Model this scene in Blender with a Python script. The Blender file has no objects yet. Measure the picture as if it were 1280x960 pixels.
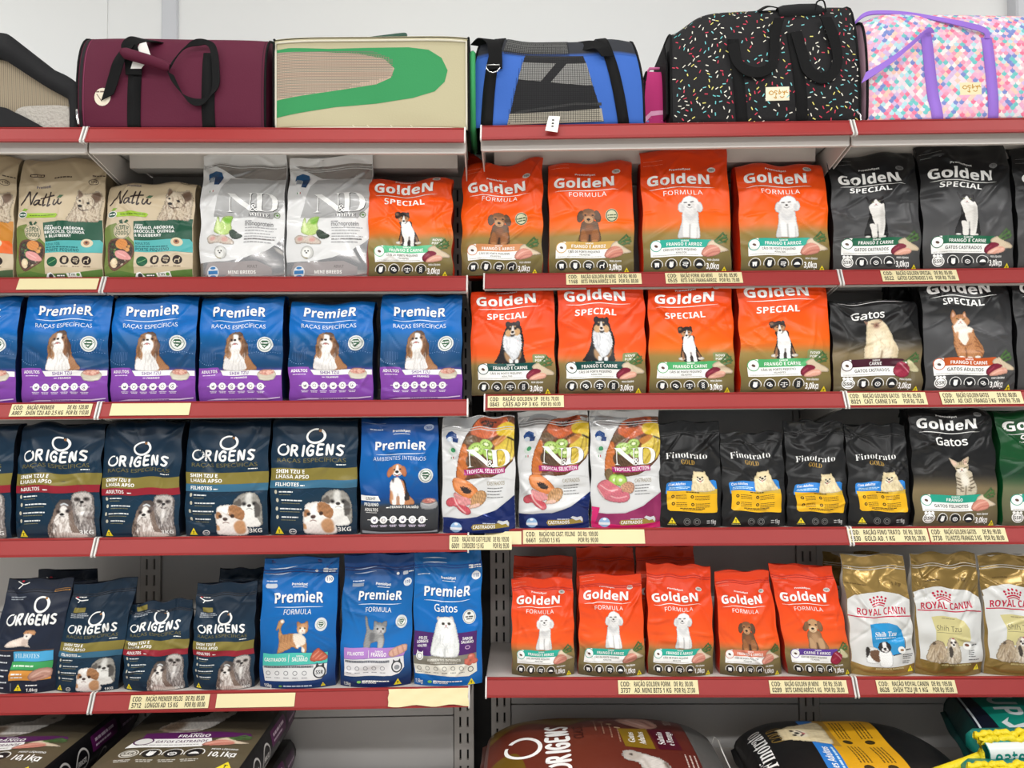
import bpy, math, random
import numpy as np
from mathutils import Vector, Matrix
from mathutils.geometry import tessellate_polygon

scene = bpy.context.scene
COL = scene.collection

# ---------------------------------------------------------------- camera, world, light, exposure
F_PX = 961.0
PITCH, ROLL = 0.035, 0.0079
EYE = 1.45
cam_data = bpy.data.cameras.new('camera')
cam = bpy.data.objects.new('camera', cam_data)
COL.objects.link(cam)
cam_data.sensor_width = 36.0
cam_data.lens = F_PX / 1280 * 36.0
cam_data.clip_start = 0.05
cam.location = (0, 0, EYE)
cam.rotation_euler = (math.pi / 2 + PITCH, ROLL, 0)
scene.camera = cam

scene.view_settings.view_transform = 'Standard'
scene.view_settings.look = 'None'
scene.view_settings.gamma = 1.0
scene.view_settings.use_curve_mapping = False
scene.view_settings.exposure = -0.09

world = bpy.data.worlds.new('store_ambient')
scene.world = world
world.use_nodes = True
wn = world.node_tree.nodes['Background']
wn.inputs['Color'].default_value = (0.93, 0.97, 1.0, 1)
wn.inputs['Strength'].default_value = 0.43

def area_light(name, loc, size, size_y, power, rot=(0, 0, 0), color=(1, 0.995, 0.985)):
    ld = bpy.data.lights.new(name, 'AREA')
    ld.shape = 'RECTANGLE'
    ld.size, ld.size_y = size, size_y
    ld.energy = power
    ld.color = color
    o = bpy.data.objects.new(name, ld)
    COL.objects.link(o)
    o.location = loc
    o.rotation_euler = rot
    return o

# two rows of ceiling tubes over the aisle, and an added fill row near the wall
for x in (-2.6, 0.0, 2.6):
    area_light('ceiling_tube_or_fill', (x, 0.35, 3.32), 1.9, 0.22, 35)
    area_light('ceiling_tube_or_fill', (x, -1.6, 3.32), 1.9, 0.22, 55)
    area_light('ceiling_tube_or_fill', (x, 1.72, 3.34), 1.9, 0.16, 8.5)  # added fill row, only brightens the wall

# ---------------------------------------------------------------- measured layout of the two shelving runs
RUNS = {'L': dict(o=(-0.1176, 2.1294), a=0.0250), 'R': dict(o=(-0.0800, 2.1621), a=-0.0177)}
ROW_Z = {'R': [0.7717, 0.3873, 0.0451, -0.3267, -0.7300]}
_dz = [-0.0178, -0.0115, -0.0135, -0.0070, -0.0122]
ROW_Z['L'] = [z + d for z, d in zip(ROW_Z['R'], _dz)]
for k in 'LR':
    ROW_Z[k] = [z + EYE for z in ROW_Z[k]]
ROW_E = [0.1056, 0.0, 0.017, 0.0258, 0.0358]      # how far each row's edge stands out
BACK_D = 0.30                                     # back panel, measured from the second row's edge
DECK = 0.0015                                     # the board lies this far under the rail's top edge

def W(run, s, d, z):
    r = RUNS[run]
    c, sn = math.cos(r['a']), math.sin(r['a'])
    return Vector((r['o'][0] + s * c - d * sn, r['o'][1] + s * sn + d * c, z))

def project(p):
    X, Y, Z = p[0], p[1], p[2] - EYE
    cp, sp = math.cos(PITCH), math.sin(PITCH)
    d = Y * cp + Z * sp
    u = -Y * sp + Z * cp
    xi, yi = F_PX * X / d, F_PX * u / d
    cr, sr = math.cos(ROLL), math.sin(ROLL)
    return 640 + cr * xi - sr * yi, 480 - (sr * xi + cr * yi)

def s_at(run, px, d, z):
    lo, hi = -3.0, 3.0
    for _ in range(40):
        m = (lo + hi) / 2
        if project(W(run, m, d, z))[0] < px: lo = m
        else: hi = m
    return lo

def z_at(run, py, s, d):
    lo, hi = 0.0, 3.0
    for _ in range(40):
        m = (lo + hi) / 2
        if project(W(run, s, d, m))[1] > py: lo = m
        else: hi = m
    return lo

# ---------------------------------------------------------------- colour and materials
def lin(c):
    out = []
    for v in c[:3]:
        v = v / 255.0
        out.append(v / 12.92 if v <= 0.04045 else ((v + 0.055) / 1.055) ** 2.4)
    return tuple(out)

def mat(name, c, rough=0.5, metal=0.0, spec=0.5, bump=None, coat=0.0, alpha=1.0, vary=0.0):
    m = bpy.data.materials.new(name)
    m.use_nodes = True
    nt = m.node_tree
    b = nt.nodes['Principled BSDF']
    r, g, bl = lin(c)
    b.inputs['Base Color'].default_value = (r, g, bl, 1)
    b.inputs['Roughness'].default_value = rough
    b.inputs['Metallic'].default_value = metal
    b.inputs['Specular IOR Level'].default_value = spec
    b.inputs['Coat Weight'].default_value = coat
    b.inputs['Alpha'].default_value = alpha
    tc = nt.nodes.new('ShaderNodeTexCoord')
    if bump:
        n = nt.nodes.new('ShaderNodeTexNoise')
        n.inputs['Scale'].default_value = bump[0]
        n.inputs['Detail'].default_value = 3
        nt.links.new(tc.outputs['Object'], n.inputs['Vector'])
        bp = nt.nodes.new('ShaderNodeBump')
        bp.inputs['Strength'].default_value = bump[1]
        bp.inputs['Distance'].default_value = bump[2] if len(bump) > 2 else 0.002
        nt.links.new(n.outputs['Fac'], bp.inputs['Height'])
        nt.links.new(bp.outputs['Normal'], b.inputs['Normal'])
    if vary:
        n = nt.nodes.new('ShaderNodeTexNoise')
        n.inputs['Scale'].default_value = 7
        n.inputs['Detail'].default_value = 5
        nt.links.new(tc.outputs['Object'], n.inputs['Vector'])
        hs = nt.nodes.new('ShaderNodeHueSaturation')
        mr = nt.nodes.new('ShaderNodeMapRange')
        mr.inputs['To Min'].default_value = 1 - vary
        mr.inputs['To Max'].default_value = 1 + vary
        nt.links.new(n.outputs['Fac'], mr.inputs['Value'])
        nt.links.new(mr.outputs['Result'], hs.inputs['Value'])
        hs.inputs['Color'].default_value = (r, g, bl, 1)
        nt.links.new(hs.outputs['Color'], b.inputs['Base Color'])
    return m

def print_mat(name, rough, bump=(55, 0.25, 0.002), coat=0.0, spec=0.28, crinkle=0.0):
    """Printed film: base colour from the mesh's own print colours, metallic ink from their alpha."""
    m = mat(name, (200, 200, 200), rough, bump=bump, coat=coat, spec=spec)
    nt = m.node_tree
    b = nt.nodes['Principled BSDF']
    a = nt.nodes.new('ShaderNodeAttribute')
    a.attribute_name = 'print'
    nt.links.new(a.outputs['Color'], b.inputs['Base Color'])
    nt.links.new(a.outputs['Alpha'], b.inputs['Metallic'])
    if crinkle:
        tc = nt.nodes.new('ShaderNodeTexCoord')
        n = nt.nodes.new('ShaderNodeTexNoise')
        n.noise_type = 'RIDGED_MULTIFRACTAL'
        n.inputs['Scale'].default_value = 9
        n.inputs['Detail'].default_value = 3
        n.inputs['Distortion'].default_value = 0.6
        nt.links.new(tc.outputs['Object'], n.inputs['Vector'])
        bp = nt.nodes.new('ShaderNodeBump')
        bp.inputs['Strength'].default_value = crinkle
        bp.inputs['Distance'].default_value = 0.006
        nt.links.new(n.outputs['Fac'], bp.inputs['Height'])
        old = [nd for nd in nt.nodes if nd.type == 'BUMP' and nd != bp][0]
        nt.links.new(bp.outputs['Normal'], old.inputs['Normal'])
    return m

M = dict(
    wall=mat('painted_wall', (236, 237, 236), 0.7, bump=(40, 0.05)),
    seam=mat('wall_joint', (205, 207, 212), 0.6),
    floor=mat('floor_tile', (226, 223, 216), 0.25, vary=0.04),
    ceiling=mat('ceiling_paint', (235, 235, 232), 0.8),
    steel=mat('shelf_enamel', (200, 194, 188), 0.38, bump=(90, 0.04)),
    panel=mat('back_panel_enamel', (206, 203, 200), 0.42, bump=(60, 0.04), vary=0.03),
    slot=mat('slot_shadow_steel', (30, 28, 28), 0.7),  # near-black for the painted slot shade and the added gap strip
    rail=mat('red_price_rail', (150, 46, 45), 0.42, spec=0.3, bump=(30, 0.05), vary=0.05),
    cap=mat('rail_end_cap', (214, 210, 206), 0.3),
    cream=mat('cream_label_card', (222, 209, 162), 0.5),
    ink=mat('label_ink', (36, 33, 28), 0.6),
    black=mat('black_webbing', (13, 13, 14), 0.8, spec=0.2, bump=(400, 0.4, 0.001)),
    chrome=mat('buckle_chrome', (205, 205, 205), 0.2, metal=1.0),
    paper=mat('white_tag_card', (238, 236, 230), 0.6),
)

# ---------------------------------------------------------------- object helpers
def link(name, me, m=None, parent=None):
    o = bpy.data.objects.new(name, me)
    COL.objects.link(o)
    if m is not None and me is not None:
        for mm in (m if isinstance(m, (list, tuple)) else [m]):
            me.materials.append(mm)
    if parent is not None:
        o.parent = parent
    return o

def mesh(name, verts, faces, smooth=False, fmat=None):
    me = bpy.data.meshes.new(name)
    me.from_pydata([tuple(v) for v in verts], [], [tuple(f) for f in faces])
    if smooth:
        me.polygons.foreach_set('use_smooth', [True] * len(me.polygons))
    if fmat is not None:
        me.polygons.foreach_set('material_index', fmat)
    me.update()
    return me

def tag(o, label=None, category=None, group=None, kind=None):
    if label: o['label'] = label
    if category: o['category'] = category
    if group: o['group'] = group
    if kind: o['kind'] = kind
    return o

class MB:
    """Collects boxes, prisms, tubes and ribbons into one mesh."""
    def __init__(self):
        self.v, self.f, self.m = [], [], []
    def add(self, vs, fs, mi=0):
        n = len(self.v)
        self.v += [tuple(p) for p in vs]
        self.f += [tuple(i + n for i in f) for f in fs]
        self.m += [mi] * len(fs)
        return self
    def box(self, x0, x1, y0, y1, z0, z1, mi=0, bev=0.0):
        if bev <= 0:
            vs = [(x, y, z) for z in (z0, z1) for y in (y0, y1) for x in (x0, x1)]
            return self.add(vs, [(0, 2, 3, 1), (4, 5, 7, 6), (0, 1, 5, 4), (2, 6, 7, 3), (0, 4, 6, 2), (1, 3, 7, 5)], mi)
        b = bev
        prof = [(x0 + b, y0), (x1 - b, y0), (x1, y0 + b), (x1, y1 - b), (x1 - b, y1), (x0 + b, y1), (x0, y1 - b), (x0, y0 + b)]
        return self.prism(prof, z0, z1, 'z', mi, b)
    def prism(self, prof, a0, a1, axis='x', mi=0, bev=0.0):
        """Extrude a 2D profile; for axis x the profile is (y, z), for y it is (x, z), for z it is (x, y)."""
        n = len(prof)
        cx = sum(p[0] for p in prof) / n
        cy = sum(p[1] for p in prof) / n
        def put(p, a):
            return (a, p[0], p[1]) if axis == 'x' else (p[0], a, p[1]) if axis == 'y' else (p[0], p[1], a)
        def shrink(p):
            dx, dy = p[0] - cx, p[1] - cy
            l = math.hypot(dx, dy) or 1
            return (p[0] - dx / l * bev, p[1] - dy / l * bev)
        rings = [(a0, prof), (a1, prof)] if bev <= 0 else [(a0, [shrink(p) for p in prof]), (a0 + bev, prof), (a1 - bev, prof), (a1, [shrink(p) for p in prof])]
        vs, fs = [], []
        for a, pr in rings:
            vs += [put(p, a) for p in pr]
        for r in range(len(rings) - 1):
            for i in range(n):
                j = (i + 1) % n
                fs.append((r * n + i, r * n + j, (r + 1) * n + j, (r + 1) * n + i))
        tri = tessellate_polygon([[Vector((p[0], p[1], 0)) for p in prof]])
        last = (len(rings) - 1) * n
        for t in tri:
            fs.append(tuple(reversed(t)))
            fs.append(tuple(i + last for i in t))
        return self.add(vs, fs, mi)
    def tube(self, pts, r, seg=8, mi=0, closed=False):
        pts = [Vector(p) for p in pts]
        n = len(pts)
        vs, fs = [], []
        for i, p in enumerate(pts):
            a = pts[(i - 1) % n] if (closed or i > 0) else p
            b = pts[(i + 1) % n] if (closed or i < n - 1) else p
            t = (b - a).normalized()
            u = t.cross(Vector((0.13, 0.2, 1))).normalized()
            w = t.cross(u)
            for k in range(seg):
                q = 2 * math.pi * k / seg
                vs.append(p + (u * math.cos(q) + w * math.sin(q)) * (r[i] if isinstance(r, (list, tuple)) else r))
        for i in range(n if closed else n - 1):
            for k in range(seg):
                i2, k2 = (i + 1) % n, (k + 1) % seg
                fs.append((i * seg + k, i * seg + k2, i2 * seg + k2, i2 * seg + k))
        if not closed:
            fs.append(tuple(range(seg)))
            fs.append(tuple(reversed(range((n - 1) * seg, n * seg))))
        return self.add(vs, fs, mi)
    def ribbon(self, pts, wid, th=0.0025, mi=0, sub=8):
        """A webbing strap: centre points and, for each, the vector across its width."""
        P = spline([tuple(p) for p in pts], sub)
        Q = spline([tuple(w) for w in wid], sub)
        vs, fs = [], []
        for i, (p, w) in enumerate(zip(P, Q)):
            p, w = Vector(p), Vector(w)
            t = Vector(P[min(i + 1, len(P) - 1)]) - Vector(P[max(i - 1, 0)])
            nn = t.cross(w)
            nn = nn.normalized() * th / 2 if nn.length > 1e-9 else Vector((0, -th / 2, 0))
            vs += [p - w / 2 + nn, p + w / 2 + nn, p + w / 2 - nn, p - w / 2 - nn]
        for i in range(len(P) - 1):
            for k in range(4):
                k2 = (k + 1) % 4
                fs.append((i * 4 + k, i * 4 + k2, i * 4 + 4 + k2, i * 4 + 4 + k))
        fs.append((0, 1, 2, 3))
        e = (len(P) - 1) * 4
        fs.append((e + 3, e + 2, e + 1, e))
        return self.add(vs, fs, mi)
    def build(self, name, m, parent=None, smooth=False):
        me = mesh(name, self.v, self.f, smooth, self.m)
        return link(name, me, m, parent)

def spline(pts, sub=8, closed=False):
    """Catmull-Rom through the points."""
    P = np.array(pts, float)
    n = len(P)
    out = []
    for i in range(n if closed else n - 1):
        if closed:
            p0, p1, p2, p3 = P[i - 1], P[i], P[(i + 1) % n], P[(i + 2) % n]
        else:
            p0, p1, p2, p3 = P[max(i - 1, 0)], P[i], P[i + 1], P[min(i + 2, n - 1)]
        for k in range(sub):
            t = k / sub
            out.append(0.5 * (2 * p1 + (p2 - p0) * t + (2 * p0 - 5 * p1 + 4 * p2 - p3) * t * t + (3 * p1 - p0 - 3 * p2 + p3) * t ** 3))
    if not closed:
        out.append(P[-1])
    return [tuple(q) for q in out]

def empty(name, loc, rz=0.0):
    o = bpy.data.objects.new(name, None)
    o.empty_display_size = 0.1
    COL.objects.link(o)
    o.location = loc
    o.rotation_euler = (0, 0, rz)
    return o
# ---------------------------------------------------------------- room
def struct(name, o):
    o.name = name
    o['kind'] = 'structure'
    return o

WALL_Y = 2.62
struct('floor', MB().box(-6, 6, -5, WALL_Y + 0.2, -0.05, 0.0).build('floor', M['floor']))
struct('ceiling', MB().box(-6, 6, -5, WALL_Y + 0.2, 3.40, 3.46).build('ceiling', M['ceiling']))
struct('wall_back', MB().box(-6, 6, WALL_Y, WALL_Y + 0.12, 0.0, 3.40).build('wall_back', M['wall']))
# panel joints of the wall above the shelves
def wall_x(px, py=30):
    lo, hi = -4.0, 4.0
    for _ in range(40):
        m = (lo + hi) / 2
        if project((m, WALL_Y, 2.6))[0] < px: lo = m
        else: hi = m
    return lo
xa, xb = wall_x(203), wall_x(223)
struct('trim_1', MB().box(xa, xb, WALL_Y - 0.012, WALL_Y + 0.01, 0.0, 3.40, bev=0.004).build('trim_1', M['seam']))
xa = wall_x(132)
struct('trim_2', MB().box(xa - 0.006, xa + 0.006, WALL_Y - 0.004, WALL_Y + 0.01, 0.0, 3.40).build('trim_2', M['wall']))
xa = wall_x(1262)
struct('trim_3', MB().box(xa, xa + 0.16, WALL_Y - 0.05, WALL_Y + 0.01, 0.0, 3.40, bev=0.006).build('trim_3', M['seam']))

# ---------------------------------------------------------------- shelving
ROW_WORD = ['top', 'second', 'third', 'fourth', 'fifth']
ROW_HOLDS = ['the pet carriers', 'the first bag row', 'the second bag row', 'the third bag row', 'the fourth bag row']
def frame_matrix(run):
    return RUNS[run]['a']

# module: (run, s0, s1, where)
MODULES = [('L', -2.0, -1.0, 'cut off by the left edge'), ('L', -1.0, 0.0, 'left of the dark gap'),
           ('R', 0.0, 1.0, 'right of the dark gap'), ('R', 1.0, 2.0, 'cut off by the right edge')]

def make_shelf(run, s0, s1, row, where):
    z = ROW_Z[run][row]
    e = ROW_E[row]
    dep = BACK_D + e
    g = 0.0025
    s0, s1 = s0 + g, s1 - g
    root = empty('metal_shelf', W(run, s0, -e, z), RUNS[run]['a'])
    L = s1 - s0
    tag(root, f'red-edged grey shelf under {ROW_HOLDS[row]}, {where}', 'shelf', 'red-edged metal shelves')
    # rail: 44 mm face leaning back at the top by 25 degrees
    a = math.radians(25.5)
    h = 0.044
    fy, fz = -h * math.sin(a), -h * math.cos(a)          # lower edge relative to the top edge
    t = 0.004
    prof = [(0, 0), (fy, fz), (fy + 0.004, fz - 0.003), (fy + 0.010, fz - 0.002), (0.008, 0.001)]
    MB().prism(prof, 0.004, L - 0.004, 'x').build('price_rail', M['rail'], root)
    lips = MB()
    lips.prism([(0.001, 0.0015), (-0.003, -0.0005), (-0.0025, -0.003), (0.009, -0.001), (0.009, 0.0015)], 0.004, L - 0.004, 'x')
    lips.prism([(fy - 0.0025, fz + 0.002), (fy - 0.0025, fz - 0.004), (fy + 0.008, fz - 0.004), (fy + 0.004, fz)], 0.004, L - 0.004, 'x')
    o = lips.build('rail_lip', M['rail'], root)
    for x0 in (0.0, L - 0.004):
        MB().prism([(0.004, 0.004), (-0.004, 0.002), (fy - 0.005, fz - 0.002), (fy - 0.003, fz - 0.007), (fy + 0.014, fz - 0.006), (0.012, 0.003)], x0, x0 + 0.004, 'x').build('rail_end_cap', M['cap'], root)
    # board: sheet with a turned-down front lip and a stiffening channel underneath
    bd = MB()
    bd.box(0, L, 0.004, dep - 0.004, -DECK - 0.012, -DECK, bev=0.002)
    lip = -0.066 if row == 0 else -0.046
    bd.box(0, L, 0.006, 0.018, lip, -DECK - 0.012, bev=0.003)
    bd.box(0, L, dep - 0.024, dep - 0.006, -0.050, -DECK - 0.012, bev=0.003)
    bd.build('shelf_board', M['steel'], root)
    st = MB()
    st.prism([(0.17, -DECK - 0.012), (0.175, -0.052 if row == 0 else -0.03), (0.225, -0.052 if row == 0 else -0.03), (0.23, -DECK - 0.012)], 0.03, L - 0.03, 'x')
    st.build('stiffener', M['steel'], root)
    # side brackets, deeper towards the wall
    for x0 in (0.0015, L - 0.0045):
        br = MB()
        br.prism([(0.012, -0.020), (dep - 0.002, -0.020), (dep - 0.002, -0.125 if row == 0 else -0.09), (dep - 0.06, -0.125 if row == 0 else -0.09), (0.030, lip), (0.012, lip + 0.006)], x0, x0 + 0.003, 'x')
        br.build('bracket', M['steel'], root)
    return root

SHELVES = {}
for run, s0, s1, where in MODULES:
    for row in range(5):
        SHELVES[run, s0, row] = make_shelf(run, s0, s1, row, where)
# low base decks under the big sacks
BASE_Z = {'L': 0.348, 'R': 0.395}
for run, s0, s1, where in MODULES:
    root = empty('base_deck', W(run, s0 + 0.003, -0.36, 0), RUNS[run]['a'])
    tag(root, f'low grey base deck under the large lying sacks, section {where}', 'shelf', 'base decks')
    z = BASE_Z[run]
    MB().box(0, s1 - s0 - 0.006, 0.0, BACK_D + 0.36 - 0.01, z - 0.025, z, bev=0.003).build('shelf_board', M['steel'], root)
    MB().box(0, s1 - s0 - 0.006, 0.012, 0.030, 0.0, z - 0.026, bev=0.003).build('kick_plate', M['steel'], root)
    MB().box(0, s1 - s0 - 0.006, BACK_D + 0.30, BACK_D + 0.32, 0.0, z - 0.026).build('rear_support', M['steel'], root)

# back panels: sheets between the posts
for run, s0, s1, where in MODULES:
    root = empty('back_panel', W(run, s0, BACK_D, 0), RUNS[run]['a'])
    tag(root, f'grey sheet steel back panel behind the shelves, section {where}', 'panel', 'shelving back panels')
    zs = [0.12 + 0.339 * k - 0.001 + (0.065 if run == 'R' else 0.045) for k in range(6)] + [2.205]
    zs[0] = 0.14
    for z0, z1 in zip(zs, zs[1:]):
        MB().box(0.064 if s0 == 0 else 0.032, s1 - s0 - (0.064 if s1 == 0 else 0.032), 0.004, 0.016, z0 + 0.002, z1 - 0.002, bev=0.0025).build('panel_sheet', M['panel'], root)

# slotted posts
def make_post(run, s, where):
    root = empty('slotted_post', W(run, s, BACK_D, 0), RUNS[run]['a'])
    tag(root, f'grey slotted steel upright {where}', 'post', 'slotted shelving uprights')
    b = MB()
    w = 0.030
    zt = 2.19
    b.box(-w, w, 0.012, 0.045, 0.0, zt)                                   # web behind
    cols = [(-0.0145, -0.0085), (0.0085, 0.0145)]
    xs = [(-w, cols[0][0]), (cols[0][1], cols[1][0]), (cols[1][1], w)]
    for x0, x1 in xs:
        b.box(x0, x1, -0.002, 0.010, 0.0, zt)
    n = int(zt / 0.05)
    for c0, c1 in cols:
        for k in range(n):
            z = k * 0.05
            b.box(c0, c1, -0.002, 0.010, z, z + 0.018)
    o = b.build('upright_channel', M['steel'], root)
    MB().box(-w + 0.002, w - 0.002, 0.0101, 0.0119, 0.0, zt).build('slot_shade_sheet', M['slot'], root)  # dark sheet stands in for the shade inside the slots
    return root
make_post('L', -1.0, 'behind the joint of the left shelving run')
make_post('L', -0.032, 'on the left side of the dark gap')
make_post('R', 0.032, 'on the right side of the dark gap')
make_post('R', 1.0, 'behind the joint of the right shelving run')
# black strip added behind the gap between the runs to darken it
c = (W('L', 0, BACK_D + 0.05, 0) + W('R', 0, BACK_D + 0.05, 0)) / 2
tag(struct('gap_dark_strip', MB().box(c.x - 0.05, c.x + 0.05, c.y, c.y + 0.02, 0.0, 2.36).build('gap_dark_strip', M['slot'])), kind='structure')
# ---------------------------------------------------------------- printing: flat artwork as coloured polygons
_bold, _serif, _ital, _sans = 0x1D5D4, 0x1D400, 0x1D63C, 0x1D5A0
_glyph_cache = {}
def _styled(s, base):
    out = ''
    for ch in s:
        if 'A' <= ch <= 'Z': out += chr(base + ord(ch) - 65)
        elif 'a' <= ch <= 'z': out += chr(base + 26 + ord(ch) - 97)
        elif '0' <= ch <= '9' and base in (_bold, _serif, _ital): out += chr((0x1D7CE if base == _serif else 0x1D7EC) + ord(ch) - 48)
        else: out += ch
    return out

_PLAIN = {'Ç': ('C', 'ced'), 'Ã': ('A', 'til'), 'Õ': ('O', 'til'), 'Í': ('I', 'acu'), 'É': ('E', 'acu'), 'Ó': ('O', 'acu'), 'Á': ('A', 'acu'), 'ã': ('a', 'til'), 'ç': ('c', 'ced')}

def text_tris(s, style='bold', offset=0.0, space=1.0):
    """Filled letters as (verts Nx2, tris Mx3); unit em, baseline at 0."""
    if style == 'bold' and any(ch in _PLAIN for ch in s):
        # the heavy face has no accented letters: set the plain ones and add their marks
        key = (s, style, offset, space)
        if key not in _glyph_cache:
            base = ''.join(_PLAIN.get(ch, (ch,))[0] for ch in s)
            V, T = text_tris(base, style, offset, space)
            V, T = [tuple(p) for p in V], [tuple(q) for q in T]
            for i, ch in enumerate(s):
                if ch not in _PLAIN: continue
                a, mark = _PLAIN[ch]
                x1 = text_tris(base[:i + 1], style, offset, space)[0][:, 0].max()
                one = text_tris(a, style, offset, space)[0]
                cx = x1 - (one[:, 0].max() - one[:, 0].min()) / 2
                top = one[:, 1].max() + .06
                n = len(V)
                if mark == 'til': V += [(cx - .19, top), (cx - .12, top + .13), (cx + .02, top + .10), (cx + .19, top + .15), (cx + .12, top), (cx - .02, top + .04)]
                elif mark == 'acu': V += [(cx - .06, top), (cx + .02, top + .16), (cx + .16, top + .16), (cx + .05, top), (cx, top), (cx - .03, top)]
                else: V += [(cx - .02, 0), (cx + .07, -.03), (cx + .12, -.14), (cx - .08, -.2), (cx - .10, -.15), (cx + .01, -.10)]
                T += [(n, n + 1, n + 5), (n + 1, n + 2, n + 5), (n + 2, n + 3, n + 4), (n + 2, n + 4, n + 5)]
            _glyph_cache[key] = (np.array(V), np.array(T, int))
        return _glyph_cache[key]
    key = (s, style, offset, space)
    if key not in _glyph_cache:
        base = dict(bold=_bold, serif=_serif, ital=_ital, sans=_sans).get(style)
        c = bpy.data.curves.new('lettering', 'FONT')
        c.body = _styled(s, base) if base else s
        c.resolution_u = 3
        c.offset = offset
        c.space_character = space
        o = bpy.data.objects.new('lettering', c)
        COL.objects.link(o)
        me = o.to_mesh()
        me.calc_loop_triangles()
        v = np.empty(len(me.vertices) * 3)
        me.vertices.foreach_get('co', v)
        t = np.empty(len(me.loop_triangles) * 3, int)
        me.loop_triangles.foreach_get('vertices', t)
        o.to_mesh_clear()
        bpy.data.objects.remove(o)
        bpy.data.curves.remove(c)
        _glyph_cache[key] = (v.reshape(-1, 3)[:, :2], t.reshape(-1, 3))
    return _glyph_cache[key]

def subdivide(V, T, L, it=6):
    """Split every edge longer than L at its middle until none is left."""
    for _ in range(it):
        E = np.sort(np.concatenate([T[:, [0, 1]], T[:, [1, 2]], T[:, [2, 0]]]), axis=1)
        key = E[:, 0].astype(np.int64) * (len(V) + 1) + E[:, 1]
        uk, first, inv = np.unique(key, return_index=True, return_inverse=True)
        UE = E[first]
        long_ = np.linalg.norm(V[UE[:, 0]] - V[UE[:, 1]], axis=1) > L
        if not long_.any():
            break
        idx = np.full(len(UE), -1)
        idx[long_] = len(V) + np.arange(long_.sum())
        V = np.vstack([V, (V[UE[long_, 0]] + V[UE[long_, 1]]) / 2])
        n = len(T)
        m = idx[inv].reshape(3, n).T
        out = []
        cnt = (m >= 0).sum(1)
        out.append(T[cnt == 0])
        a = T[cnt == 3]; q = m[cnt == 3]
        if len(a):
            out += [np.c_[a[:, 0], q[:, 0], q[:, 2]], np.c_[q[:, 0], a[:, 1], q[:, 1]], np.c_[q[:, 2], q[:, 1], a[:, 2]], q]
        for k in range(3):
            sel = (cnt == 1) & (m[:, k] >= 0)
            a = np.roll(T[sel], -k, 1); q = m[sel, k]
            if len(a):
                out += [np.c_[a[:, 0], q, a[:, 2]], np.c_[q, a[:, 1], a[:, 2]]]
            sel = (cnt == 2) & (m[:, k] < 0)
            a = np.roll(T[sel], -k, 1); q = np.roll(m[sel], -k, 1)      # edge 0-1 is short, 1-2 and 2-0 split
            if len(a):
                out += [np.c_[a[:, 2], q[:, 2], q[:, 1]], np.c_[a[:, 0], a[:, 1], q[:, 1]], np.c_[a[:, 0], q[:, 1], q[:, 2]]]
        T = np.vstack(out)
    return V, T

def _cnoise(x, y, seed, n=9):
    """Cheap smooth noise in -1..1: a sum of random waves (wavelength about one unit)."""
    r = random.Random(seed)
    out = np.zeros_like(x, float)
    for _ in range(n):
        a, k, p = r.uniform(0, 6.28), r.uniform(3.5, 9), r.uniform(0, 6.28)
        out = out + np.sin(k * (x * math.cos(a) + y * math.sin(a)) + p)
    return out / math.sqrt(n) / 1.4

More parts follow.
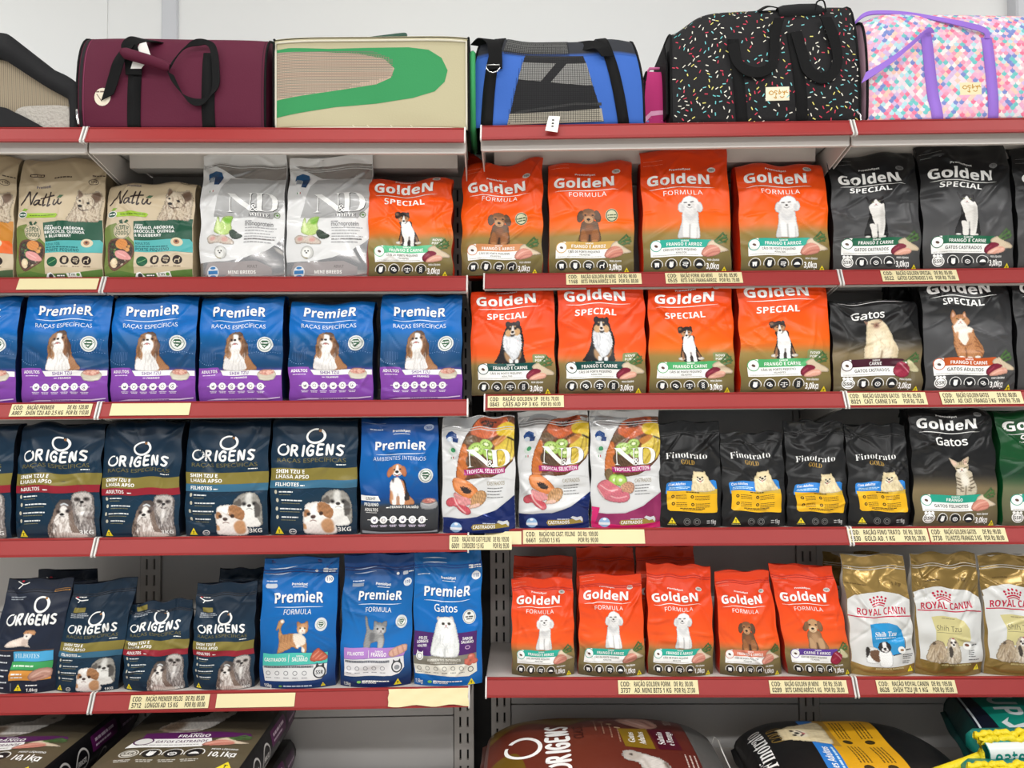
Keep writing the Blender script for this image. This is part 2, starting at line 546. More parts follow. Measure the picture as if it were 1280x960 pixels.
class Paint:
    """A small painted picture (an animal, food) made of soft shapes; it becomes a patch of coloured faces."""
    def __init__(s, box, n, seed=1):
        s.box = box
        x0, y0, x1, y1 = box
        s.c = (x1 - x0) / n
        s.nx, s.ny = n + 1, int((y1 - y0) / s.c) + 2
        k = 2
        gx = x0 + (np.arange(s.nx * k) - (k - 1) / 2) * s.c / k
        gy = y0 + (np.arange(s.ny * k) - (k - 1) / 2) * s.c / k
        s.X, s.Y = np.meshgrid(gx, gy)
        s.rgb = np.zeros(s.X.shape + (3,))
        s.a = np.zeros(s.X.shape)
        s.seed = seed
        u = (x1 - x0) / 22
        s.wx = _cnoise(s.X / u, s.Y / u, seed + 1, 12)
        s.wy = _cnoise(s.X / u, s.Y / u, seed + 2, 12)
        s.fu = u
        s.tex = _cnoise(s.X / u * 1.6, s.Y / u * 0.6, seed + 3, 14)
    def _lay(s, m, col, soft, tex):
        if soft:
            k = max(1, int(round(soft / s.c * 2)))
            for ax in (0, 1):
                for _ in range(2):
                    p = np.pad(m, [(k, k) if i == ax else (0, 0) for i in (0, 1)], mode='edge')
                    cs = np.cumsum(p, axis=ax)
                    z = np.zeros_like(np.take(cs, [0], ax))
                    cs = np.concatenate([z, cs], ax)
                    w = 2 * k + 1
                    n = m.shape[ax]
                    m = (np.take(cs, np.arange(w, w + n), ax) - np.take(cs, np.arange(0, n), ax)) / w
        c = np.array(col, float)[None, None, :] * (1 + tex * s.tex)[..., None]
        s.rgb = s.rgb * (1 - m[..., None]) + np.clip(c, 0, 255) * m[..., None]
        return m
    def _inside(s, pts, fur):
        X, Y = s.X + s.wx * fur, s.Y + s.wy * fur
        ins = np.zeros(X.shape, bool)
        P = np.array(pts)
        x0, y0 = P[-1]
        for x1, y1 in P:
            if y0 != y1:
                c = ((y1 > Y) != (y0 > Y)) & (X < (x0 - x1) * (Y - y1) / (y0 - y1) + x1)
                ins ^= c
            x0, y0 = x1, y1
        return ins.astype(float)
    def p(s, pts, col, fur=0.0, soft=0.0, tex=0.05, smooth=True, on=False):
        """Closed outline. With on=True it only colours what is already painted (a marking)."""
        pts = [(pts[i], pts[i + 1]) for i in range(0, len(pts), 2)]
        m = s._inside(spline(pts, 5, True) if smooth else pts, fur)
        hard = m.copy()
        m = s._lay(m if not on else m, col, soft, tex)
        if not on:
            s.a = np.maximum(s.a, hard if soft else m)
        return s
    def e(s, cx, cy, rx, ry, col, rot=0, fur=0.0, soft=0.0, tex=0.05, on=False):
        q = math.radians(rot)
        X, Y = s.X + s.wx * fur - cx, s.Y + s.wy * fur - cy
        u = (X * math.cos(q) + Y * math.sin(q)) / rx
        v = (-X * math.sin(q) + Y * math.cos(q)) / ry
        m = (u * u + v * v < 1).astype(float)
        hard = m.copy()
        m = s._lay(m, col, soft, tex)
        if not on:
            s.a = np.maximum(s.a, hard if soft else m)
        return s
    def ln(s, pts, w, col, soft=0.0, on=True, fur=0.0):
        pts = spline([(pts[i], pts[i + 1]) for i in range(0, len(pts), 2)], 5)
        X, Y = s.X + s.wx * fur, s.Y + s.wy * fur
        d = np.full(X.shape, 1e9)
        for (ax, ay), (bx, by) in zip(pts, pts[1:]):
            dx, dy = bx - ax, by - ay
            l = dx * dx + dy * dy or 1e-9
            t = np.clip(((X - ax) * dx + (Y - ay) * dy) / l, 0, 1)
            d = np.minimum(d, (X - ax - t * dx) ** 2 + (Y - ay - t * dy) ** 2)
        m = (d < (w / 2) ** 2).astype(float)
        hard = m.copy()
        m = s._lay(m, col, soft, 0)
        if not on:
            s.a = np.maximum(s.a, hard)
        return s
    def strands(s, n, box, ang, length, col, w, seed=0, jitter=0.25):
        """Fine hairs laid over what is painted."""
        r = random.Random(seed + s.seed)
        for _ in range(n):
            x, y = r.uniform(box[0], box[2]), r.uniform(box[1], box[3])
            q = math.radians(ang) + r.gauss(0, jitter)
            l = length * r.uniform(0.5, 1.2)
            s.ln([x, y, x + l * math.cos(q), y + l * math.sin(q)], w, col, soft=w * 0.4)
        return s
    def out(s):
        """Points, faces and colours of the patch, in picture coordinates."""
        k = 2
        a = s.a.reshape(s.ny, k, s.nx, k).mean((1, 3))
        wgt = s.a[..., None]
        rgb = (s.rgb * wgt).reshape(s.ny, k, s.nx, k, 3).sum((1, 3)) / np.maximum(wgt.reshape(s.ny, k, s.nx, k, 1).sum((1, 3)), 1e-6)
        # roundness and restraint of a studio picture: edges turn away, colours slightly muted
        soft = a.copy()
        for _ in range(7):
            soft = (soft + np.roll(soft, 1, 0) + np.roll(soft, -1, 0) + np.roll(soft, 1, 1) + np.roll(soft, -1, 1)) / 5
        t_ = np.clip((soft - .45) / .5, 0, 1)
        lum = rgb.mean(-1, keepdims=True)
        rgb = (rgb * .86 + lum * .14) * (.74 + .26 * t_[..., None])
        # bleed colours one cell outwards so that edge faces keep the fill's colour
        for _ in range(2):
            empty_ = a < 0.02
            if not empty_.any(): break
            acc, cnt = np.zeros_like(rgb), np.zeros_like(a)
            for dy, dx in ((0, 1), (0, -1), (1, 0), (-1, 0)):
                acc += np.roll(rgb * (~empty_)[..., None], (dy, dx), (0, 1))
                cnt += np.roll(~empty_, (dy, dx), (0, 1))
            fill = empty_ & (cnt > 0)
            rgb[fill] = acc[fill] / cnt[fill][:, None]
            a2 = a.copy(); a2[fill] = 0.02
            a = a2
        q = (a[:-1, :-1] + a[1:, :-1] + a[:-1, 1:] + a[1:, 1:]) / 4 > 0.46
        yy, xx = np.nonzero(q)
        ids = np.full(a.shape, -1)
        use = np.zeros(a.shape, bool)
        for dy in (0, 1):
            for dx in (0, 1):
                use[yy + dy, xx + dx] = True
        ids[use] = np.arange(use.sum())
        vy, vx = np.nonzero(use)
        V = np.c_[s.box[0] + vx * s.c, s.box[1] + vy * s.c]
        A, B, C, D = ids[yy, xx], ids[yy, xx + 1], ids[yy + 1, xx + 1], ids[yy + 1, xx]
        T = np.vstack([np.c_[A, D, C], np.c_[A, C, B]])
        return V, T, rgb[use]

_paint_cache = {}

class Print:
    """Artwork of one design. Drawn in picture coordinates (x right, y down) of a reference
    panel whose left edge, right edge and bottom are x0, x1, yb; stored as u = 0..1 and v = height / width."""
    def __init__(s, x0, x1, yb, ys=1.0, bg=(200, 200, 200), L=0.0165, side=None, metal=0.0):
        s.x0, s.x1, s.yb, s.ys = x0, x1, yb, ys
        s.bg, s.L, s.metal = bg, L, metal
        s.side = side or (bg if not callable(bg) else (60, 60, 60))
        s.prims = []
    def uv(s, P):
        P = np.asarray(P, float)
        w = s.x1 - s.x0
        return np.c_[(P[:, 0] - s.x0) / w, (s.yb - P[:, 1]) / w * s.ys]
    def add(s, V, T, col, metal=0.0, fine=True, patch=False):
        """V in picture coordinates; col one colour, a function of (X, Y) or an array."""
        T = np.asarray(T, int)
        if len(T) == 0: return s
        uv = s.uv(V)
        if fine:
            uv, T = subdivide(uv, T, s.L)
        w = s.x1 - s.x0
        if callable(col):
            X, Y = uv[:, 0] * w + s.x0, s.yb - uv[:, 1] * w / s.ys
            c = np.array([col(x, y) for x, y in zip(X, Y)], float)
        elif isinstance(col, np.ndarray) and col.ndim == 2:
            c = col
        else:
            c = np.tile(np.array(col, float), (len(uv), 1))
        c = c[:, :3] / 255.0
        c = np.where(c <= 0.04045, c / 12.92, ((np.maximum(c, 0) + 0.055) / 1.055) ** 2.4)
        c = np.c_[c, np.full(len(c), metal)]
        # orient to the viewer: counter-clockwise in (u, v)
        a, b, d = uv[T[:, 0]], uv[T[:, 1]], uv[T[:, 2]]
        ar = (b[:, 0] - a[:, 0]) * (d[:, 1] - a[:, 1]) - (b[:, 1] - a[:, 1]) * (d[:, 0] - a[:, 0])
        T = T[np.abs(ar) > 1e-12]
        ar = ar[np.abs(ar) > 1e-12]
        T[ar < 0] = T[ar < 0][:, [0, 2, 1]]
        lo, hi = uv.min(0), uv.max(0)
        layer = 1
        for q in s.prims:
            if (lo < q[4]).all() and (q[3] < hi).all():
                layer = max(layer, q[5] + 1)
        s.prims.append((uv, T, c, lo, hi, layer))
        return s
    # ---- shapes
    def poly(s, pts, col, smooth=False, metal=0.0, closed_sub=6):
        pts = [(pts[i], pts[i + 1]) for i in range(0, len(pts), 2)]
        if smooth: pts = spline(pts, closed_sub, True)
        T = tessellate_polygon([[Vector((p[0], p[1], 0)) for p in pts]])
        return s.add(pts, [tuple(t) for t in T], col, metal)
    def rect(s, x0, y0, x1, y1, col, metal=0.0):
        return s.poly([x0, y0, x1, y0, x1, y1, x0, y1], col, metal=metal)
    def rrect(s, x0, y0, x1, y1, r, col, corners='abcd', metal=0.0):
        pts = []
        for key, cx, cy, q0 in (('a', x0 + r, y0 + r, 180), ('b', x1 - r, y0 + r, 270), ('c', x1 - r, y1 - r, 0), ('d', x0 + r, y1 - r, 90)):
            if key in corners:
                for k in range(6):
                    q = math.radians(q0 + 90 * k / 5)
                    pts += [cx + r * math.cos(q), cy + r * math.sin(q)]
            else:
                pts += [x0 if key in 'ad' else x1, y0 if key in 'ab' else y1]
        return s.poly(pts, col, metal=metal)
    def ell(s, cx, cy, rx, ry, col, n=20, rot=0, metal=0.0):
        q = math.radians(rot)
        pts = []
        for k in range(n):
            a = 2 * math.pi * k / n
            x, y = rx * math.cos(a), ry * math.sin(a)
            pts += [cx + x * math.cos(q) - y * math.sin(q), cy + x * math.sin(q) + y * math.cos(q)]
        return s.poly(pts, col, metal=metal)
    def arc(s, cx, cy, rx, ry, w, col, a0=0, a1=360, n=22, metal=0.0, w1=None):
        V, T = [], []
        for k in range(n + 1):
            t = k / n
            a = math.radians(a0 + (a1 - a0) * t)
            ww = w if w1 is None else w + (w1 - w) * t
            for rr in (-ww / 2, ww / 2):
                V.append((cx + (rx + rr) * math.cos(a), cy + (ry + rr) * math.sin(a)))
        for k in range(n):
            i = 2 * k
            T += [(i, i + 1, i + 3), (i, i + 3, i + 2)]
        return s.add(V, T, col, metal)
    def line(s, pts, w, col, smooth=False, taper=False, metal=0.0, sub=5):
        """Stroke of even or tapered width with square ends."""
        pts = [(pts[i], pts[i + 1]) for i in range(0, len(pts), 2)]
        if smooth: pts = spline(pts, sub)
        P = np.array(pts, float)
        n = len(P)
        V, T = [], []
        for i in range(n):
            d = P[min(i + 1, n - 1)] - P[max(i - 1, 0)]
            d = d / (np.linalg.norm(d) or 1)
            t = i / max(n - 1, 1)
            ww = w if not taper else w * (0.15 + 0.85 * math.sin(math.pi * min(max(t, 0), 1)) ** 0.6)
            o = np.array([-d[1], d[0]]) * ww / 2
            V += [tuple(P[i] + o), tuple(P[i] - o)]
        for i in range(n - 1):
            k = 2 * i
            T += [(k, k + 1, k + 3), (k, k + 3, k + 2)]
        return s.add(V, T, col, metal)
    def strokes(s, paths, w, col):
        """Rounded pen strokes that share one layer (hand-drawn lettering)."""
        Vs, Ts, n = [], [], 0
        for path in paths:
            P = np.array(spline([(path[i], path[i + 1]) for i in range(0, len(path), 2)], 6), float)
            V = []
            m = len(P)
            for i in range(m):
                d = P[min(i + 1, m - 1)] - P[max(i - 1, 0)]
                d = d / (np.linalg.norm(d) or 1)
                o = np.array([-d[1], d[0]]) * w / 2
                V += [tuple(P[i] + o), tuple(P[i] - o)]
            T = []
            for i in range(m - 1):
                k = 2 * i
                T += [(k, k + 1, k + 3), (k, k + 3, k + 2)]
            for c in (P[0], P[-1]):
                b = len(V)
                V += [(c[0] + w / 2 * math.cos(a), c[1] + w / 2 * math.sin(a)) for a in np.linspace(0, 2 * math.pi, 9)[:-1]]
                T += [(b, b + k, b + k + 1) for k in range(1, 7)]
            Vs += V
            Ts += [tuple(i + n for i in t) for t in T]
            n += len(V)
        return s.add(Vs, Ts, col)
    def text(s, t, x0, x1, base, cap, col, style='bold', off=0.0, arch=0.0, slant=0.0, rot=0, metal=0.0, fine=None, space=1.0, ref=0.70, fan=0.0, shade=None):
        """Letters fitted between x0 and x1 with capitals of height cap on the line y = base."""
        if 'A' in t and off > 0: off = 0.0          # a fattened A loses its counter
        V, T = text_tris(t, style, off, space)
        if len(V) == 0: return s
        lo, hi = V[:, 0].min(), V[:, 0].max()
        k = (V[:, 0] - lo) / max(hi - lo, 1e-6)
        h = V[:, 1] / ref * cap
        X = x0 + k * (x1 - x0) + slant * h
        Y = base - h * (1 + fan * (2 * k - 1)) + arch * (4 * k * (k - 1))
        if rot:
            q = math.radians(rot)
            cx, cy = x0, base
            X, Y = cx + (X - cx) * math.cos(q) - (Y - cy) * math.sin(q), cy + (X - cx) * math.sin(q) + (Y - cy) * math.cos(q)
        return s.add(np.c_[X, Y], T, col, metal, fine=cap / (s.x1 - s.x0) > 0.03 if fine is None else fine)
    def greek(s, x0, x1, y, h, col, seed=0, gap=0.45):
        """A line of print too small to read: word-length dashes."""
        r = random.Random(hash((round(x0), round(y), seed)) & 0xffff)
        V, T, x = [], [], x0
        while x < x1 - h * 0.4:
            l = min(h * r.uniform(1.2, 4.2), x1 - x)
            b = len(V)
            V += [(x, y), (x + l, y), (x + l, y + h), (x, y + h)]
            T += [(b, b + 1, b + 2), (b, b + 2, b + 3)]
            x += l + h * gap
        return s.add(V, T, col)
    def paint(s, fn, ref, dst=None, n=60):
        """A painted picture: fn draws in the box ref; it lands on the box dst."""
        key = (fn.__name__, n)
        if key not in _paint_cache:
            P = Paint(ref, n, seed=sum(map(ord, fn.__name__)))
            fn(P)
            _paint_cache[key] = P.out()
        V, T, c = _paint_cache[key]
        dst = dst or ref
        V = np.c_[dst[0] + (V[:, 0] - ref[0]) / (ref[2] - ref[0]) * (dst[2] - dst[0]), dst[1] + (V[:, 1] - ref[1]) / (ref[3] - ref[1]) * (dst[3] - dst[1])]
        return s.add(V, T.copy(), c, fine=False)

def sheet_mesh(name, pr, S, vmax, nu=40, nv=54, clip=True):
    """One mesh: the film itself as a fine grid, and its print lying on it layer by layer.
    S(u, v) -> points (N x 3); normals come from the surface itself."""
    def normals(u, v):
        h = 2e-3
        du = S(u + h, v) - S(u - h, v)
        dv = S(u, v + h) - S(u, v - h)
        n = np.cross(du, dv)
        return n / np.maximum(np.linalg.norm(n, axis=1), 1e-12)[:, None]
    gu, gv = np.meshgrid(np.linspace(0, 1, nu + 1), np.linspace(0, vmax, nv + 1))
    u, v = gu.ravel(), gv.ravel()
    w = pr.x1 - pr.x0
    if callable(pr.bg):
        c = np.array([pr.bg(pr.x0 + a * w, pr.yb - b * w / pr.ys) for a, b in zip(u, v)], float)
    else:
        c = np.tile(np.array(pr.bg, float), (len(u), 1))
    mt = c[:, 3] if c.shape[1] > 3 else np.full(len(c), pr.metal)
    c = c[:, :3] / 255
    c = np.where(c <= 0.04045, c / 12.92, ((np.maximum(c, 0) + 0.055) / 1.055) ** 2.4)
    c = np.c_[c, mt]
    i = np.arange((nu + 1) * (nv + 1)).reshape(nv + 1, nu + 1)
    A, B, C_, D = i[:-1, :-1].ravel(), i[:-1, 1:].ravel(), i[1:, 1:].ravel(), i[1:, :-1].ravel()
    T = np.vstack([np.c_[A, B, C_], np.c_[A, C_, D]])
    Us, Vs, Ts, Cs, Os, n = [u], [v], [T], [c], [np.zeros(len(u))], len(u)
    for uv, t, col, lo, hi, layer in pr.prims:
        if clip:
            ok = (uv[:, 0] >= -1e-4) & (uv[:, 0] <= 1 + 1e-4) & (uv[:, 1] <= vmax) & (uv[:, 1] >= -1e-4)
            t = t[ok[t].all(1)]
            if len(t) == 0: continue
            used, inv = np.unique(t, return_inverse=True)
            t = inv.reshape(-1, 3)
            uv, col = uv[used], col[used]
        Us.append(uv[:, 0]); Vs.append(uv[:, 1]); Ts.append(t + n); Cs.append(col)
        Os.append(np.full(len(uv), 0.00042 + 0.00013 * layer))
        n += len(uv)
    u, v, T, c, o = map(np.concatenate, (Us, Vs, Ts, Cs, Os))
    P = S(u, v)
    N = normals(u, v)
    P = P + N * o[:, None]
    me = bpy.data.meshes.new(name)
    me.vertices.add(len(P))
    me.vertices.foreach_set('co', P.astype(np.float32).ravel())
    me.loops.add(len(T) * 3)
    me.loops.foreach_set('vertex_index', T.astype(np.int32).ravel())
    me.polygons.add(len(T))
    me.polygons.foreach_set('loop_start', np.arange(0, len(T) * 3, 3, dtype=np.int32))
    me.polygons.foreach_set('loop_total', np.full(len(T), 3, dtype=np.int32))
    me.update()
    at = me.color_attributes.new('print', 'FLOAT_COLOR', 'POINT')
    at.data.foreach_set('color', c.astype(np.float32).ravel())
    me.polygons.foreach_set('use_smooth', np.ones(len(T), bool))
    me.normals_split_custom_set_from_vertices(N.astype(np.float32))
    me.update()
    return me
# ---------------------------------------------------------------- pictures printed on the bags
WHT, GRY, BLK = (240, 238, 234), (200, 198, 196), (32, 28, 28)

def poodle(P):
    B = [(430, 395), ]
    P.p([438, 400, 432, 470, 418, 530, 402, 590, 415, 606, 470, 600, 500, 606, 560, 608, 578, 595, 578, 550, 565, 480, 553, 400, 500, 385], (226, 224, 222), fur=3, tex=.05)
    P.p([440, 490, 415, 560, 408, 600, 440, 604, 452, 560], (205, 204, 204), soft=5, on=True)
    P.p([446, 480, 448, 604, 486, 604, 488, 500], (238, 236, 234), soft=4, on=True)
    P.p([505, 500, 506, 606, 545, 606, 552, 500], (238, 236, 234), soft=4, on=True)
    P.ln([496, 500, 495, 604], 9, (170, 168, 168), soft=3)
    P.ln([553, 520, 556, 600], 6, (190, 188, 188), soft=3)
    P.p([455, 395, 500, 430, 545, 395, 540, 440, 500, 470, 455, 440], (205, 204, 204), soft=8, on=True)
    P.e(498, 384, 46, 26, (222, 220, 218), fur=3)
    P.e(437, 358, 34, 46, (226, 224, 222), rot=12, fur=4)
    P.e(564, 356, 33, 44, (226, 224, 222), rot=-12, fur=4)
    P.e(500, 322, 66, 56, (242, 240, 238), fur=4)
    P.e(495, 345, 42, 38, (228, 226, 224), soft=5, on=True)
    P.e(440, 365, 14, 34, (205, 203, 203), rot=10, soft=7, on=True)
    P.e(562, 365, 14, 32, (205, 203, 203), rot=-10, soft=7, on=True)
    P.ln([452, 323, 472, 321], 7, BLK, soft=1)
    P.ln([505, 319, 522, 317], 7, BLK, soft=1)
    P.e(491, 342, 11, 7, BLK)
    P.ln([472, 357, 492, 366, 512, 357], 4, (110, 105, 105), soft=1)

def dachshund(P):
    P.p([318, 488, 302, 540, 296, 600, 288, 650, 300, 668, 440, 668, 462, 640, 446, 560, 430, 490, 370, 470], (108, 76, 52), fur=2, tex=.12)
    P.p([345, 520, 335, 600, 372, 650, 400, 600, 400, 520], (140, 84, 48), soft=10, on=True, tex=.1)
    P.p([308, 570, 300, 650, 310, 668, 352, 668, 352, 620, 330, 560], (158, 96, 52), soft=4, on=True, tex=.1)
    P.p([395, 570, 392, 668, 436, 668, 446, 620, 436, 560], (158, 96, 52), soft=4, on=True, tex=.1)
    P.e(330, 660, 24, 10, (186, 122, 70)); P.e(414, 660, 24, 10, (186, 122, 70))
    P.ln([373, 610, 373, 668], 14, (54, 36, 26), soft=4)
    P.e(368, 425, 62, 58, (160, 104, 64), tex=.1)
    P.e(368, 392, 46, 24, (132, 86, 54), soft=8, on=True)
    P.e(302, 442, 26, 54, (98, 70, 50), rot=12, tex=.1)
    P.e(435, 438, 26, 56, (98, 70, 50), rot=-10, tex=.1)
    P.e(365, 468, 36, 34, (200, 146, 98), tex=.05)
    P.e(340, 420, 22, 16, (168, 106, 62), soft=5, on=True); P.e(396, 420, 22, 16, (168, 106, 62), soft=5, on=True)
    P.e(340, 427, 9, 7, BLK); P.e(398, 427, 9, 7, BLK)
    P.e(364, 466, 14, 11, BLK)
    P.ln([348, 486, 364, 490, 382, 484], 3, (90, 56, 40))
    P.ln([365, 476, 364, 490], 3, (90, 56, 40))

def dachshund_pale(P):
    P.p([318, 488, 302, 540, 296, 600, 288, 650, 300, 668, 440, 668, 480, 656, 446, 560, 430, 490, 370, 470], (150, 108, 72), fur=2, tex=.12)
    P.p([345, 520, 335, 600, 372, 650, 400, 600, 400, 520], (184, 140, 98), soft=10, on=True, tex=.1)
    P.p([308, 570, 300, 650, 310, 668, 352, 668, 352, 620, 330, 560], (196, 152, 108), soft=4, on=True)
    P.p([395, 570, 392, 668, 436, 668, 446, 620, 436, 560], (196, 152, 108), soft=4, on=True)
    P.ln([373, 610, 373, 668], 14, (90, 62, 42), soft=4)
    P.e(368, 425, 64, 58, (196, 146, 98), tex=.08)
    P.e(300, 440, 28, 52, (138, 96, 62), rot=12, tex=.1)
    P.e(437, 436, 26, 54, (138, 96, 62), rot=-10, tex=.1)
    P.e(365, 470, 38, 32, (226, 190, 146), tex=.04)
    P.e(338, 424, 10, 8, BLK); P.e(398, 424, 10, 8, BLK)
    P.e(364, 464, 15, 11, BLK)
    P.ln([346, 486, 364, 491, 384, 484], 3, (120, 84, 60))

def collie_pup(P):
    P.p([398, 400, 404, 450, 392, 520, 382, 580, 400, 602, 430, 622, 505, 622, 540, 604, 552, 580, 528, 520, 500, 460, 490, 400], (46, 36, 34), fur=3, tex=.15)
    P.e(388, 590, 28, 12, (224, 214, 200)); P.e(546, 592, 26, 12, (214, 204, 190))
    P.p([392, 560, 398, 520, 410, 540, 412, 590, 396, 596], (160, 110, 74), soft=3, on=True)
    P.p([522, 560, 518, 530, 540, 560, 540, 590], (150, 104, 70), soft=3, on=True)
    P.p([414, 400, 405, 460, 410, 520, 428, 560, 430, 626, 456, 626, 460, 570, 480, 570, 486, 626, 512, 622, 508, 560, 510, 500, 494, 440, 476, 396, 440, 420], (238, 236, 234), fur=2, tex=.04)
    P.ln([469, 540, 470, 622], 8, (66, 56, 54), soft=3)
    P.e(445, 480, 20, 40, (250, 248, 246), soft=8, on=True)
    P.e(428, 362, 50, 42, (44, 34, 32), tex=.1)
    P.p([366, 374, 358, 328, 384, 318, 404, 330, 398, 358], (52, 38, 34))
    P.p([448, 326, 466, 318, 474, 338, 466, 366], (52, 38, 34))
    P.p([366, 350, 362, 332, 380, 328, 388, 344], (140, 100, 74), soft=3, on=True)
    P.e(404, 384, 22, 20, (196, 140, 94), soft=3, on=True); P.e(458, 380, 20, 20, (190, 134, 90), soft=3, on=True)
    P.p([428, 350, 418, 390, 414, 410, 432, 420, 450, 408, 442, 384, 436, 352], (238, 234, 230), soft=2, on=True)
    P.e(411, 362, 8, 6, (190, 130, 84)); P.e(448, 360, 8, 6, (190, 130, 84))
    P.e(412, 370, 6, 5, BLK); P.e(450, 368, 6, 5, BLK)
    P.e(431, 394, 10, 8, BLK)

def sheltie(P):
    P.p([352, 330, 330, 400, 318, 470, 300, 540, 264, 596, 262, 612, 330, 616, 440, 620, 512, 616, 514, 590, 504, 520, 508, 440, 490, 370, 474, 320, 410, 300], (40, 36, 38), fur=5, tex=.2)
    P.p([346, 380, 334, 440, 344, 500, 380, 560, 420, 590, 460, 560, 488, 500, 486, 430, 468, 380, 410, 400], (214, 216, 220), fur=5, tex=.07)
    P.e(410, 470, 46, 60, (236, 236, 238), soft=12, on=True)
    P.strands(26, (350, 400, 480, 560), 92, 36, (182, 184, 190), 4)
    P.p([344, 520, 352, 580, 384, 612, 400, 590, 376, 548], (176, 134, 92), soft=4, on=True)
    P.p([476, 520, 470, 560, 440, 592, 448, 606, 474, 576, 488, 540], (170, 128, 88), soft=4, on=True)
    P.p([384, 580, 384, 618, 410, 618, 414, 592], (232, 232, 232), soft=2, on=True)
    P.p([432, 590, 430, 618, 456, 618, 456, 586], (232, 232, 232), soft=2, on=True)
    P.e(412, 335, 60, 54, (46, 42, 44), fur=3, tex=.1)
    P.p([356, 312, 348, 280, 372, 272, 392, 292], (50, 44, 46)); P.p([430, 290, 452, 272, 468, 284, 464, 316], (50, 44, 46))
    P.e(378, 366, 30, 30, (206, 160, 108), soft=3, on=True); P.e(446, 364, 28, 30, (206, 160, 108), soft=3, on=True)
    P.p([404, 312, 398, 350, 392, 376, 412, 388, 432, 376, 424, 350, 416, 312], (224, 214, 204), soft=3, on=True)
    P.e(390, 318, 9, 6, (206, 160, 108), soft=1, on=True); P.e(428, 317, 9, 6, (206, 160, 108), soft=1, on=True)
    P.e(386, 340, 9, 6, BLK); P.e(434, 338, 9, 6, BLK)
    P.e(410, 362, 12, 10, BLK)
    P.ln([392, 382, 410, 386, 430, 380], 4, (60, 50, 48))

def tuxedo_cat(P):
    P.p([330, 400, 326, 470, 300, 560, 276, 620, 280, 664, 330, 672, 440, 672, 462, 660, 458, 600, 452, 520, 452, 430, 440, 380, 380, 370], (20, 18, 20), fur=2, tex=.1)
    P.p([328, 400, 336, 450, 344, 500, 360, 560, 352, 552, 322, 556, 330, 610, 336, 668, 372, 668, 374, 620, 384, 620, 386, 670, 420, 668, 440, 560, 450, 480, 446, 410, 430, 385, 380, 420], (226, 222, 216), fur=1, tex=.04)
    P.p([410, 440, 440, 430, 444, 500, 420, 600, 400, 640, 404, 540], (204, 200, 194), soft=8, on=True)
    P.ln([378, 560, 380, 668], 6, (120, 116, 114), soft=3)
    P.e(300, 662, 22, 8, (216, 212, 206)); P.e(430, 664, 16, 8, (216, 212, 206))
    P.e(382, 370, 54, 40, (22, 20, 22))
    P.p([336, 356, 316, 320, 308, 318, 326, 372], (26, 22, 24)); P.p([404, 344, 428, 324, 434, 330, 428, 370], (26, 22, 24))
    P.p([374, 346, 352, 376, 326, 398, 340, 416, 384, 424, 430, 410, 424, 392, 400, 372, 384, 346], (236, 232, 228), soft=2, on=True)
    P.e(358, 368, 9, 5, (120, 120, 70)); P.e(404, 366, 9, 5, (120, 120, 70))
    P.e(380, 390, 7, 5, (190, 130, 126))
    P.ln([366, 402, 380, 400, 394, 402], 3, (120, 100, 100))

def cream_cat(P):
    P.p([356, 310, 350, 360, 346, 420, 326, 480, 312, 550, 312, 606, 330, 616, 560, 616, 578, 590, 576, 530, 556, 470, 540, 410, 510, 340, 470, 304, 400, 300], (226, 206, 168), fur=3, tex=.05)
    P.p([346, 300, 334, 290, 350, 340, 364, 312], (150, 112, 90)); P.p([452, 306, 470, 298, 484, 322], (170, 130, 104))
    P.e(440, 470, 60, 90, (238, 222, 190), soft=18, on=True)
    P.p([380, 540, 376, 614, 436, 614, 440, 560, 420, 520], (240, 226, 198), soft=6, on=True)
    P.p([470, 540, 462, 614, 516, 614, 522, 550], (240, 226, 198), soft=6, on=True)
    P.ln([450, 560, 450, 614], 10, (130, 104, 80), soft=4)
    P.ln([330, 500, 322, 600], 10, (200, 176, 136), soft=6); P.ln([556, 500, 566, 600], 12, (196, 172, 132), soft=6)
    P.strands(22, (350, 380, 540, 540), 90, 40, (206, 184, 144), 4)
    P.e(430, 345, 52, 36, (214, 188, 152), soft=8, on=True)
    P.e(430, 348, 24, 22, (150, 104, 84), soft=6, on=True)
    P.ln([388, 330, 408, 334], 6, (110, 90, 84)); P.ln([446, 332, 466, 328], 6, (110, 90, 84))
    P.e(432, 345, 7, 5, (90, 54, 46)); P.ln([418, 360, 432, 354, 448, 360], 3, (100, 66, 56))

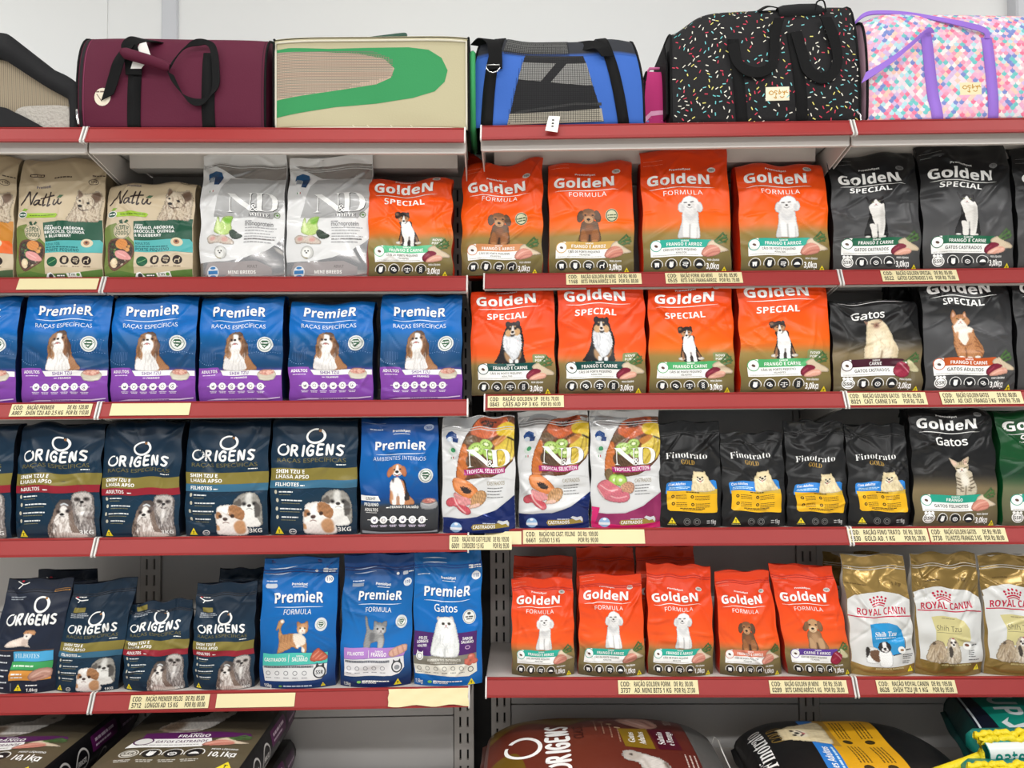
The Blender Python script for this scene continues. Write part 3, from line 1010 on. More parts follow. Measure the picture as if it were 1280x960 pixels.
def ginger_cat(P):
    P.p([398, 380, 410, 450, 404, 540, 420, 610, 440, 636, 600, 638, 634, 610, 636, 560, 610, 510, 576, 450, 552, 390, 470, 370], (188, 124, 74), fur=3, tex=.14)
    for a, b in ((560, 470), (580, 510), (600, 550), (600, 590)):
        P.ln([a - 20, b - 10, a + 10, b, a + 26, b + 24], 9, (140, 84, 48), soft=3)
    P.ln([408, 500, 440, 520], 8, (150, 92, 54), soft=3); P.ln([410, 540, 446, 556], 8, (150, 92, 54), soft=3)
    P.p([410, 382, 430, 450, 470, 520, 498, 540, 520, 500, 552, 420, 548, 384, 480, 370], (238, 228, 216), fur=4, on=True, tex=.05)
    P.p([450, 430, 446, 510, 480, 560, 482, 640, 452, 636, 428, 560, 420, 460], (196, 132, 84), soft=4, on=True, tex=.1)
    P.p([520, 440, 536, 520, 520, 560, 512, 640, 560, 630, 570, 540, 556, 440], (196, 132, 84), soft=4, on=True, tex=.1)
    P.ln([450, 525, 480, 540, 515, 538, 548, 520], 8, (150, 94, 62), soft=3)
    P.ln([498, 560, 498, 636], 8, (120, 74, 48), soft=3)
    P.e(462, 640, 24, 10, (240, 232, 222)); P.e(526, 640, 22, 10, (240, 232, 222)); P.e(588, 632, 22, 12, (240, 232, 222))
    P.e(466, 336, 72, 52, (196, 132, 84), fur=2, tex=.1)
    P.p([390, 330, 384, 250, 424, 292], (186, 122, 78)); P.p([478, 290, 500, 252, 512, 312], (186, 122, 78))
    P.p([396, 310, 392, 270, 414, 294], (226, 176, 150), on=True, soft=1); P.p([486, 290, 498, 268, 504, 304], (226, 176, 150), on=True, soft=1)
    for x in (446, 462, 478): P.ln([x, 290, x, 312], 5, (150, 92, 54), soft=1)
    P.p([458, 320, 430, 356, 420, 384, 470, 396, 520, 382, 500, 352, 470, 320], (242, 234, 226), soft=4, on=True)
    P.ln([430, 322, 450, 328], 6, (70, 80, 50)); P.ln([478, 326, 498, 320], 6, (70, 80, 50))
    P.e(464, 346, 7, 5, (216, 130, 116)); P.ln([450, 362, 465, 355, 480, 362], 3, (130, 90, 80))

def tabby_kitten(P):
    P.p([418, 480, 408, 560, 408, 640, 424, 662, 560, 660, 566, 600, 548, 540, 540, 480, 480, 470], (196, 182, 156), fur=2, tex=.1)
    P.e(482, 540, 34, 60, (228, 220, 204), soft=10, on=True)
    for y in (520, 545, 570, 600):
        P.ln([415, y, 444, y + 14], 8, (90, 76, 60), soft=1.5); P.ln([552, y, 520, y + 14], 8, (90, 76, 60), soft=1.5)
    for y in (600, 625):
        P.ln([440, y, 464, y + 4], 7, (100, 84, 66), soft=1.5); P.ln([506, y, 530, y + 4], 7, (100, 84, 66), soft=1.5)
    P.ln([484, 590, 484, 660], 8, (110, 96, 78), soft=3)
    P.e(472, 442, 58, 46, (196, 176, 140), tex=.1)
    P.p([408, 440, 364, 372, 372, 370, 440, 406], (206, 186, 156)); P.p([470, 404, 508, 366, 524, 372, 528, 440], (206, 186, 156))
    P.p([404, 424, 374, 380, 426, 408], (228, 190, 166), on=True, soft=1); P.p([484, 404, 508, 376, 518, 424], (228, 190, 166), on=True, soft=1)
    for x in (456, 472, 488): P.ln([x, 398, x, 420], 5, (84, 70, 54), soft=1)
    P.e(472, 468, 46, 22, (234, 226, 212), soft=5, on=True)
    P.ln([424, 446, 452, 452], 7, (70, 66, 44)); P.ln([492, 450, 522, 444], 7, (70, 66, 44))
    P.e(472, 462, 8, 6, (196, 132, 116)); P.ln([456, 476, 472, 470, 488, 476], 3, (120, 96, 84))

def shih_tzu(P):
    P.p([304, 500, 298, 560, 304, 622, 556, 622, 530, 570, 490, 510, 480, 480, 340, 470], (166, 112, 72), fur=3, tex=.1)
    P.p([310, 520, 302, 622, 470, 622, 466, 560, 440, 480, 350, 470], (228, 224, 222), fur=3, on=True, tex=.05)
    P.e(387, 405, 78, 96, (156, 108, 72), fur=4, tex=.12)
    P.p([320, 390, 300, 460, 318, 512, 352, 534, 360, 470], (170, 116, 72), fur=4, tex=.08)
    P.p([450, 370, 484, 420, 486, 490, 452, 524, 420, 470], (140, 92, 60), fur=4, tex=.08)
    P.ln([462, 390, 474, 440, 460, 510], 14, (92, 64, 48), soft=5)
    P.p([360, 332, 382, 308, 430, 310, 450, 338, 420, 352, 384, 346], (96, 68, 52), fur=3); P.ln([340, 380, 322, 440, 330, 500], 12, (120, 82, 54), soft=5)
    P.p([352, 430, 356, 500, 352, 560, 420, 570, 420, 480, 406, 430], (236, 232, 228), soft=3, on=True, tex=.05)
    P.p([372, 326, 370, 358, 356, 378, 332, 408, 334, 446, 356, 478, 384, 492, 414, 478, 432, 444, 430, 402, 414, 372, 412, 334], (240, 236, 232), soft=3, on=True, tex=.05)
    P.e(352, 372, 14, 12, (112, 74, 52), soft=4, on=True); P.e(424, 366, 14, 12, (112, 74, 52), soft=4, on=True)
    P.e(354, 372, 8, 7, BLK); P.e(420, 366, 8, 7, BLK)
    P.e(382, 372, 12, 9, (50, 40, 38))
    P.ln([358, 412, 380, 400, 404, 410], 7, (120, 82, 72), soft=1.5)
    P.e(380, 408, 10, 6, (206, 110, 110), on=True)
    P.strands(24, (320, 460, 460, 600), 92, 44, (196, 190, 186), 4)
    P.strands(16, (308, 380, 346, 500), 96, 40, (120, 80, 50), 4); P.strands(16, (440, 370, 480, 510), 88, 40, (96, 66, 48), 4); P.strands(10, (350, 440, 416, 490), 90, 30, (206, 196, 188), 3.5)

def shaggy_pair(P):
    # lhasa behind, shih tzu in front
    P.p([440, 530, 430, 600, 440, 700, 450, 800, 470, 890, 606, 890, 604, 760, 600, 640, 596, 540, 560, 502, 480, 504], (136, 126, 122), fur=5, tex=.16)
    P.p([462, 520, 446, 600, 470, 690, 516, 770, 560, 700, 584, 600, 570, 516], (188, 180, 174), fur=5, on=True, tex=.1)
    P.strands(40, (450, 560, 600, 880), 92, 70, (74, 66, 64), 5); P.strands(34, (470, 560, 590, 860), 90, 60, (208, 202, 198), 5)
    P.e(480, 566, 24, 18, (70, 62, 60), soft=5, on=True); P.e(550, 566, 24, 18, (80, 72, 70), soft=5, on=True)
    P.e(484, 566, 9, 8, BLK); P.e(546, 564, 9, 8, BLK)
    P.e(515, 590, 15, 12, BLK); P.ln([496, 622, 516, 628, 538, 620], 7, (60, 44, 44))
    P.p([505, 632, 500, 690, 516, 720, 530, 690, 528, 632], (230, 226, 222), soft=4, on=True)
    P.p([300, 640, 284, 720, 262, 800, 256, 870, 290, 892, 530, 892, 500, 840, 460, 760, 440, 660, 400, 610, 340, 610], (128, 108, 96), fur=4, tex=.14)
    P.p([320, 690, 300, 780, 290, 886, 440, 888, 424, 780, 404, 690, 360, 670], (226, 218, 212), fur=4, on=True, tex=.06)
    P.p([256, 850, 260, 890, 536, 892, 520, 860, 420, 846], (214, 200, 190), fur=3, on=True)
    P.strands(34, (300, 700, 430, 880), 91, 60, (160, 144, 134), 5); P.strands(20, (260, 740, 320, 870), 100, 50, (70, 56, 50), 5)
    P.e(372, 630, 64, 60, (104, 90, 84), fur=4, tex=.12)
    P.p([358, 590, 340, 566, 372, 560, 420, 566, 440, 590, 420, 616], (80, 70, 66), fur=3)
    P.p([352, 620, 332, 680, 350, 714, 396, 712, 410, 676, 384, 618], (232, 226, 220), soft=3, on=True)
    P.ln([350, 606, 375, 596, 402, 612], 12, (214, 222, 226), soft=2)
    P.e(328, 664, 18, 16, (60, 48, 46), soft=4, on=True); P.e(404, 660, 18, 16, (60, 48, 46), soft=4, on=True)
    P.e(332, 664, 8, 7, BLK); P.e(400, 660, 8, 7, BLK)
    P.e(358, 688, 17, 12, BLK); P.ln([340, 712, 358, 706, 380, 710], 5, (80, 66, 62))

def puppy_pair(P):
    P.p([450, 600, 444, 660, 470, 740, 480, 800, 640, 806, 652, 720, 650, 640, 620, 570, 560, 545, 500, 555], (150, 146, 138), fur=4, tex=.12)
    P.p([500, 640, 510, 740, 530, 806, 640, 804, 620, 740, 600, 650, 556, 620], (232, 230, 224), fur=3, on=True, tex=.04)
    P.p([450, 620, 440, 660, 470, 690, 500, 640, 490, 590], (96, 90, 84), fur=3, on=True, soft=3)
    P.p([600, 620, 640, 650, 640, 720, 606, 740, 600, 680], (88, 84, 80), fur=3, on=True, soft=3)
    P.p([540, 556, 530, 620, 556, 640, 580, 610, 572, 552], (214, 212, 206), soft=6, on=True)
    P.e(520, 632, 18, 15, (74, 70, 68), soft=4, on=True); P.e(600, 632, 18, 15, (74, 70, 68), soft=4, on=True)
    P.e(522, 634, 9, 8, BLK); P.e(596, 634, 9, 8, BLK); P.e(560, 648, 16, 12, (56, 50, 48))
    P.ln([540, 676, 560, 668, 584, 676], 4, (120, 112, 108))
    P.p([318, 700, 310, 760, 314, 830, 340, 868, 540, 872, 540, 800, 500, 750], (226, 218, 212), fur=3, tex=.05)
    P.p([320, 690, 326, 650, 370, 636, 440, 636, 500, 660, 526, 710, 510, 760, 470, 790, 400, 800, 340, 790, 314, 750], (236, 230, 224), fur=4, tex=.05)
    P.p([420, 640, 480, 650, 526, 700, 512, 756, 470, 744, 420, 720, 404, 690], (166, 112, 70), fur=4, tex=.12)
    P.p([320, 690, 312, 740, 344, 734, 352, 700], (166, 112, 70), fur=2, soft=2, on=True)
    P.p([470, 760, 520, 770, 530, 850, 470, 860, 440, 800], (196, 140, 94), soft=5, on=True)
    P.p([310, 790, 330, 800, 336, 830, 316, 830], (190, 136, 90), soft=3, on=True)
    P.e(346, 722, 14, 13, (66, 44, 34)); P.e(436, 722, 15, 14, (66, 44, 34))
    P.e(380, 744, 18, 14, (72, 50, 46)); P.ln([360, 776, 380, 768, 404, 776], 5, (120, 80, 70))
    P.e(384, 690, 22, 40, (246, 242, 238), soft=8, on=True)

def beagle(P):
    P.p([276, 470, 262, 540, 270, 632, 420, 632, 428, 600, 392, 560, 370, 480, 320, 450], (196, 126, 80), fur=2, tex=.08)
    P.p([276, 460, 262, 500, 270, 560, 276, 632, 304, 632, 306, 580, 328, 580, 330, 632, 362, 632, 366, 560, 350, 480, 320, 440], (234, 230, 228), fur=2, tex=.04)
    P.p([340, 440, 362, 470, 372, 540, 364, 600, 396, 600, 400, 570, 384, 530, 372, 470], (48, 42, 44), fur=2, tex=.1)
    P.p([280, 450, 286, 480, 296, 450], (70, 58, 56), soft=3, on=True)
    P.p([262, 540, 270, 600, 284, 590, 276, 540], (200, 136, 92), soft=3, on=True)
    P.ln([316, 560, 316, 632], 7, (160, 154, 152), soft=3)
    P.e(318, 390, 48, 44, (206, 138, 92), tex=.06)
    P.e(266, 402, 20, 38, (190, 112, 72), rot=18, tex=.06); P.e(366, 398, 20, 40, (190, 112, 72), rot=-12, tex=.06)
    P.p([312, 356, 306, 388, 288, 420, 300, 440, 342, 440, 350, 416, 330, 388, 326, 356], (240, 236, 234), soft=2, on=True)
    P.e(298, 386, 7, 6, BLK); P.e(340, 384, 7, 6, BLK); P.e(317, 402, 13, 10, BLK)
    P.ln([296, 420, 318, 428, 342, 418], 5, (70, 40, 40)); P.e(318, 432, 10, 8, (206, 110, 110), on=True)

def spitz(P):
    P.p([352, 470, 346, 520, 350, 578, 538, 578, 520, 530, 490, 480, 476, 450, 400, 440], (232, 214, 170), fur=5, tex=.06)
    P.e(414, 466, 62, 54, (232, 212, 164), fur=5, tex=.06)
    P.p([364, 440, 366, 412, 398, 424], (226, 204, 156), fur=2); P.p([436, 424, 460, 410, 464, 446], (226, 204, 156), fur=2)
    P.e(414, 486, 34, 26, (244, 232, 204), soft=5, on=True)
    P.strands(30, (360, 500, 520, 574), 80, 30, (204, 182, 136), 4)
    P.e(396, 462, 8, 7, BLK); P.e(434, 460, 8, 7, BLK); P.e(414, 474, 10, 8, BLK)
    P.ln([390, 482, 414, 496, 440, 480], 6, (70, 40, 36)); P.e(415, 496, 9, 6, (206, 110, 110), on=True)

def walking_ginger(P):
    P.p([184, 500, 160, 530, 168, 490, 180, 456, 206, 446, 218, 460, 206, 478, 196, 500, 200, 530, 216, 550, 200, 570, 178, 560], (196, 142, 92), fur=3, tex=.1)
    P.e(204, 460, 14, 12, (240, 228, 214), soft=2, on=True)
    P.p([186, 560, 200, 545, 260, 540, 310, 540, 350, 560, 362, 600, 360, 656, 330, 660, 326, 620, 300, 640, 270, 626, 240, 640, 200, 656, 172, 660, 180, 610], (196, 138, 88), fur=3, tex=.12)
    for x in (200, 220, 240, 260): P.ln([x, 548, x - 6, 590], 7, (160, 104, 62), soft=3)
    P.p([280, 540, 276, 590, 300, 620, 344, 610, 360, 570, 350, 540], (238, 224, 206), fur=4, on=True, tex=.05)
    P.p([290, 625, 300, 612, 330, 622, 350, 640, 344, 660, 320, 650], (244, 236, 226), soft=2, on=True)
    P.e(334, 510, 38, 34, (206, 146, 94), fur=2, tex=.1)
    P.p([298, 500, 300, 462, 322, 482], (190, 130, 84)); P.p([344, 480, 364, 460, 370, 500], (190, 130, 84))
    P.p([330, 500, 312, 524, 316, 546, 350, 544, 356, 522, 340, 500], (242, 230, 216), soft=3, on=True)
    P.e(320, 508, 5, 5, (60, 60, 40)); P.e(350, 506, 5, 5, (60, 60, 40)); P.e(336, 522, 5, 4, (210, 120, 110))

def grey_kitten(P):
    P.p([196, 490, 190, 440, 196, 412, 206, 430, 210, 470, 222, 500, 240, 510, 300, 520, 326, 560, 322, 628, 286, 632, 284, 590, 262, 590, 238, 600, 234, 628, 190, 630, 192, 560, 200, 520], (146, 146, 146), fur=3, tex=.12)
    P.p([230, 530, 224, 580, 250, 590, 262, 540], (112, 112, 114), soft=4, on=True)
    P.p([290, 560, 286, 628, 318, 628, 320, 570], (176, 176, 176), soft=4, on=True)
    P.e(292, 500, 44, 42, (156, 156, 156), fur=2, tex=.1)
    P.p([252, 490, 254, 450, 282, 464], (130, 130, 132)); P.p([304, 464, 340, 446, 334, 490], (130, 130, 132))
    for x in (280, 292, 304): P.ln([x, 462, x, 480], 4, (104, 104, 106), soft=1)
    P.e(296, 516, 26, 18, (190, 188, 188), soft=4, on=True)
    P.e(276, 502, 7, 6, BLK); P.e(314, 500, 7, 6, BLK); P.e(300, 516, 6, 5, (120, 96, 96))
    P.ln([288, 528, 300, 524, 312, 528], 3, (96, 92, 92))

def persian(P):
    P.p([664, 470, 640, 540, 626, 620, 622, 670, 644, 692, 770, 696, 800, 680, 802, 620, 784, 540, 766, 470, 716, 450], (224, 226, 224), fur=4, tex=.04)
    P.p([668, 480, 660, 448, 690, 452], (218, 214, 214)); P.p([734, 452, 758, 440, 766, 480], (218, 214, 214))
    P.e(714, 490, 52, 46, (238, 238, 236), fur=3)
    P.e(712, 580, 50, 60, (240, 241, 240), soft=14, on=True)
    P.p([668, 640, 664, 692, 704, 694, 706, 650], (242, 242, 242), soft=4, on=True); P.p([722, 650, 722, 694, 762, 694, 764, 640], (242, 242, 242), soft=4, on=True)
    P.ln([713, 640, 713, 692], 6, (184, 184, 184), soft=3)
    P.strands(26, (640, 540, 790, 680), 90, 34, (200, 202, 202), 3.5)
    P.e(696, 490, 10, 9, (84, 74, 60)); P.e(734, 488, 10, 9, (84, 74, 60)); P.e(696, 490, 5, 7, BLK); P.e(734, 488, 5, 7, BLK)
    P.e(714, 502, 6, 5, (200, 130, 130)); P.ln([704, 516, 714, 510, 726, 516], 3, (150, 130, 130))

def lying_puppy(P):
    P.p([44, 590, 60, 570, 100, 556, 140, 545, 176, 550, 190, 590, 206, 602, 150, 598, 100, 600, 50, 600], (234, 214, 200), fur=2, tex=.06)
    P.p([144, 560, 150, 595, 176, 596, 176, 556], (206, 182, 168), soft=4, on=True)
    P.e(170, 532, 26, 26, (240, 226, 216), fur=1)
    P.p([140, 526, 150, 508, 190, 502, 212, 508, 210, 530, 180, 524, 160, 526], (204, 144, 96), fur=2)
    P.e(164, 540, 5, 4, BLK); P.e(168, 520, 3, 3, BLK)

def black_white_pup(P):
    P.p([236, 700, 244, 668, 280, 658, 330, 680, 330, 760, 300, 782, 240, 770], (232, 232, 230), fur=4, tex=.04)
    P.p([244, 672, 262, 664, 270, 690, 252, 730, 238, 736], (46, 42, 42), fur=3)
    P.p([276, 690, 330, 686, 336, 740, 324, 770, 290, 760, 266, 730], (112, 76, 52), fur=4, tex=.1)
    P.p([336, 690, 328, 760, 340, 806, 410, 806, 424, 760, 412, 690], (240, 240, 238), fur=4, tex=.04)
    P.e(378, 664, 48, 40, (40, 36, 38), fur=4)
    P.p([366, 628, 362, 660, 352, 686, 380, 702, 404, 688, 394, 660, 390, 628], (242, 240, 238), soft=2, on=True)
    P.e(358, 664, 8, 7, BLK); P.e(402, 662, 8, 7, BLK); P.e(378, 676, 12, 9, (36, 30, 30)); P.ln([362, 694, 378, 690, 396, 692], 4, (96, 70, 70))

def silky_pair(P):
    P.p([130, 770, 146, 690, 180, 640, 220, 632, 246, 660, 250, 780], (176, 152, 120), fur=4, tex=.1)
    P.strands(26, (140, 660, 246, 770), 104, 70, (214, 196, 170), 5); P.strands(12, (150, 670, 240, 770), 100, 60, (130, 106, 80), 4)
    P.p([170, 660, 186, 640, 194, 660], (90, 74, 60))
    P.p([250, 780, 256, 690, 276, 620, 312, 604, 344, 640, 360, 720, 350, 786], (196, 178, 152), fur=4, tex=.08)
    P.strands(26, (262, 660, 350, 780), 90, 70, (226, 214, 196), 5); P.strands(10, (262, 680, 350, 780), 88, 60, (146, 124, 98), 4)
    P.e(286, 706, 16, 40, (72, 62, 54), fur=3)
    P.p([300, 610, 290, 650, 306, 672, 326, 660, 322, 612], (244, 238, 230), soft=2, on=True)
    P.e(296, 640, 9, 8, (60, 46, 42), on=True, soft=1); P.e(326, 636, 9, 8, (60, 46, 42), on=True, soft=1); P.e(312, 654, 9, 7, BLK)
    P.e(312, 610, 8, 5, (200, 60, 80), on=True)

def sketch_spitz(P):
    P.p([446, 470, 470, 420, 490, 370, 500, 320, 520, 262, 550, 286, 600, 280, 640, 262, 668, 300, 668, 340, 660, 400, 656, 480, 560, 484, 500, 490, 452, 486], (196, 178, 152), fur=6, tex=.1)
    P.e(560, 340, 60, 50, (206, 190, 164), soft=10, on=True)
    P.strands(90, (460, 300, 660, 480), 100, 40, (120, 96, 76), 3, jitter=.5); P.strands(60, (470, 300, 656, 470), 80, 36, (226, 214, 192), 3, jitter=.5)
    P.p([520, 268, 514, 320, 546, 296], (120, 94, 74), soft=2, on=True); P.p([606, 290, 644, 270, 660, 310, 630, 350, 610, 320], (110, 84, 66), soft=3, on=True)
    P.e(522, 338, 9, 7, BLK); P.e(576, 350, 10, 8, BLK); P.e(524, 374, 14, 10, BLK)
    P.ln([516, 388, 540, 404, 580, 396], 6, (70, 52, 44))
    P.ln([500, 330, 512, 320], 4, (90, 70, 56)); P.ln([600, 300, 620, 340, 612, 380], 4, (90, 70, 56))

def cat_on_back(P):
    P.p([590, 300, 650, 284, 700, 280, 760, 290, 860, 282, 960, 290, 1060, 296, 1130, 300, 1130, 330, 600, 330], (196, 188, 178), fur=4, tex=.1)
    P.p([640, 292, 700, 282, 730, 300, 720, 330, 650, 330], (150, 134, 116), fur=3, on=True, tex=.2)
    for x in (650, 670, 690, 710): P.ln([x, 288, x + 4, 314], 5, (70, 58, 48), soft=1)
    P.p([820, 290, 900, 290, 890, 330, 830, 330], (206, 136, 90), soft=6, on=True)

# ---- food pictures (Golden-style garnish box 580..810 x 545..755)
def _herbs(P):
    for a in ([640, 650, 700, 620, 760, 560], [700, 640, 740, 610, 790, 580], [710, 650, 770, 630, 800, 610]):
        P.ln(a, 12, (96, 136, 70), on=False)
    for x, y in ((735, 590), (770, 575), (762, 605), (786, 600), (745, 620), (780, 630)):
        P.e(x, y, 16, 6, (78, 122, 62), rot=x * 7 % 90 - 45)

def chicken(P):
    _herbs(P)
    P.p([640, 640, 684, 612, 700, 640, 800, 690, 800, 702, 720, 714, 640, 690], (222, 200, 170), tex=.06)
    P.p([582, 730, 600, 690, 650, 656, 710, 664, 736, 700, 720, 730, 660, 748, 604, 748], (216, 136, 116), tex=.08)
    P.ln([600, 726, 650, 690, 716, 672], 9, (236, 176, 156), soft=3); P.ln([616, 744, 670, 716, 730, 706], 7, (188, 100, 84), soft=3)

def chicken_beef(P):
    _herbs(P)
    P.p([630, 650, 680, 616, 710, 640, 806, 690, 790, 716, 700, 700], (212, 190, 158), tex=.08)
    P.p([582, 740, 588, 700, 640, 664, 690, 670, 700, 690, 650, 720, 610, 748], (132, 28, 52), tex=.1)
    P.ln([600, 720, 640, 690], 8, (168, 60, 80), soft=3)
    P.p([606, 756, 620, 730, 690, 698, 740, 706, 740, 736, 690, 752, 640, 756], (228, 160, 136), tex=.06)
    P.ln([630, 744, 680, 720, 730, 716], 8, (242, 190, 170), soft=3)

def beef(P):
    _herbs(P)
    P.p([700, 640, 720, 620, 800, 690, 780, 716, 720, 700], (206, 196, 150), tex=.06)
    P.p([584, 720, 620, 650, 660, 636, 700, 660, 724, 690, 700, 740, 650, 762, 600, 750], (158, 30, 60), tex=.1)
    P.ln([640, 650, 690, 690, 710, 720], 8, (216, 150, 160), soft=2); P.ln([610, 720, 650, 700], 10, (190, 70, 90), soft=4)

def kibble_bowl(P):       # box 570..712 x 610..708
    P.p([572, 650, 580, 690, 600, 704, 680, 704, 702, 690, 708, 650], (206, 196, 176), tex=.05)
    P.e(640, 646, 68, 26, (196, 186, 166)); P.e(640, 640, 60, 24, (206, 140, 124), tex=.2)
    r = random.Random(5)
    for _ in range(16): P.e(590 + r.random() * 100, 626 + r.random() * 28, 9, 7, r.choice([(226, 176, 156), (186, 110, 96), (214, 150, 128)]))
    P.ln([580, 690, 640, 700, 700, 690], 5, (240, 236, 226), soft=2)

def steel_bowl(P):
    P.p([572, 650, 574, 700, 600, 708, 680, 708, 704, 700, 708, 650], (150, 150, 152), tex=.12)
    P.e(640, 646, 68, 24, (120, 116, 116)); P.e(640, 640, 58, 20, (196, 116, 104), tex=.2)
    r = random.Random(6)
    for _ in range(14): P.e(592 + r.random() * 96, 630 + r.random() * 22, 9, 6, r.choice([(216, 150, 134), (170, 90, 84)]))
    P.ln([580, 660, 640, 674, 700, 660], 5, (226, 226, 228), soft=2)

def salmon(P):
    P.p([386, 700, 400, 660, 434, 630, 450, 640, 490, 680, 488, 708, 440, 716, 396, 716], (206, 92, 66), tex=.1)
    for a in ([400, 690, 440, 650], [420, 702, 460, 664], [446, 706, 480, 684]): P.ln(a, 5, (236, 160, 130), soft=1)

def raw_chicken(P):
    P.p([362, 668, 380, 640, 430, 618, 476, 612, 486, 630, 480, 660, 420, 686, 380, 690], (220, 168, 146), tex=.08)
    for a in ([390, 650, 400, 682], [420, 630, 432, 676], [450, 620, 466, 664]): P.ln(a, 6, (190, 124, 104), soft=2)

def salmon_cubes(P):
    for x, y, r in ((846, 728, 22), (880, 702, 24), (896, 732, 22), (866, 742, 18)): P.e(x, y, r, r * .85, (214, 104, 84), tex=.12)
    P.e(874, 696, 12, 6, (240, 160, 140), soft=3, on=True)

def veg_bowl(P):          # Nattu board: 100..300 x 600..835
    P.p([118, 640, 160, 612, 240, 616, 290, 660, 296, 720, 270, 770, 200, 815, 160, 830, 126, 790, 112, 710], (120, 78, 62))
    P.p([124, 646, 160, 622, 236, 626, 280, 666, 286, 716, 262, 760, 200, 800, 164, 816, 136, 784, 122, 710], (72, 58, 50), tex=.3)
    r = random.Random(3)
    for _ in range(26): P.e(130 + r.random() * 60, 640 + r.random() * 110, 9, 6, r.choice([(70, 104, 58), (110, 150, 80), (54, 80, 50), (40, 44, 60)]), rot=r.random() * 180, on=True)
    P.e(212, 650, 42, 34, (222, 140, 70), tex=.1); P.e(250, 690, 16, 14, (226, 160, 90)); P.e(232, 680, 12, 11, (214, 140, 80)); P.e(262, 668, 10, 10, (206, 150, 80))
    P.p([164, 700, 190, 690, 240, 704, 282, 748, 264, 760, 200, 750, 168, 726], (228, 150, 146), tex=.04); P.ln([180, 706, 240, 736], 5, (244, 190, 186), soft=2)
    P.e(162, 776, 24, 34, (228, 202, 160), rot=-10); P.e(160, 770, 12, 18, (240, 222, 186), soft=4, on=True)
    for _ in range(14): P.e(180 + r.random() * 80, 762 + r.random() * 40, 6, 4, r.choice([(196, 180, 150), (120, 96, 80)]), on=True)

def fennel_fish(P):       # 130..372 x 445..650
    P.p([176, 560, 184, 500, 196, 460, 206, 456, 214, 500, 230, 470, 262, 452, 304, 454, 290, 500, 292, 560, 240, 582], (186, 214, 120), tex=.08)
    P.p([200, 470, 212, 520, 224, 540, 200, 560, 190, 520], (214, 232, 160), soft=4, on=True); P.p([240, 470, 300, 458, 280, 500, 250, 500], (126, 190, 60), soft=4, on=True)
    P.p([278, 560, 300, 540, 340, 566, 370, 588, 340, 606, 300, 600], (62, 78, 66), tex=.15)
    P.p([130, 600, 160, 580, 210, 590, 240, 580, 300, 610, 318, 640, 260, 644, 200, 634, 150, 640], (206, 190, 176), tex=.08)
    P.e(170, 606, 20, 14, (206, 150, 140), soft=3, on=True); P.e(254, 610, 22, 16, (214, 160, 150), soft=3, on=True)

def maltese_round(P):     # 180..272 x 655..748
    P.e(226, 700, 45, 45, (206, 206, 202)); P.e(222, 700, 30, 32, (236, 236, 232), fur=4); P.e(212, 690, 5, 5, BLK); P.e(234, 690, 5, 5, BLK); P.e(222, 702, 7, 5, BLK)
    P.p([184, 716, 200, 730, 230, 738, 214, 744, 194, 736], (150, 140, 100), on=True, soft=2)

def fruit_top(P):         # 130..560 x 50..500 (N&D tropical window, clipped by its own outline)
    def on(*a, **k): P.p(*a, on=True, **k)
    P.p([320, 54, 560, 54, 562, 330, 540, 380, 470, 450, 380, 490, 260, 500, 134, 500, 132, 440, 150, 340, 180, 240, 230, 140], (110, 64, 40), tex=.15)
    P.p([320, 54, 500, 54, 480, 150, 400, 190, 330, 210, 240, 160], (206, 92, 46), soft=3, on=True, tex=.1)
    P.p([310, 66, 470, 56, 440, 110, 330, 120], (150, 60, 34), soft=3, on=True)
    r = random.Random(9)
    for _ in range(24): P.e(320 + r.random() * 110, 72 + r.random() * 44, 8, 6, (44, 34, 30), on=True)
    P.p([150, 280, 200, 240, 216, 320, 206, 480, 134, 490], (206, 108, 44), soft=3, on=True, tex=.08)
    P.e(240, 215, 52, 36, (108, 82, 56), on=True, tex=.15)
    P.p([436, 110, 500, 90, 562, 110, 562, 190, 470, 190, 430, 160], (224, 186, 36), soft=3, on=True)
    P.p([420, 260, 470, 200, 562, 190, 556, 330, 500, 400, 430, 430, 400, 390], (220, 190, 60), soft=2, on=True, tex=.06)
    P.p([400, 220, 480, 190, 500, 210, 430, 260], (196, 120, 50), soft=3, on=True)
    for a in ([520, 214, 500, 300, 440, 400], [540, 210, 540, 300, 500, 370]): P.ln(a, 7, (160, 128, 40), soft=2)
    P.ln([512, 204, 556, 222], 12, (50, 40, 30), soft=2)
    P.e(270, 370, 70, 60, (92, 66, 46), on=True, tex=.15)
    for x, y, q in ((282, 290, 62), (356, 250, 46), (380, 320, 50)):
        P.e(x, y, q, q * .8, (150, 190, 74), on=True); P.e(x, y, q * .82, q * .64, (176, 210, 100), on=True, soft=3); P.e(x, y, q * .3, q * .22, (232, 236, 200), on=True, soft=2)
        for k in range(10): P.e(x + q * .5 * math.cos(k * .63), y + q * .38 * math.sin(k * .63), 4, 4, (50, 60, 34), on=True)

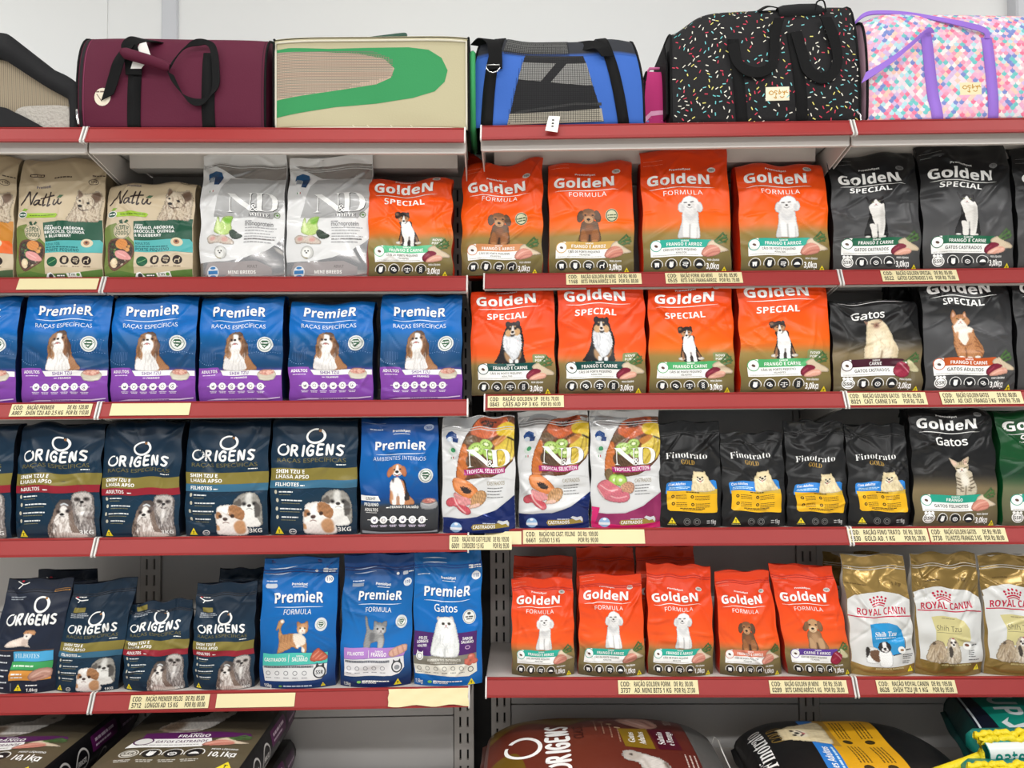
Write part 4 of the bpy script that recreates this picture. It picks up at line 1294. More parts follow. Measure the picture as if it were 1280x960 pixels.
def papaya_meat(P):       # 60..350 x 490..760
    P.p([104, 510, 150, 492, 210, 510, 280, 570, 290, 610, 250, 640, 180, 620, 120, 580], (222, 124, 56), tex=.06)
    P.p([124, 520, 190, 522, 262, 586, 250, 616, 180, 600, 130, 560], (232, 142, 84), soft=4, on=True); P.p([166, 560, 210, 556, 244, 590, 226, 606, 180, 590], (54, 44, 44), fur=6, on=True)
    P.p([250, 630, 300, 590, 350, 600, 346, 660, 300, 700, 240, 690], (190, 140, 90), tex=.25)
    P.p([120, 600, 170, 620, 230, 640, 240, 680, 180, 690, 130, 660], (222, 140, 140), tex=.1)
    P.p([64, 664, 90, 640, 130, 640, 160, 680, 220, 700, 240, 740, 210, 756, 160, 730, 130, 700, 90, 704, 68, 690], (206, 76, 88), tex=.12)
    P.ln([110, 600, 140, 680, 200, 740], 8, (236, 196, 190), soft=2); P.p([240, 690, 300, 680, 300, 704, 230, 712], (226, 180, 160), tex=.08)

def steak_kiwi(P):
    P.e(160, 490, 32, 44, (124, 98, 64), tex=.12)
    for x, y in ((205, 530), (250, 530)):
        P.e(x, y, 46, 44, (140, 186, 62)); P.e(x, y, 36, 34, (170, 206, 90), on=True, soft=3); P.e(x - 2, y, 14, 11, (236, 238, 210), on=True, soft=2)
    P.p([250, 580, 300, 540, 350, 560, 346, 620, 290, 624], (196, 140, 110), tex=.25)
    P.p([80, 590, 96, 550, 140, 528, 200, 560, 260, 600, 240, 640, 160, 680, 120, 660], (210, 104, 116), tex=.08)
    P.p([150, 680, 180, 630, 240, 616, 310, 624, 322, 660, 290, 690, 220, 696], (206, 100, 116), tex=.1)
    P.ln([100, 570, 170, 610, 230, 600], 6, (238, 190, 190), soft=2); P.ln([180, 650, 230, 664, 300, 650], 6, (238, 190, 190), soft=2); P.ln([82, 594, 130, 668], 7, (236, 200, 196), soft=2)

def chicken_leg(P):       # 212..340 x 728..808
    P.p([214, 780, 240, 744, 280, 730, 338, 740, 340, 786, 300, 800, 236, 806], (206, 150, 130), tex=.08)
    P.ln([240, 780, 290, 752, 330, 760], 8, (234, 190, 172), soft=2); P.ln([236, 796, 300, 780], 7, (160, 100, 84), soft=2)
# ---------------------------------------------------------------- artwork of each kind of bag
WH = (242, 241, 238)
DK = (30, 30, 32)

def mixc(a, b, t):
    t = min(max(t, 0), 1)
    return tuple(x + (y - x) * t for x, y in zip(a, b))

def ramp(stops):
    """Vertical print gradient from (y, colour) stops."""
    def f(x, y):
        if y <= stops[0][0]: return stops[0][1]
        for (y0, c0), (y1, c1) in zip(stops, stops[1:]):
            if y <= y1:
                return mixc(c0, c1, (y - y0) / (y1 - y0))
        return stops[-1][1]
    return f

def triangle_mark(p, cx, yb, h, letter='T'):
    p.poly([cx - h * .58, yb, cx + h * .58, yb, cx, yb - h], (236, 214, 40))
    p.text(letter, cx - h * .16, cx + h * .16, yb - h * .14, h * .42, DK)

def icon(p, cx, cy, r, kind, fg=WH, bgc=DK, ring=True):
    p.ell(cx, cy, r, r, bgc, 18)
    if ring: p.arc(cx, cy, r * 1.22, r * 1.22, r * .12, fg, -200, 20, 14)
    q = r
    if kind == 'tooth': p.poly([cx - q * .5, cy - q * .45, cx + q * .5, cy - q * .45, cx + q * .4, cy + q * .5, cx + q * .15, cy + q * .55, cx, cy + q * .05, cx - q * .15, cy + q * .55, cx - q * .4, cy + q * .5], fg)
    elif kind == 'hand':
        p.ell(cx, cy + q * .15, q * .45, q * .5, fg, 14)
        p.strokes([[cx - q * .3 + q * .22 * k, cy - q * .1, cx - q * .25 + q * .22 * k, cy - q * .55] for k in range(4)], q * .18, fg)
    elif kind == 'pills':
        p.arc(cx - q * .15, cy - q * .1, q * .42, q * .3, q * .14, fg, n=14); p.arc(cx + q * .2, cy + q * .2, q * .34, q * .24, q * .14, fg, n=14)
    elif kind == 'scale':
        p.strokes([[cx - q * .6, cy - q * .3, cx + q * .6, cy - q * .3], [cx, cy - q * .45, cx, cy + q * .5], [cx - q * .3, cy + q * .55, cx + q * .3, cy + q * .55], [cx - q * .75, cy + q * .05, cx - q * .35, cy + q * .12], [cx + q * .35, cy + q * .12, cx + q * .75, cy + q * .05]], q * .14, fg)
    elif kind == 'gut':
        p.strokes([[cx - q * .5, cy - q * .35, cx + q * .5, cy - q * .35, cx + q * .45, cy - q * .05, cx - q * .4, cy - q * .02, cx - q * .4, cy + q * .28, cx + q * .4, cy + q * .3, cx + q * .2, cy + q * .6]], q * .15, fg)
    elif kind == 'bowl':
        p.poly([cx - q * .7, cy + q * .3, cx + q * .7, cy + q * .3, cx + q * .4, cy - q * .15, cx, cy - q * .3, cx - q * .4, cy - q * .15], fg)
    elif kind == 'box':
        p.arc(cx, cy + q * .1, q * .5, q * .4, q * .15, fg, n=12); p.rect(cx - q * .2, cy, cx + q * .2, cy + q * .2, fg)
    elif kind == 'dog':
        p.strokes([[cx - q * .5, cy + q * .5, cx - q * .4, cy, cx + q * .3, cy - q * .1, cx + q * .45, cy - q * .5], [cx + q * .3, cy, cx + q * .35, cy + q * .5]], q * .2, fg)
    elif kind == 'bird':
        p.poly([cx - q * .65, cy - q * .3, cx - q * .1, cy - q * .05, cx + q * .35, cy - q * .4, cx + q * .6, cy - q * .15, cx + q * .3, cy + q * .4, cx - q * .3, cy + q * .45], fg)
    elif kind == 'dna':
        p.strokes([[cx - q * .3, cy - q * .6, cx + q * .3, cy - q * .2, cx - q * .3, cy + q * .2, cx + q * .3, cy + q * .6], [cx + q * .3, cy - q * .6, cx - q * .3, cy - q * .2, cx + q * .3, cy + q * .2, cx - q * .3, cy + q * .6]], q * .1, fg)

GOLD_ICONS = {'formula': ['tooth', 'hand', 'gut', 'bowl'], 'puppy': ['tooth', 'hand', 'gut', 'dog'], 'special': ['hand', 'pills', 'scale', 'dna'], 'cat': ['ssr', 'hand', 'box', 'bowl'], 'cat2': ['ssr', 'hand', 'bird', 'pills']}

def orange_bag(word, animal, ref, dst, band, flavour, line2, line3, garnish, icons, scheme='orange', logo_v=1.03, word_v=0.9, ys=1.0, weight='3,0kg', badge=None, novo=False, wordbig=False, wcap=50, ldrop=30):
    def Y(v): return 880 - 695 * v
    if scheme == 'orange': bg = ramp([(Y(1.25), (216, 62, 14)), (Y(.92), (238, 82, 12)), (Y(.62), (242, 100, 16)), (Y(.54), (222, 112, 40)), (Y(.45), (152, 128, 70)), (Y(.2), (122, 108, 62)), (880, (98, 86, 54))])
    elif scheme == 'deep': bg = ramp([(Y(1.25), (220, 62, 22)), (Y(.9), (236, 76, 26)), (Y(.5), (240, 90, 32)), (Y(.42), (206, 112, 58)), (Y(.36), (140, 118, 70)), (Y(.2), (116, 102, 66)), (880, (96, 84, 56))])
    elif scheme == 'blacktan': bg = ramp([(Y(.8), (26, 26, 27)), (Y(.62), (40, 38, 36)), (Y(.45), (128, 112, 82)), (Y(.2), (108, 96, 68)), (880, (92, 82, 60))])
    elif scheme == 'green': bg = ramp([(Y(.8), (14, 74, 36)), (Y(.62), (18, 60, 36)), (Y(.45), (108, 112, 82)), (880, (92, 88, 66))])
    else: bg = ramp([(Y(1.1), (26, 26, 27)), (Y(.9), (44, 44, 45)), (Y(.7), (74, 74, 76)), (880, (68, 67, 66))])
    p = Print(130, 825, 880, ys=ys, bg=bg, side={'orange': (214, 56, 18), 'deep': (196, 46, 22), 'green': (12, 84, 40)}.get(scheme, (22, 22, 23)))
    b = Y(logo_v)
    rim = (150, 40, 12) if scheme in ('orange', 'deep') else (12, 12, 12)
    p.text('GoldeN', 182, 673, b + 3, 78, rim, off=0.015)
    p.text('GoldeN', 180, 671, b, 78, WH, off=0.012)
    p.line([190, b + ldrop + 2, 400, b + ldrop - 2, 705, b + ldrop], 6, WH, smooth=True, taper=True)
    w = Y(word_v)
    if word == 'FORMULA': p.text('FORMULA', 300, 606, w, 36, WH, style='sans', off=0.012, space=1.1)
    elif word == 'SPECIAL': p.text('SPECIAL', 262, 590, w, wcap, WH, style='bold')
    elif word: p.text(word, 285 if not wordbig else 310, 550 if not wordbig else 585, w, 62, WH, style='sans', off=0.02)
    # maker's small print above the logo
    p.text('PremieRpet', 350, 520, b - 110, 15, WH, style='bold')
    p.ell(690, b - 118, 34, 20, (206, 202, 196) if scheme in ('orange', 'deep') else (120, 120, 120)); p.text('TRIO', 668, 712, b - 110, 18, DK)
    for k in range(2): p.line([150, b - 215 + 36 * k, 300, b - 213 + 36 * k], 9, (236, 190, 170) if scheme in ('orange', 'deep') else (160, 160, 160), taper=True)
    if badge == 'seal':
        p.ell(640, Y(.69), 52, 56, (206, 204, 168)); p.arc(640, Y(.69), 44, 48, 8, (70, 84, 60)); p.greek(606, 676, Y(.7), 9, (60, 80, 50), 1); p.greek(610, 672, Y(.67), 9, (60, 80, 50), 2)
    if novo:
        p.rrect(640, 545, 760, 620, 14, (134, 138, 88)); p.text('NOVO', 662, 738, 578, 18, WH); p.text('PORTE', 660, 742, 606, 18, WH)
    p.paint(animal, ref, dst, n=64)
    # flavour banner
    p.poly([185, 748, 185, 660, 205, 620, 250, 613, 640, 613, 700, 640, 640, 700, 590, 748], WH)
    p.poly([262, 613, 660, 613, 690, 628, 630, 676, 268, 676], band)
    p.ell(230, 660, 46, 46, band); p.ell(230, 660, 40, 40, (246, 245, 242)); p.ell(230, 662, 15, 10, (92, 70, 60), rot=25)
    p.text('SABOR', 425, 490, 632, 12, WH)
    fw = min(280, 21 * len(flavour))
    p.text(flavour, 452 - fw / 2, 452 + fw / 2, 664, 25, WH)
    if line3:
        p.text(line2, 285, 545, 704, 17, (92, 90, 84), style='bold')
        p.text(line3, 380, 466, 726, 13, (92, 90, 84))
    else:
        p.text(line2, 285, 560, 718, 25, (84, 84, 82), style='bold')
    p.greek(200, 560, 734, 4, (160, 158, 152), 3)
    p.paint(garnish, (575, 545, 815, 765), n=52)
    for k, ic in enumerate(GOLD_ICONS[icons]):
        cx = 232 + 110 * k
        if ic == 'ssr':
            p.ell(cx, 806, 46, 44, WH); p.arc(cx, 806, 36, 34, 5, (90, 88, 80)); p.text('SSR', cx - 30, cx + 30, 820, 26, (70, 68, 62))
            for dx in (-26, 0, 26): p.ell(cx + dx, 764, 12, 12, WH, 10)
        else:
            icon(p, cx, 810, 36, ic)
    p.text('PESO LÍQUIDO', 625, 720, 782, 13, WH)
    p.text(weight, 616, 718, 846, 44, WH, style='sans', off=0.03)
    triangle_mark(p, 762, 876, 50)
    return p

POODLE = (poodle, (390, 258, 606, 612), (390, 258, 606, 612))
DACHS = (dachshund, (265, 362, 470, 675), (345, 330, 560, 618))
PUP = (collie_pup, (352, 312, 580, 630), (352, 312, 580, 626))
SHEL = (sheltie, (255, 266, 525, 624), (322, 254, 588, 620))

_D = {}
def design(name):
    if name not in _D:
        _D[name] = DESIGNS[name]()
    return _D[name]

CAES = 'CÃES DE PORTE PEQUENO'
def d_poodle(ys=1.0, w='3,0kg', sch='orange'): return orange_bag('FORMULA', *POODLE, (44, 168, 148), 'FRANGO E ARROZ', CAES, 'ADULTOS', chicken, 'formula', sch, ys=ys, weight=w)

def blue_terms(p, xs, y, r, bar=True):
    if bar: p.line([xs[0] - 50, y, xs[-1] + 40, y], 4, WH)
    for k, x in enumerate(xs):
        p.ell(x, y, r, r, WH, 18)
        c = (92, 84, 110)
        if k % 3 == 0: p.poly([x - r * .4, y - r * .2, x, y + r * .1, x + r * .4, y - r * .4, x + r * .4, y + r * .4, x - r * .3, y + r * .4], c)
        elif k % 3 == 1: p.arc(x, y, r * .45, r * .45, r * .12, c, n=12)
        else: p.arc(x, y, r * .4, r * .5, r * .14, c, 30, 330, 12); p.ell(x + r * .1, y + r * .1, r * .2, r * .2, c, 8)
        p.greek(x - r, x + r, y + r * 1.35, 5, (214, 204, 224), k); p.greek(x - r * .8, x + r * .8, y + r * 1.7, 5, (214, 204, 224), k + 9)

def green_seal(p, cx, cy, r):
    p.ell(cx, cy, r, r, (214, 216, 214)); p.ell(cx, cy, r * .82, r * .82, (128, 140, 134)); p.ell(cx, cy, r * .72, r * .72, (226, 228, 224))
    p.poly([cx - r * .6, cy - r * .2, cx - r * .3, cy - r * .5, cx + r * .3, cy - r * .5, cx + r * .62, cy - r * .15, cx + r * .3, cy + r * .1, cx - r * .4, cy + r * .1], (52, 92, 66))
    p.line([cx - r * .3, cy + r * .2, cx - r * .05, cy + r * .45, cx + r * .4, cy], r * .18, (52, 92, 66)); p.greek(cx - r * .5, cx + r * .5, cy - r * .25, r * .14, WH, 4)

def d_blue_breed():
    bg = ramp([(60, (4, 89, 158)), (130, (10, 103, 182)), (300, (10, 105, 188)), (345, (14, 95, 158)), (470, (20, 73, 122)), (600, (18, 65, 106)), (640, (128, 68, 162)), (700, (134, 72, 168)), (890, (112, 56, 146))])
    p = Print(85, 755, 885, bg=bg, side=(16, 28, 66))
    def logo(): pass
    p.text('PremieR', 203, 627, 182, 76, (16, 50, 120), off=0.01); p.text('PremieR', 200, 624, 179, 76, WH, off=0.006)
    p.line([190, 217, 420, 219, 632, 218], 7, (206, 220, 240), taper=True, smooth=True)
    p.text('RAÇAS ESPECÍFICAS', 192, 628, 280, 34, (220, 228, 240), style='reg', off=0.018)
    for k in range(16):
        a = 2.2 + k * .17
        p.ell(180 + 112 * math.cos(a - .9), 470 + 112 * math.sin(a - .9) , 4, 4, (120, 150, 190), 6)
    for k in range(14):
        p.ell(480 + k * 19, 384 + 8 * math.sin(k), 3.5, 3.5, (110, 140, 186), 6); p.ell(500 + k * 18, 484 + 6 * math.cos(k), 3.5, 3.5, (110, 140, 186), 6)
    for k in range(9): p.line([120 + k * 14, 480, 120 + k * 14, 575 - abs(k - 4) * 8], 2.5, (86, 116, 164))
    for k in range(10): p.line([500 + k * 24, 400 + (k % 3) * 6, 486 + k * 24, 470], 2.5, (70, 104, 158))
    p.poly([85, 605, 252, 605, 290, 668, 760, 668, 760, 700, 85, 700], (134, 72, 168)); 
    p.poly([268, 627, 757, 627, 757, 668, 292, 668], (236, 234, 234))
    p.paint(shih_tzu, (292, 304, 560, 626), n=70)
    p.text('ADULTOS', 110, 244, 648, 23, WH); p.greek(122, 230, 662, 7, (220, 200, 232), 2)
    p.text('SHIH TZU', 346, 496, 660, 25, (118, 90, 150), off=0.0)
    p.text('FRANGO', 388, 486, 692, 14, WH); p.greek(356, 384, 680, 8, (220, 200, 232), 5)
    p.paint(kibble_bowl, (566, 608, 714, 708), n=34)
    green_seal(p, 620, 412, 64)
    blue_terms(p, [216, 291, 366, 441, 516, 593], 755, 29)
    p.poly([150, 868, 240, 856, 640, 852, 740, 842, 740, 850, 640, 864, 240, 868], (208, 186, 222)); p.greek(330, 560, 857, 6, (110, 60, 140), 8)
    return p

def d_blue_beagle():
    bg = ramp([(30, (10, 55, 110)), (100, (14, 71, 140)), (250, (10, 97, 174)), (420, (8, 91, 162)), (580, (12, 67, 132)), (622, (18, 63, 110)), (640, (58, 60, 64)), (760, (50, 52, 56)), (860, (36, 38, 42))])
    p = Print(45, 605, 850, bg=bg, side=(16, 26, 70))
    p.line([50, 44, 230, 42], 12, (150, 160, 180), taper=True); p.greek(112, 214, 84, 7, (190, 200, 220), 1)
    p.text('PremieRpet', 278, 404, 116, 16, WH); p.line([282, 130, 400, 130], 3, WH)
    p.ell(540, 74, 36, 24, (150, 164, 190)); p.text('TRIO', 516, 560, 84, 18, (24, 60, 130))
    p.text('PremieR', 155, 520, 240, 60, (14, 44, 110), off=0.01); p.text('PremieR', 152, 518, 237, 60, WH, off=0.006)
    p.line([160, 268, 340, 276, 516, 258], 6, (214, 224, 240), smooth=True, taper=True)
    p.text('AMBIENTES INTERNOS', 144, 522, 312, 26, (220, 228, 242), style='sans', off=0.014, arch=-4)
    p.paint(beagle, (240, 346, 434, 634), n=56)
    green_seal(p, 522, 424, 52)
    p.poly([48, 566, 176, 566, 190, 604, 48, 604], WH); p.text('LIGHT', 86, 158, 596, 20, (60, 60, 64), style='ital')
    p.text('PEQUENO', 74, 176, 640, 22, WH); p.text('ADULTOS', 78, 174, 678, 22, WH); p.line([86, 688, 166, 688], 3, WH)
    p.text('FRANGO E SALMÃO', 262, 462, 660, 17, WH); p.greek(232, 256, 650, 7, WH, 3)
    p.paint(steel_bowl, (478, 590, 594, 668), (478, 582, 596, 670), n=30) if False else p.paint(steel_bowl, (566, 608, 714, 712), (476, 580, 598, 670), n=30)
    blue_terms(p, [150, 215, 284, 353, 422, 490], 742, 27)
    p.poly([60, 818, 200, 830, 560, 828, 600, 820, 600, 836, 200, 842, 60, 838], (150, 154, 160))
    return p

def origens_letters(p, x0, x1, base, cap, col, w):
    """ORIGENS in round pen strokes; the first O is an open ring a little larger than the rest."""
    n = 7.0
    cw = (x1 - x0) / 7.35
    def L(k, pts): return [v for i in range(0, len(pts), 2) for v in (x0 + cw * (k + .35 + pts[i] * .72), base - cap * pts[i + 1])]
    p.arc(x0 + cw * .62, base - cap * .52, cw * .54, cap * .52, w, col, -50, 292, 22, w1=w * .55)
    p.strokes([L(1.05, [.1, 0, .18, 1]), L(1.05, [.18, 1, .8, .95, .78, .58, .2, .5]), L(1.05, [.45, .5, .95, 0]),
               L(2.1, [.3, 0, .42, 1]),
               L(2.7, [.95, .86, .5, 1, .08, .55, .3, .05, .85, .06, .92, .46, .58, .46]),
               L(3.75, [.88, 1, .2, .98, .14, .5, .12, .02, .85, 0]), L(3.75, [.16, .52, .75, .53]),
               L(4.75, [.08, 0, .14, 1, .8, .02, .9, 1]),
               L(5.8, [.92, .92, .45, 1, .16, .78, .5, .54, .86, .3, .6, .02, .08, .1])], w, col)

def origens_bag(band, group, animals, small=False):
    bg = ramp([(40, (13, 34, 52)), (250, (15, 43, 64)), (600, (17, 48, 69)), (880, (14, 39, 58))])
    p = Print(65, 690, 880, bg=bg, side=(16, 24, 38))
    for k in range(5):       # faint hexagon ornament
        p.line([200 + 90 * k, 560 + 30 * (k % 2), 250 + 90 * k, 530 + 30 * (k % 2), 300 + 90 * k, 560 + 30 * (k % 2)], 3, (32, 60, 88))
    p.arc(392, 158, 64, 50 if not small else 62, 20, WH, -52, 288, 26, w1=12); p.ell(424, 122, 11, 10, (150, 104, 62))
    origens_letters(p, 116, 628, 296, 72, WH, 17)
    p.text('RAÇAS ESPECÍFICAS', 116, 616, 348, 30, (112, 104, 62), style='reg', off=0.016)
    p.greek(546, 614, 362, 7, WH, 2)
    p.rect(65, 390, 690, 478, (128, 116, 54)); p.rect(65, 478, 690, 534, band)
    p.text('SHIH TZU E', 106, 314, 426, 26, WH, off=0.01); p.text('LHASA APSO', 108, 346, 464, 26, WH, off=0.01)
    p.text(group, 108, 278 if group == 'FILHOTES' else 262, 520, 26, WH, off=0.01); p.greek(288, 320, 510, 8, WH, 1)
    for k, (y, l) in enumerate(((560, 100), (620, 168), (682, 162), (742, 136))):
        p.ell(112 + 8 * (k % 2), y + 2, 10, 15, (196, 190, 170), 10); p.greek(136 + 14 * (k % 2), 136 + l, y - 3, 9, (222, 224, 224), k); p.greek(136 + 14 * (k % 2), 120 + l, y + 20, 5, (120, 116, 90), k + 5)
    if animals == 'adult': p.paint(shaggy_pair, (250, 495, 612, 896), (322, 524, 664, 876), n=84)
    else: p.paint(puppy_pair, (304, 538, 664, 878), (304, 538, 664, 874), n=84)
    triangle_mark(p, 134, 866, 56, 'T')
    if animals != 'adult': p.arc(234, 848, 24, 18, 7, (196, 196, 196)); p.greek(218, 250, 844, 8, (196, 196, 196), 3)
    if small:
        p.text('1KG', 580, 650, 868, 26, WH); p.rrect(140, 40, 250, 88, 6, (128, 116, 54)); p.greek(120, 280, 100, 9, (170, 176, 184), 1); p.greek(120, 300, 118, 9, (170, 176, 184), 2); p.greek(120, 260, 136, 9, (170, 176, 184), 3)
        p.line([110, -60, 170, -34, 250, -40], 9, WH, smooth=True); p.line([170, -34, 150, -8], 9, WH); p.ell(128, -66, 12, 7, (196, 40, 60)); p.greek(146, 220, -72, 9, WH, 6)
    else:
        p.text('3KG', 556, 650, 850, 30, (226, 226, 222))
    return p

def d_origens_navy():
    p = Print(-30, 372, 885, bg=ramp([(130, (34, 40, 54)), (500, (28, 36, 54)), (885, (24, 32, 50))]), side=(18, 24, 38))
    p.line([30, 200, 66, 220, 104, 214], 6, WH, smooth=True); p.line([66, 220, 40, 246], 6, WH); p.ell(60, 200, 9, 6, (196, 40, 60))
    p.rrect(268, 252, 434 - 70, 270, 4, (176, 124, 60)); p.greek(276, 356, 257, 8, (60, 44, 30), 1)
    p.greek(10, 104, 298, 6, (150, 156, 166), 2); p.greek(10, 90, 312, 6, (150, 156, 166), 3)
    p.arc(212, 346, 44, 44, 17, WH, -58, 286, 24, w1=11); p.ell(232, 308, 8, 7, (176, 124, 60))
    origens_letters(p, 28, 344, 466, 58, WH, 13)
    p.paint(lying_puppy, (38, 498, 216, 608), n=50)
    p.line([-30, 620, 340, 622], 2.5, (150, 100, 60))
    for k, y in enumerate((648, 692, 736, 772, 810, 846)): p.greek(-24, 90 - 24 * (k % 2), y, 8, (216, 220, 224), k)
    p.rect(108, 628, 338, 688, (76, 166, 214)); p.text('FILHOTES', 118, 262, 668, 28, (196, 226, 240), style='serif')
    p.rect(100, 690, 338, 738, (66, 160, 92)); p.greek(112, 236, 710, 10, (214, 236, 214), 1)
    p.rect(98, 742, 340, 804, (222, 150, 66)); p.greek(112, 176, 760, 9, WH, 2); p.greek(112, 180, 780, 9, WH, 3)
    p.paint(chicken_leg, (210, 726, 344, 810), n=36)
    triangle_mark(p, 156, 868, 40); p.text('1,0kg', 206, 270, 874, 20, WH); p.greek(200, 270, 832, 7, WH, 4); p.line([110, 820, 112, 872], 8, (90, 96, 106))
    return p

def lines_small(p, x0, x1, y, n, dy, h, col, seed=0):
    for k in range(n): p.greek(x0, x1 - (x1 - x0) * (.1 * (k % 3)), y + dy * k, h, col, seed + k)

def blue_top(p, x0, x1, yl, cap, yl2, word, dx=0, cat=True, deep=(10, 78, 158)):
    c = (x0 + x1) / 2
    p.text('PremieR', x0 + 3, x1 + 3, yl + 3, cap, (12, 46, 120), off=0.01); p.text('PremieR', x0, x1, yl, cap, WH, off=0.006)
    p.line([x0, yl + 26, c, yl + 32, x1, yl + 25], 5, (220, 228, 242), smooth=True, taper=True)

def d_blue_ginger():
    bg = ramp([(40, (10, 89, 158)), (300, (16, 105, 182)), (600, (14, 97, 168)), (680, (10, 85, 148)), (840, (18, 55, 110)), (900, (16, 47, 92))])
    p = Print(50, 545, 895, bg=bg, side=(20, 44, 110))
    p.line([90, 116, 200, 120, 270, 114], 8, (220, 228, 240), taper=True); p.line([60, 152, 180, 156, 270, 146], 7, (200, 212, 232), taper=True)
    p.greek(78, 150, 196, 7, (200, 212, 232), 1); p.rrect(76, 216, 154, 244, 12, (190, 196, 206))
    p.text('PremieRpet', 248, 352, 236, 17, WH); p.line([254, 246, 350, 246], 3, WH); p.ell(402, 134, 10, 9, WH, 10); p.rrect(442, 118, 476, 142, 6, WH); p.greek(480, 536, 122, 8, WH, 2); p.greek(480, 530, 136, 6, WH, 3)
    p.ell(490, 190, 28, 26, WH); p.text('110', 470, 510, 200, 22, (40, 70, 130))
    blue_top(p, 138, 455, 342, 66, 0, '')
    p.text('FORMULA', 205, 382, 418, 32, WH, style='sans', off=0.014)
    p.paint(walking_ginger, (154, 440, 380, 664), n=64)
    p.ell(452, 480, 38, 44, (216, 220, 222)); green_seal(p, 452, 480, 32)
    p.poly([74, 664, 494, 660, 494, 730, 78, 748], (78, 190, 176)); p.text('CASTRADOS', 88, 232, 714, 22, WH); p.line([248, 672, 248, 722], 3, WH); p.text('SALMÃO', 270, 370, 716, 25, WH); p.text('SABOR', 296, 340, 688, 11, WH)
    p.paint(salmon, (382, 624, 494, 722), n=34)
    p.poly([78, 748, 494, 734, 494, 800, 460, 832, 420, 838, 90, 846], (222, 222, 222)); p.rect(84, 742, 410, 758, (150, 152, 156)); p.text('PERFORMANCE E VITALIDADE', 92, 396, 757, 13, (60, 62, 68))
    for k in range(5): 
        x = 116 + 60 * k
        p.arc(x, 792, 14, 13, 4, (120, 122, 126), n=12); p.greek(x - 18, x + 18, 820, 5, (130, 132, 136), k)
    p.arc(450, 786, 36, 38, 9, (60, 62, 66)); p.text('SSR', 428, 474, 800, 24, (60, 62, 66)); p.poly([424, 752, 430, 724, 446, 746], (60, 62, 66)); p.poly([456, 746, 474, 728, 478, 754], (60, 62, 66))
    p.text('1,5kg', 84, 134, 888, 22, WH); p.greek(216, 400, 872, 9, (200, 214, 232), 5); p.ell(196, 878, 12, 7, (110, 160, 90)); triangle_mark(p, 470, 884, 26)
    return p

def d_blue_kitten():
    bg = ramp([(60, (16, 61, 120)), (250, (14, 93, 158)), (500, (20, 107, 182)), (620, (26, 111, 188)), (830, (16, 51, 96)), (900, (18, 32, 84))])
    p = Print(25, 510, 900, bg=bg, side=(20, 40, 100))
    for y in (92, 122): p.line([96, y, 180, y + 2, 248, y - 2], 8, (180, 192, 216), taper=True)
    p.greek(86, 166, 172, 7, (200, 212, 232), 1); p.rect(86, 190, 166, 214, (140, 150, 170)); p.text('PremieRpet', 252, 354, 210, 17, WH); p.line([264, 222, 348, 222], 3, WH)
    p.ell(400, 126, 11, 10, WH, 10); p.rrect(436, 114, 470, 138, 6, (200, 206, 216)); p.greek(474, 506, 118, 7, WH, 1)
    p.ell(468, 192, 28, 28, (214, 218, 222)); p.text('110', 450, 486, 202, 22, (40, 70, 130))
    blue_top(p, 142, 438, 308, 60, 0, '')
    p.text('FORMULA', 196, 370, 390, 30, WH, style='sans', off=0.014)
    p.paint(grey_kitten, (182, 406, 348, 636), n=52)
    p.ell(438, 454, 38, 46, (216, 220, 222)); green_seal(p, 438, 454, 33)
    p.poly([54, 628, 440, 628, 486, 640, 464, 690, 54, 706], (178, 130, 200)); p.text('FILHOTES', 80, 196, 678, 22, WH); p.line([228, 644, 228, 696], 3, WH); p.text('FRANGO', 246, 348, 686, 25, WH); p.text('SABOR', 272, 326, 658, 11, WH)
    p.paint(raw_chicken, (358, 608, 490, 694), n=36)
    p.poly([54, 708, 464, 692, 464, 770, 430, 806, 380, 818, 54, 822], (224, 222, 224)); p.rect(60, 712, 370, 728, (150, 152, 158)); p.text('PERFORMANCE E VITALIDADE', 64, 366, 727, 13, (70, 70, 78))
    for k in range(5):
        x = 88 + 58 * k
        p.arc(x, 766, 14, 13, 4, (130, 130, 136), n=12); p.greek(x - 18, x + 18, 794, 5, (140, 140, 146), k)
    p.arc(416, 760, 32, 36, 9, (60, 62, 66)); p.ell(416, 764, 18, 16, (140, 142, 146)); p.poly([392, 734, 394, 706, 412, 726], (60, 62, 66)); p.poly([422, 726, 440, 706, 444, 736], (60, 62, 66))
    p.text('1,5kg', 54, 102, 888, 24, WH); p.ell(160, 862, 14, 9, (130, 190, 90)); p.text('NATURAIS', 182, 280, 872, 13, WH); p.greek(182, 366, 852, 7, WH, 3); triangle_mark(p, 424, 886, 44)
    return p

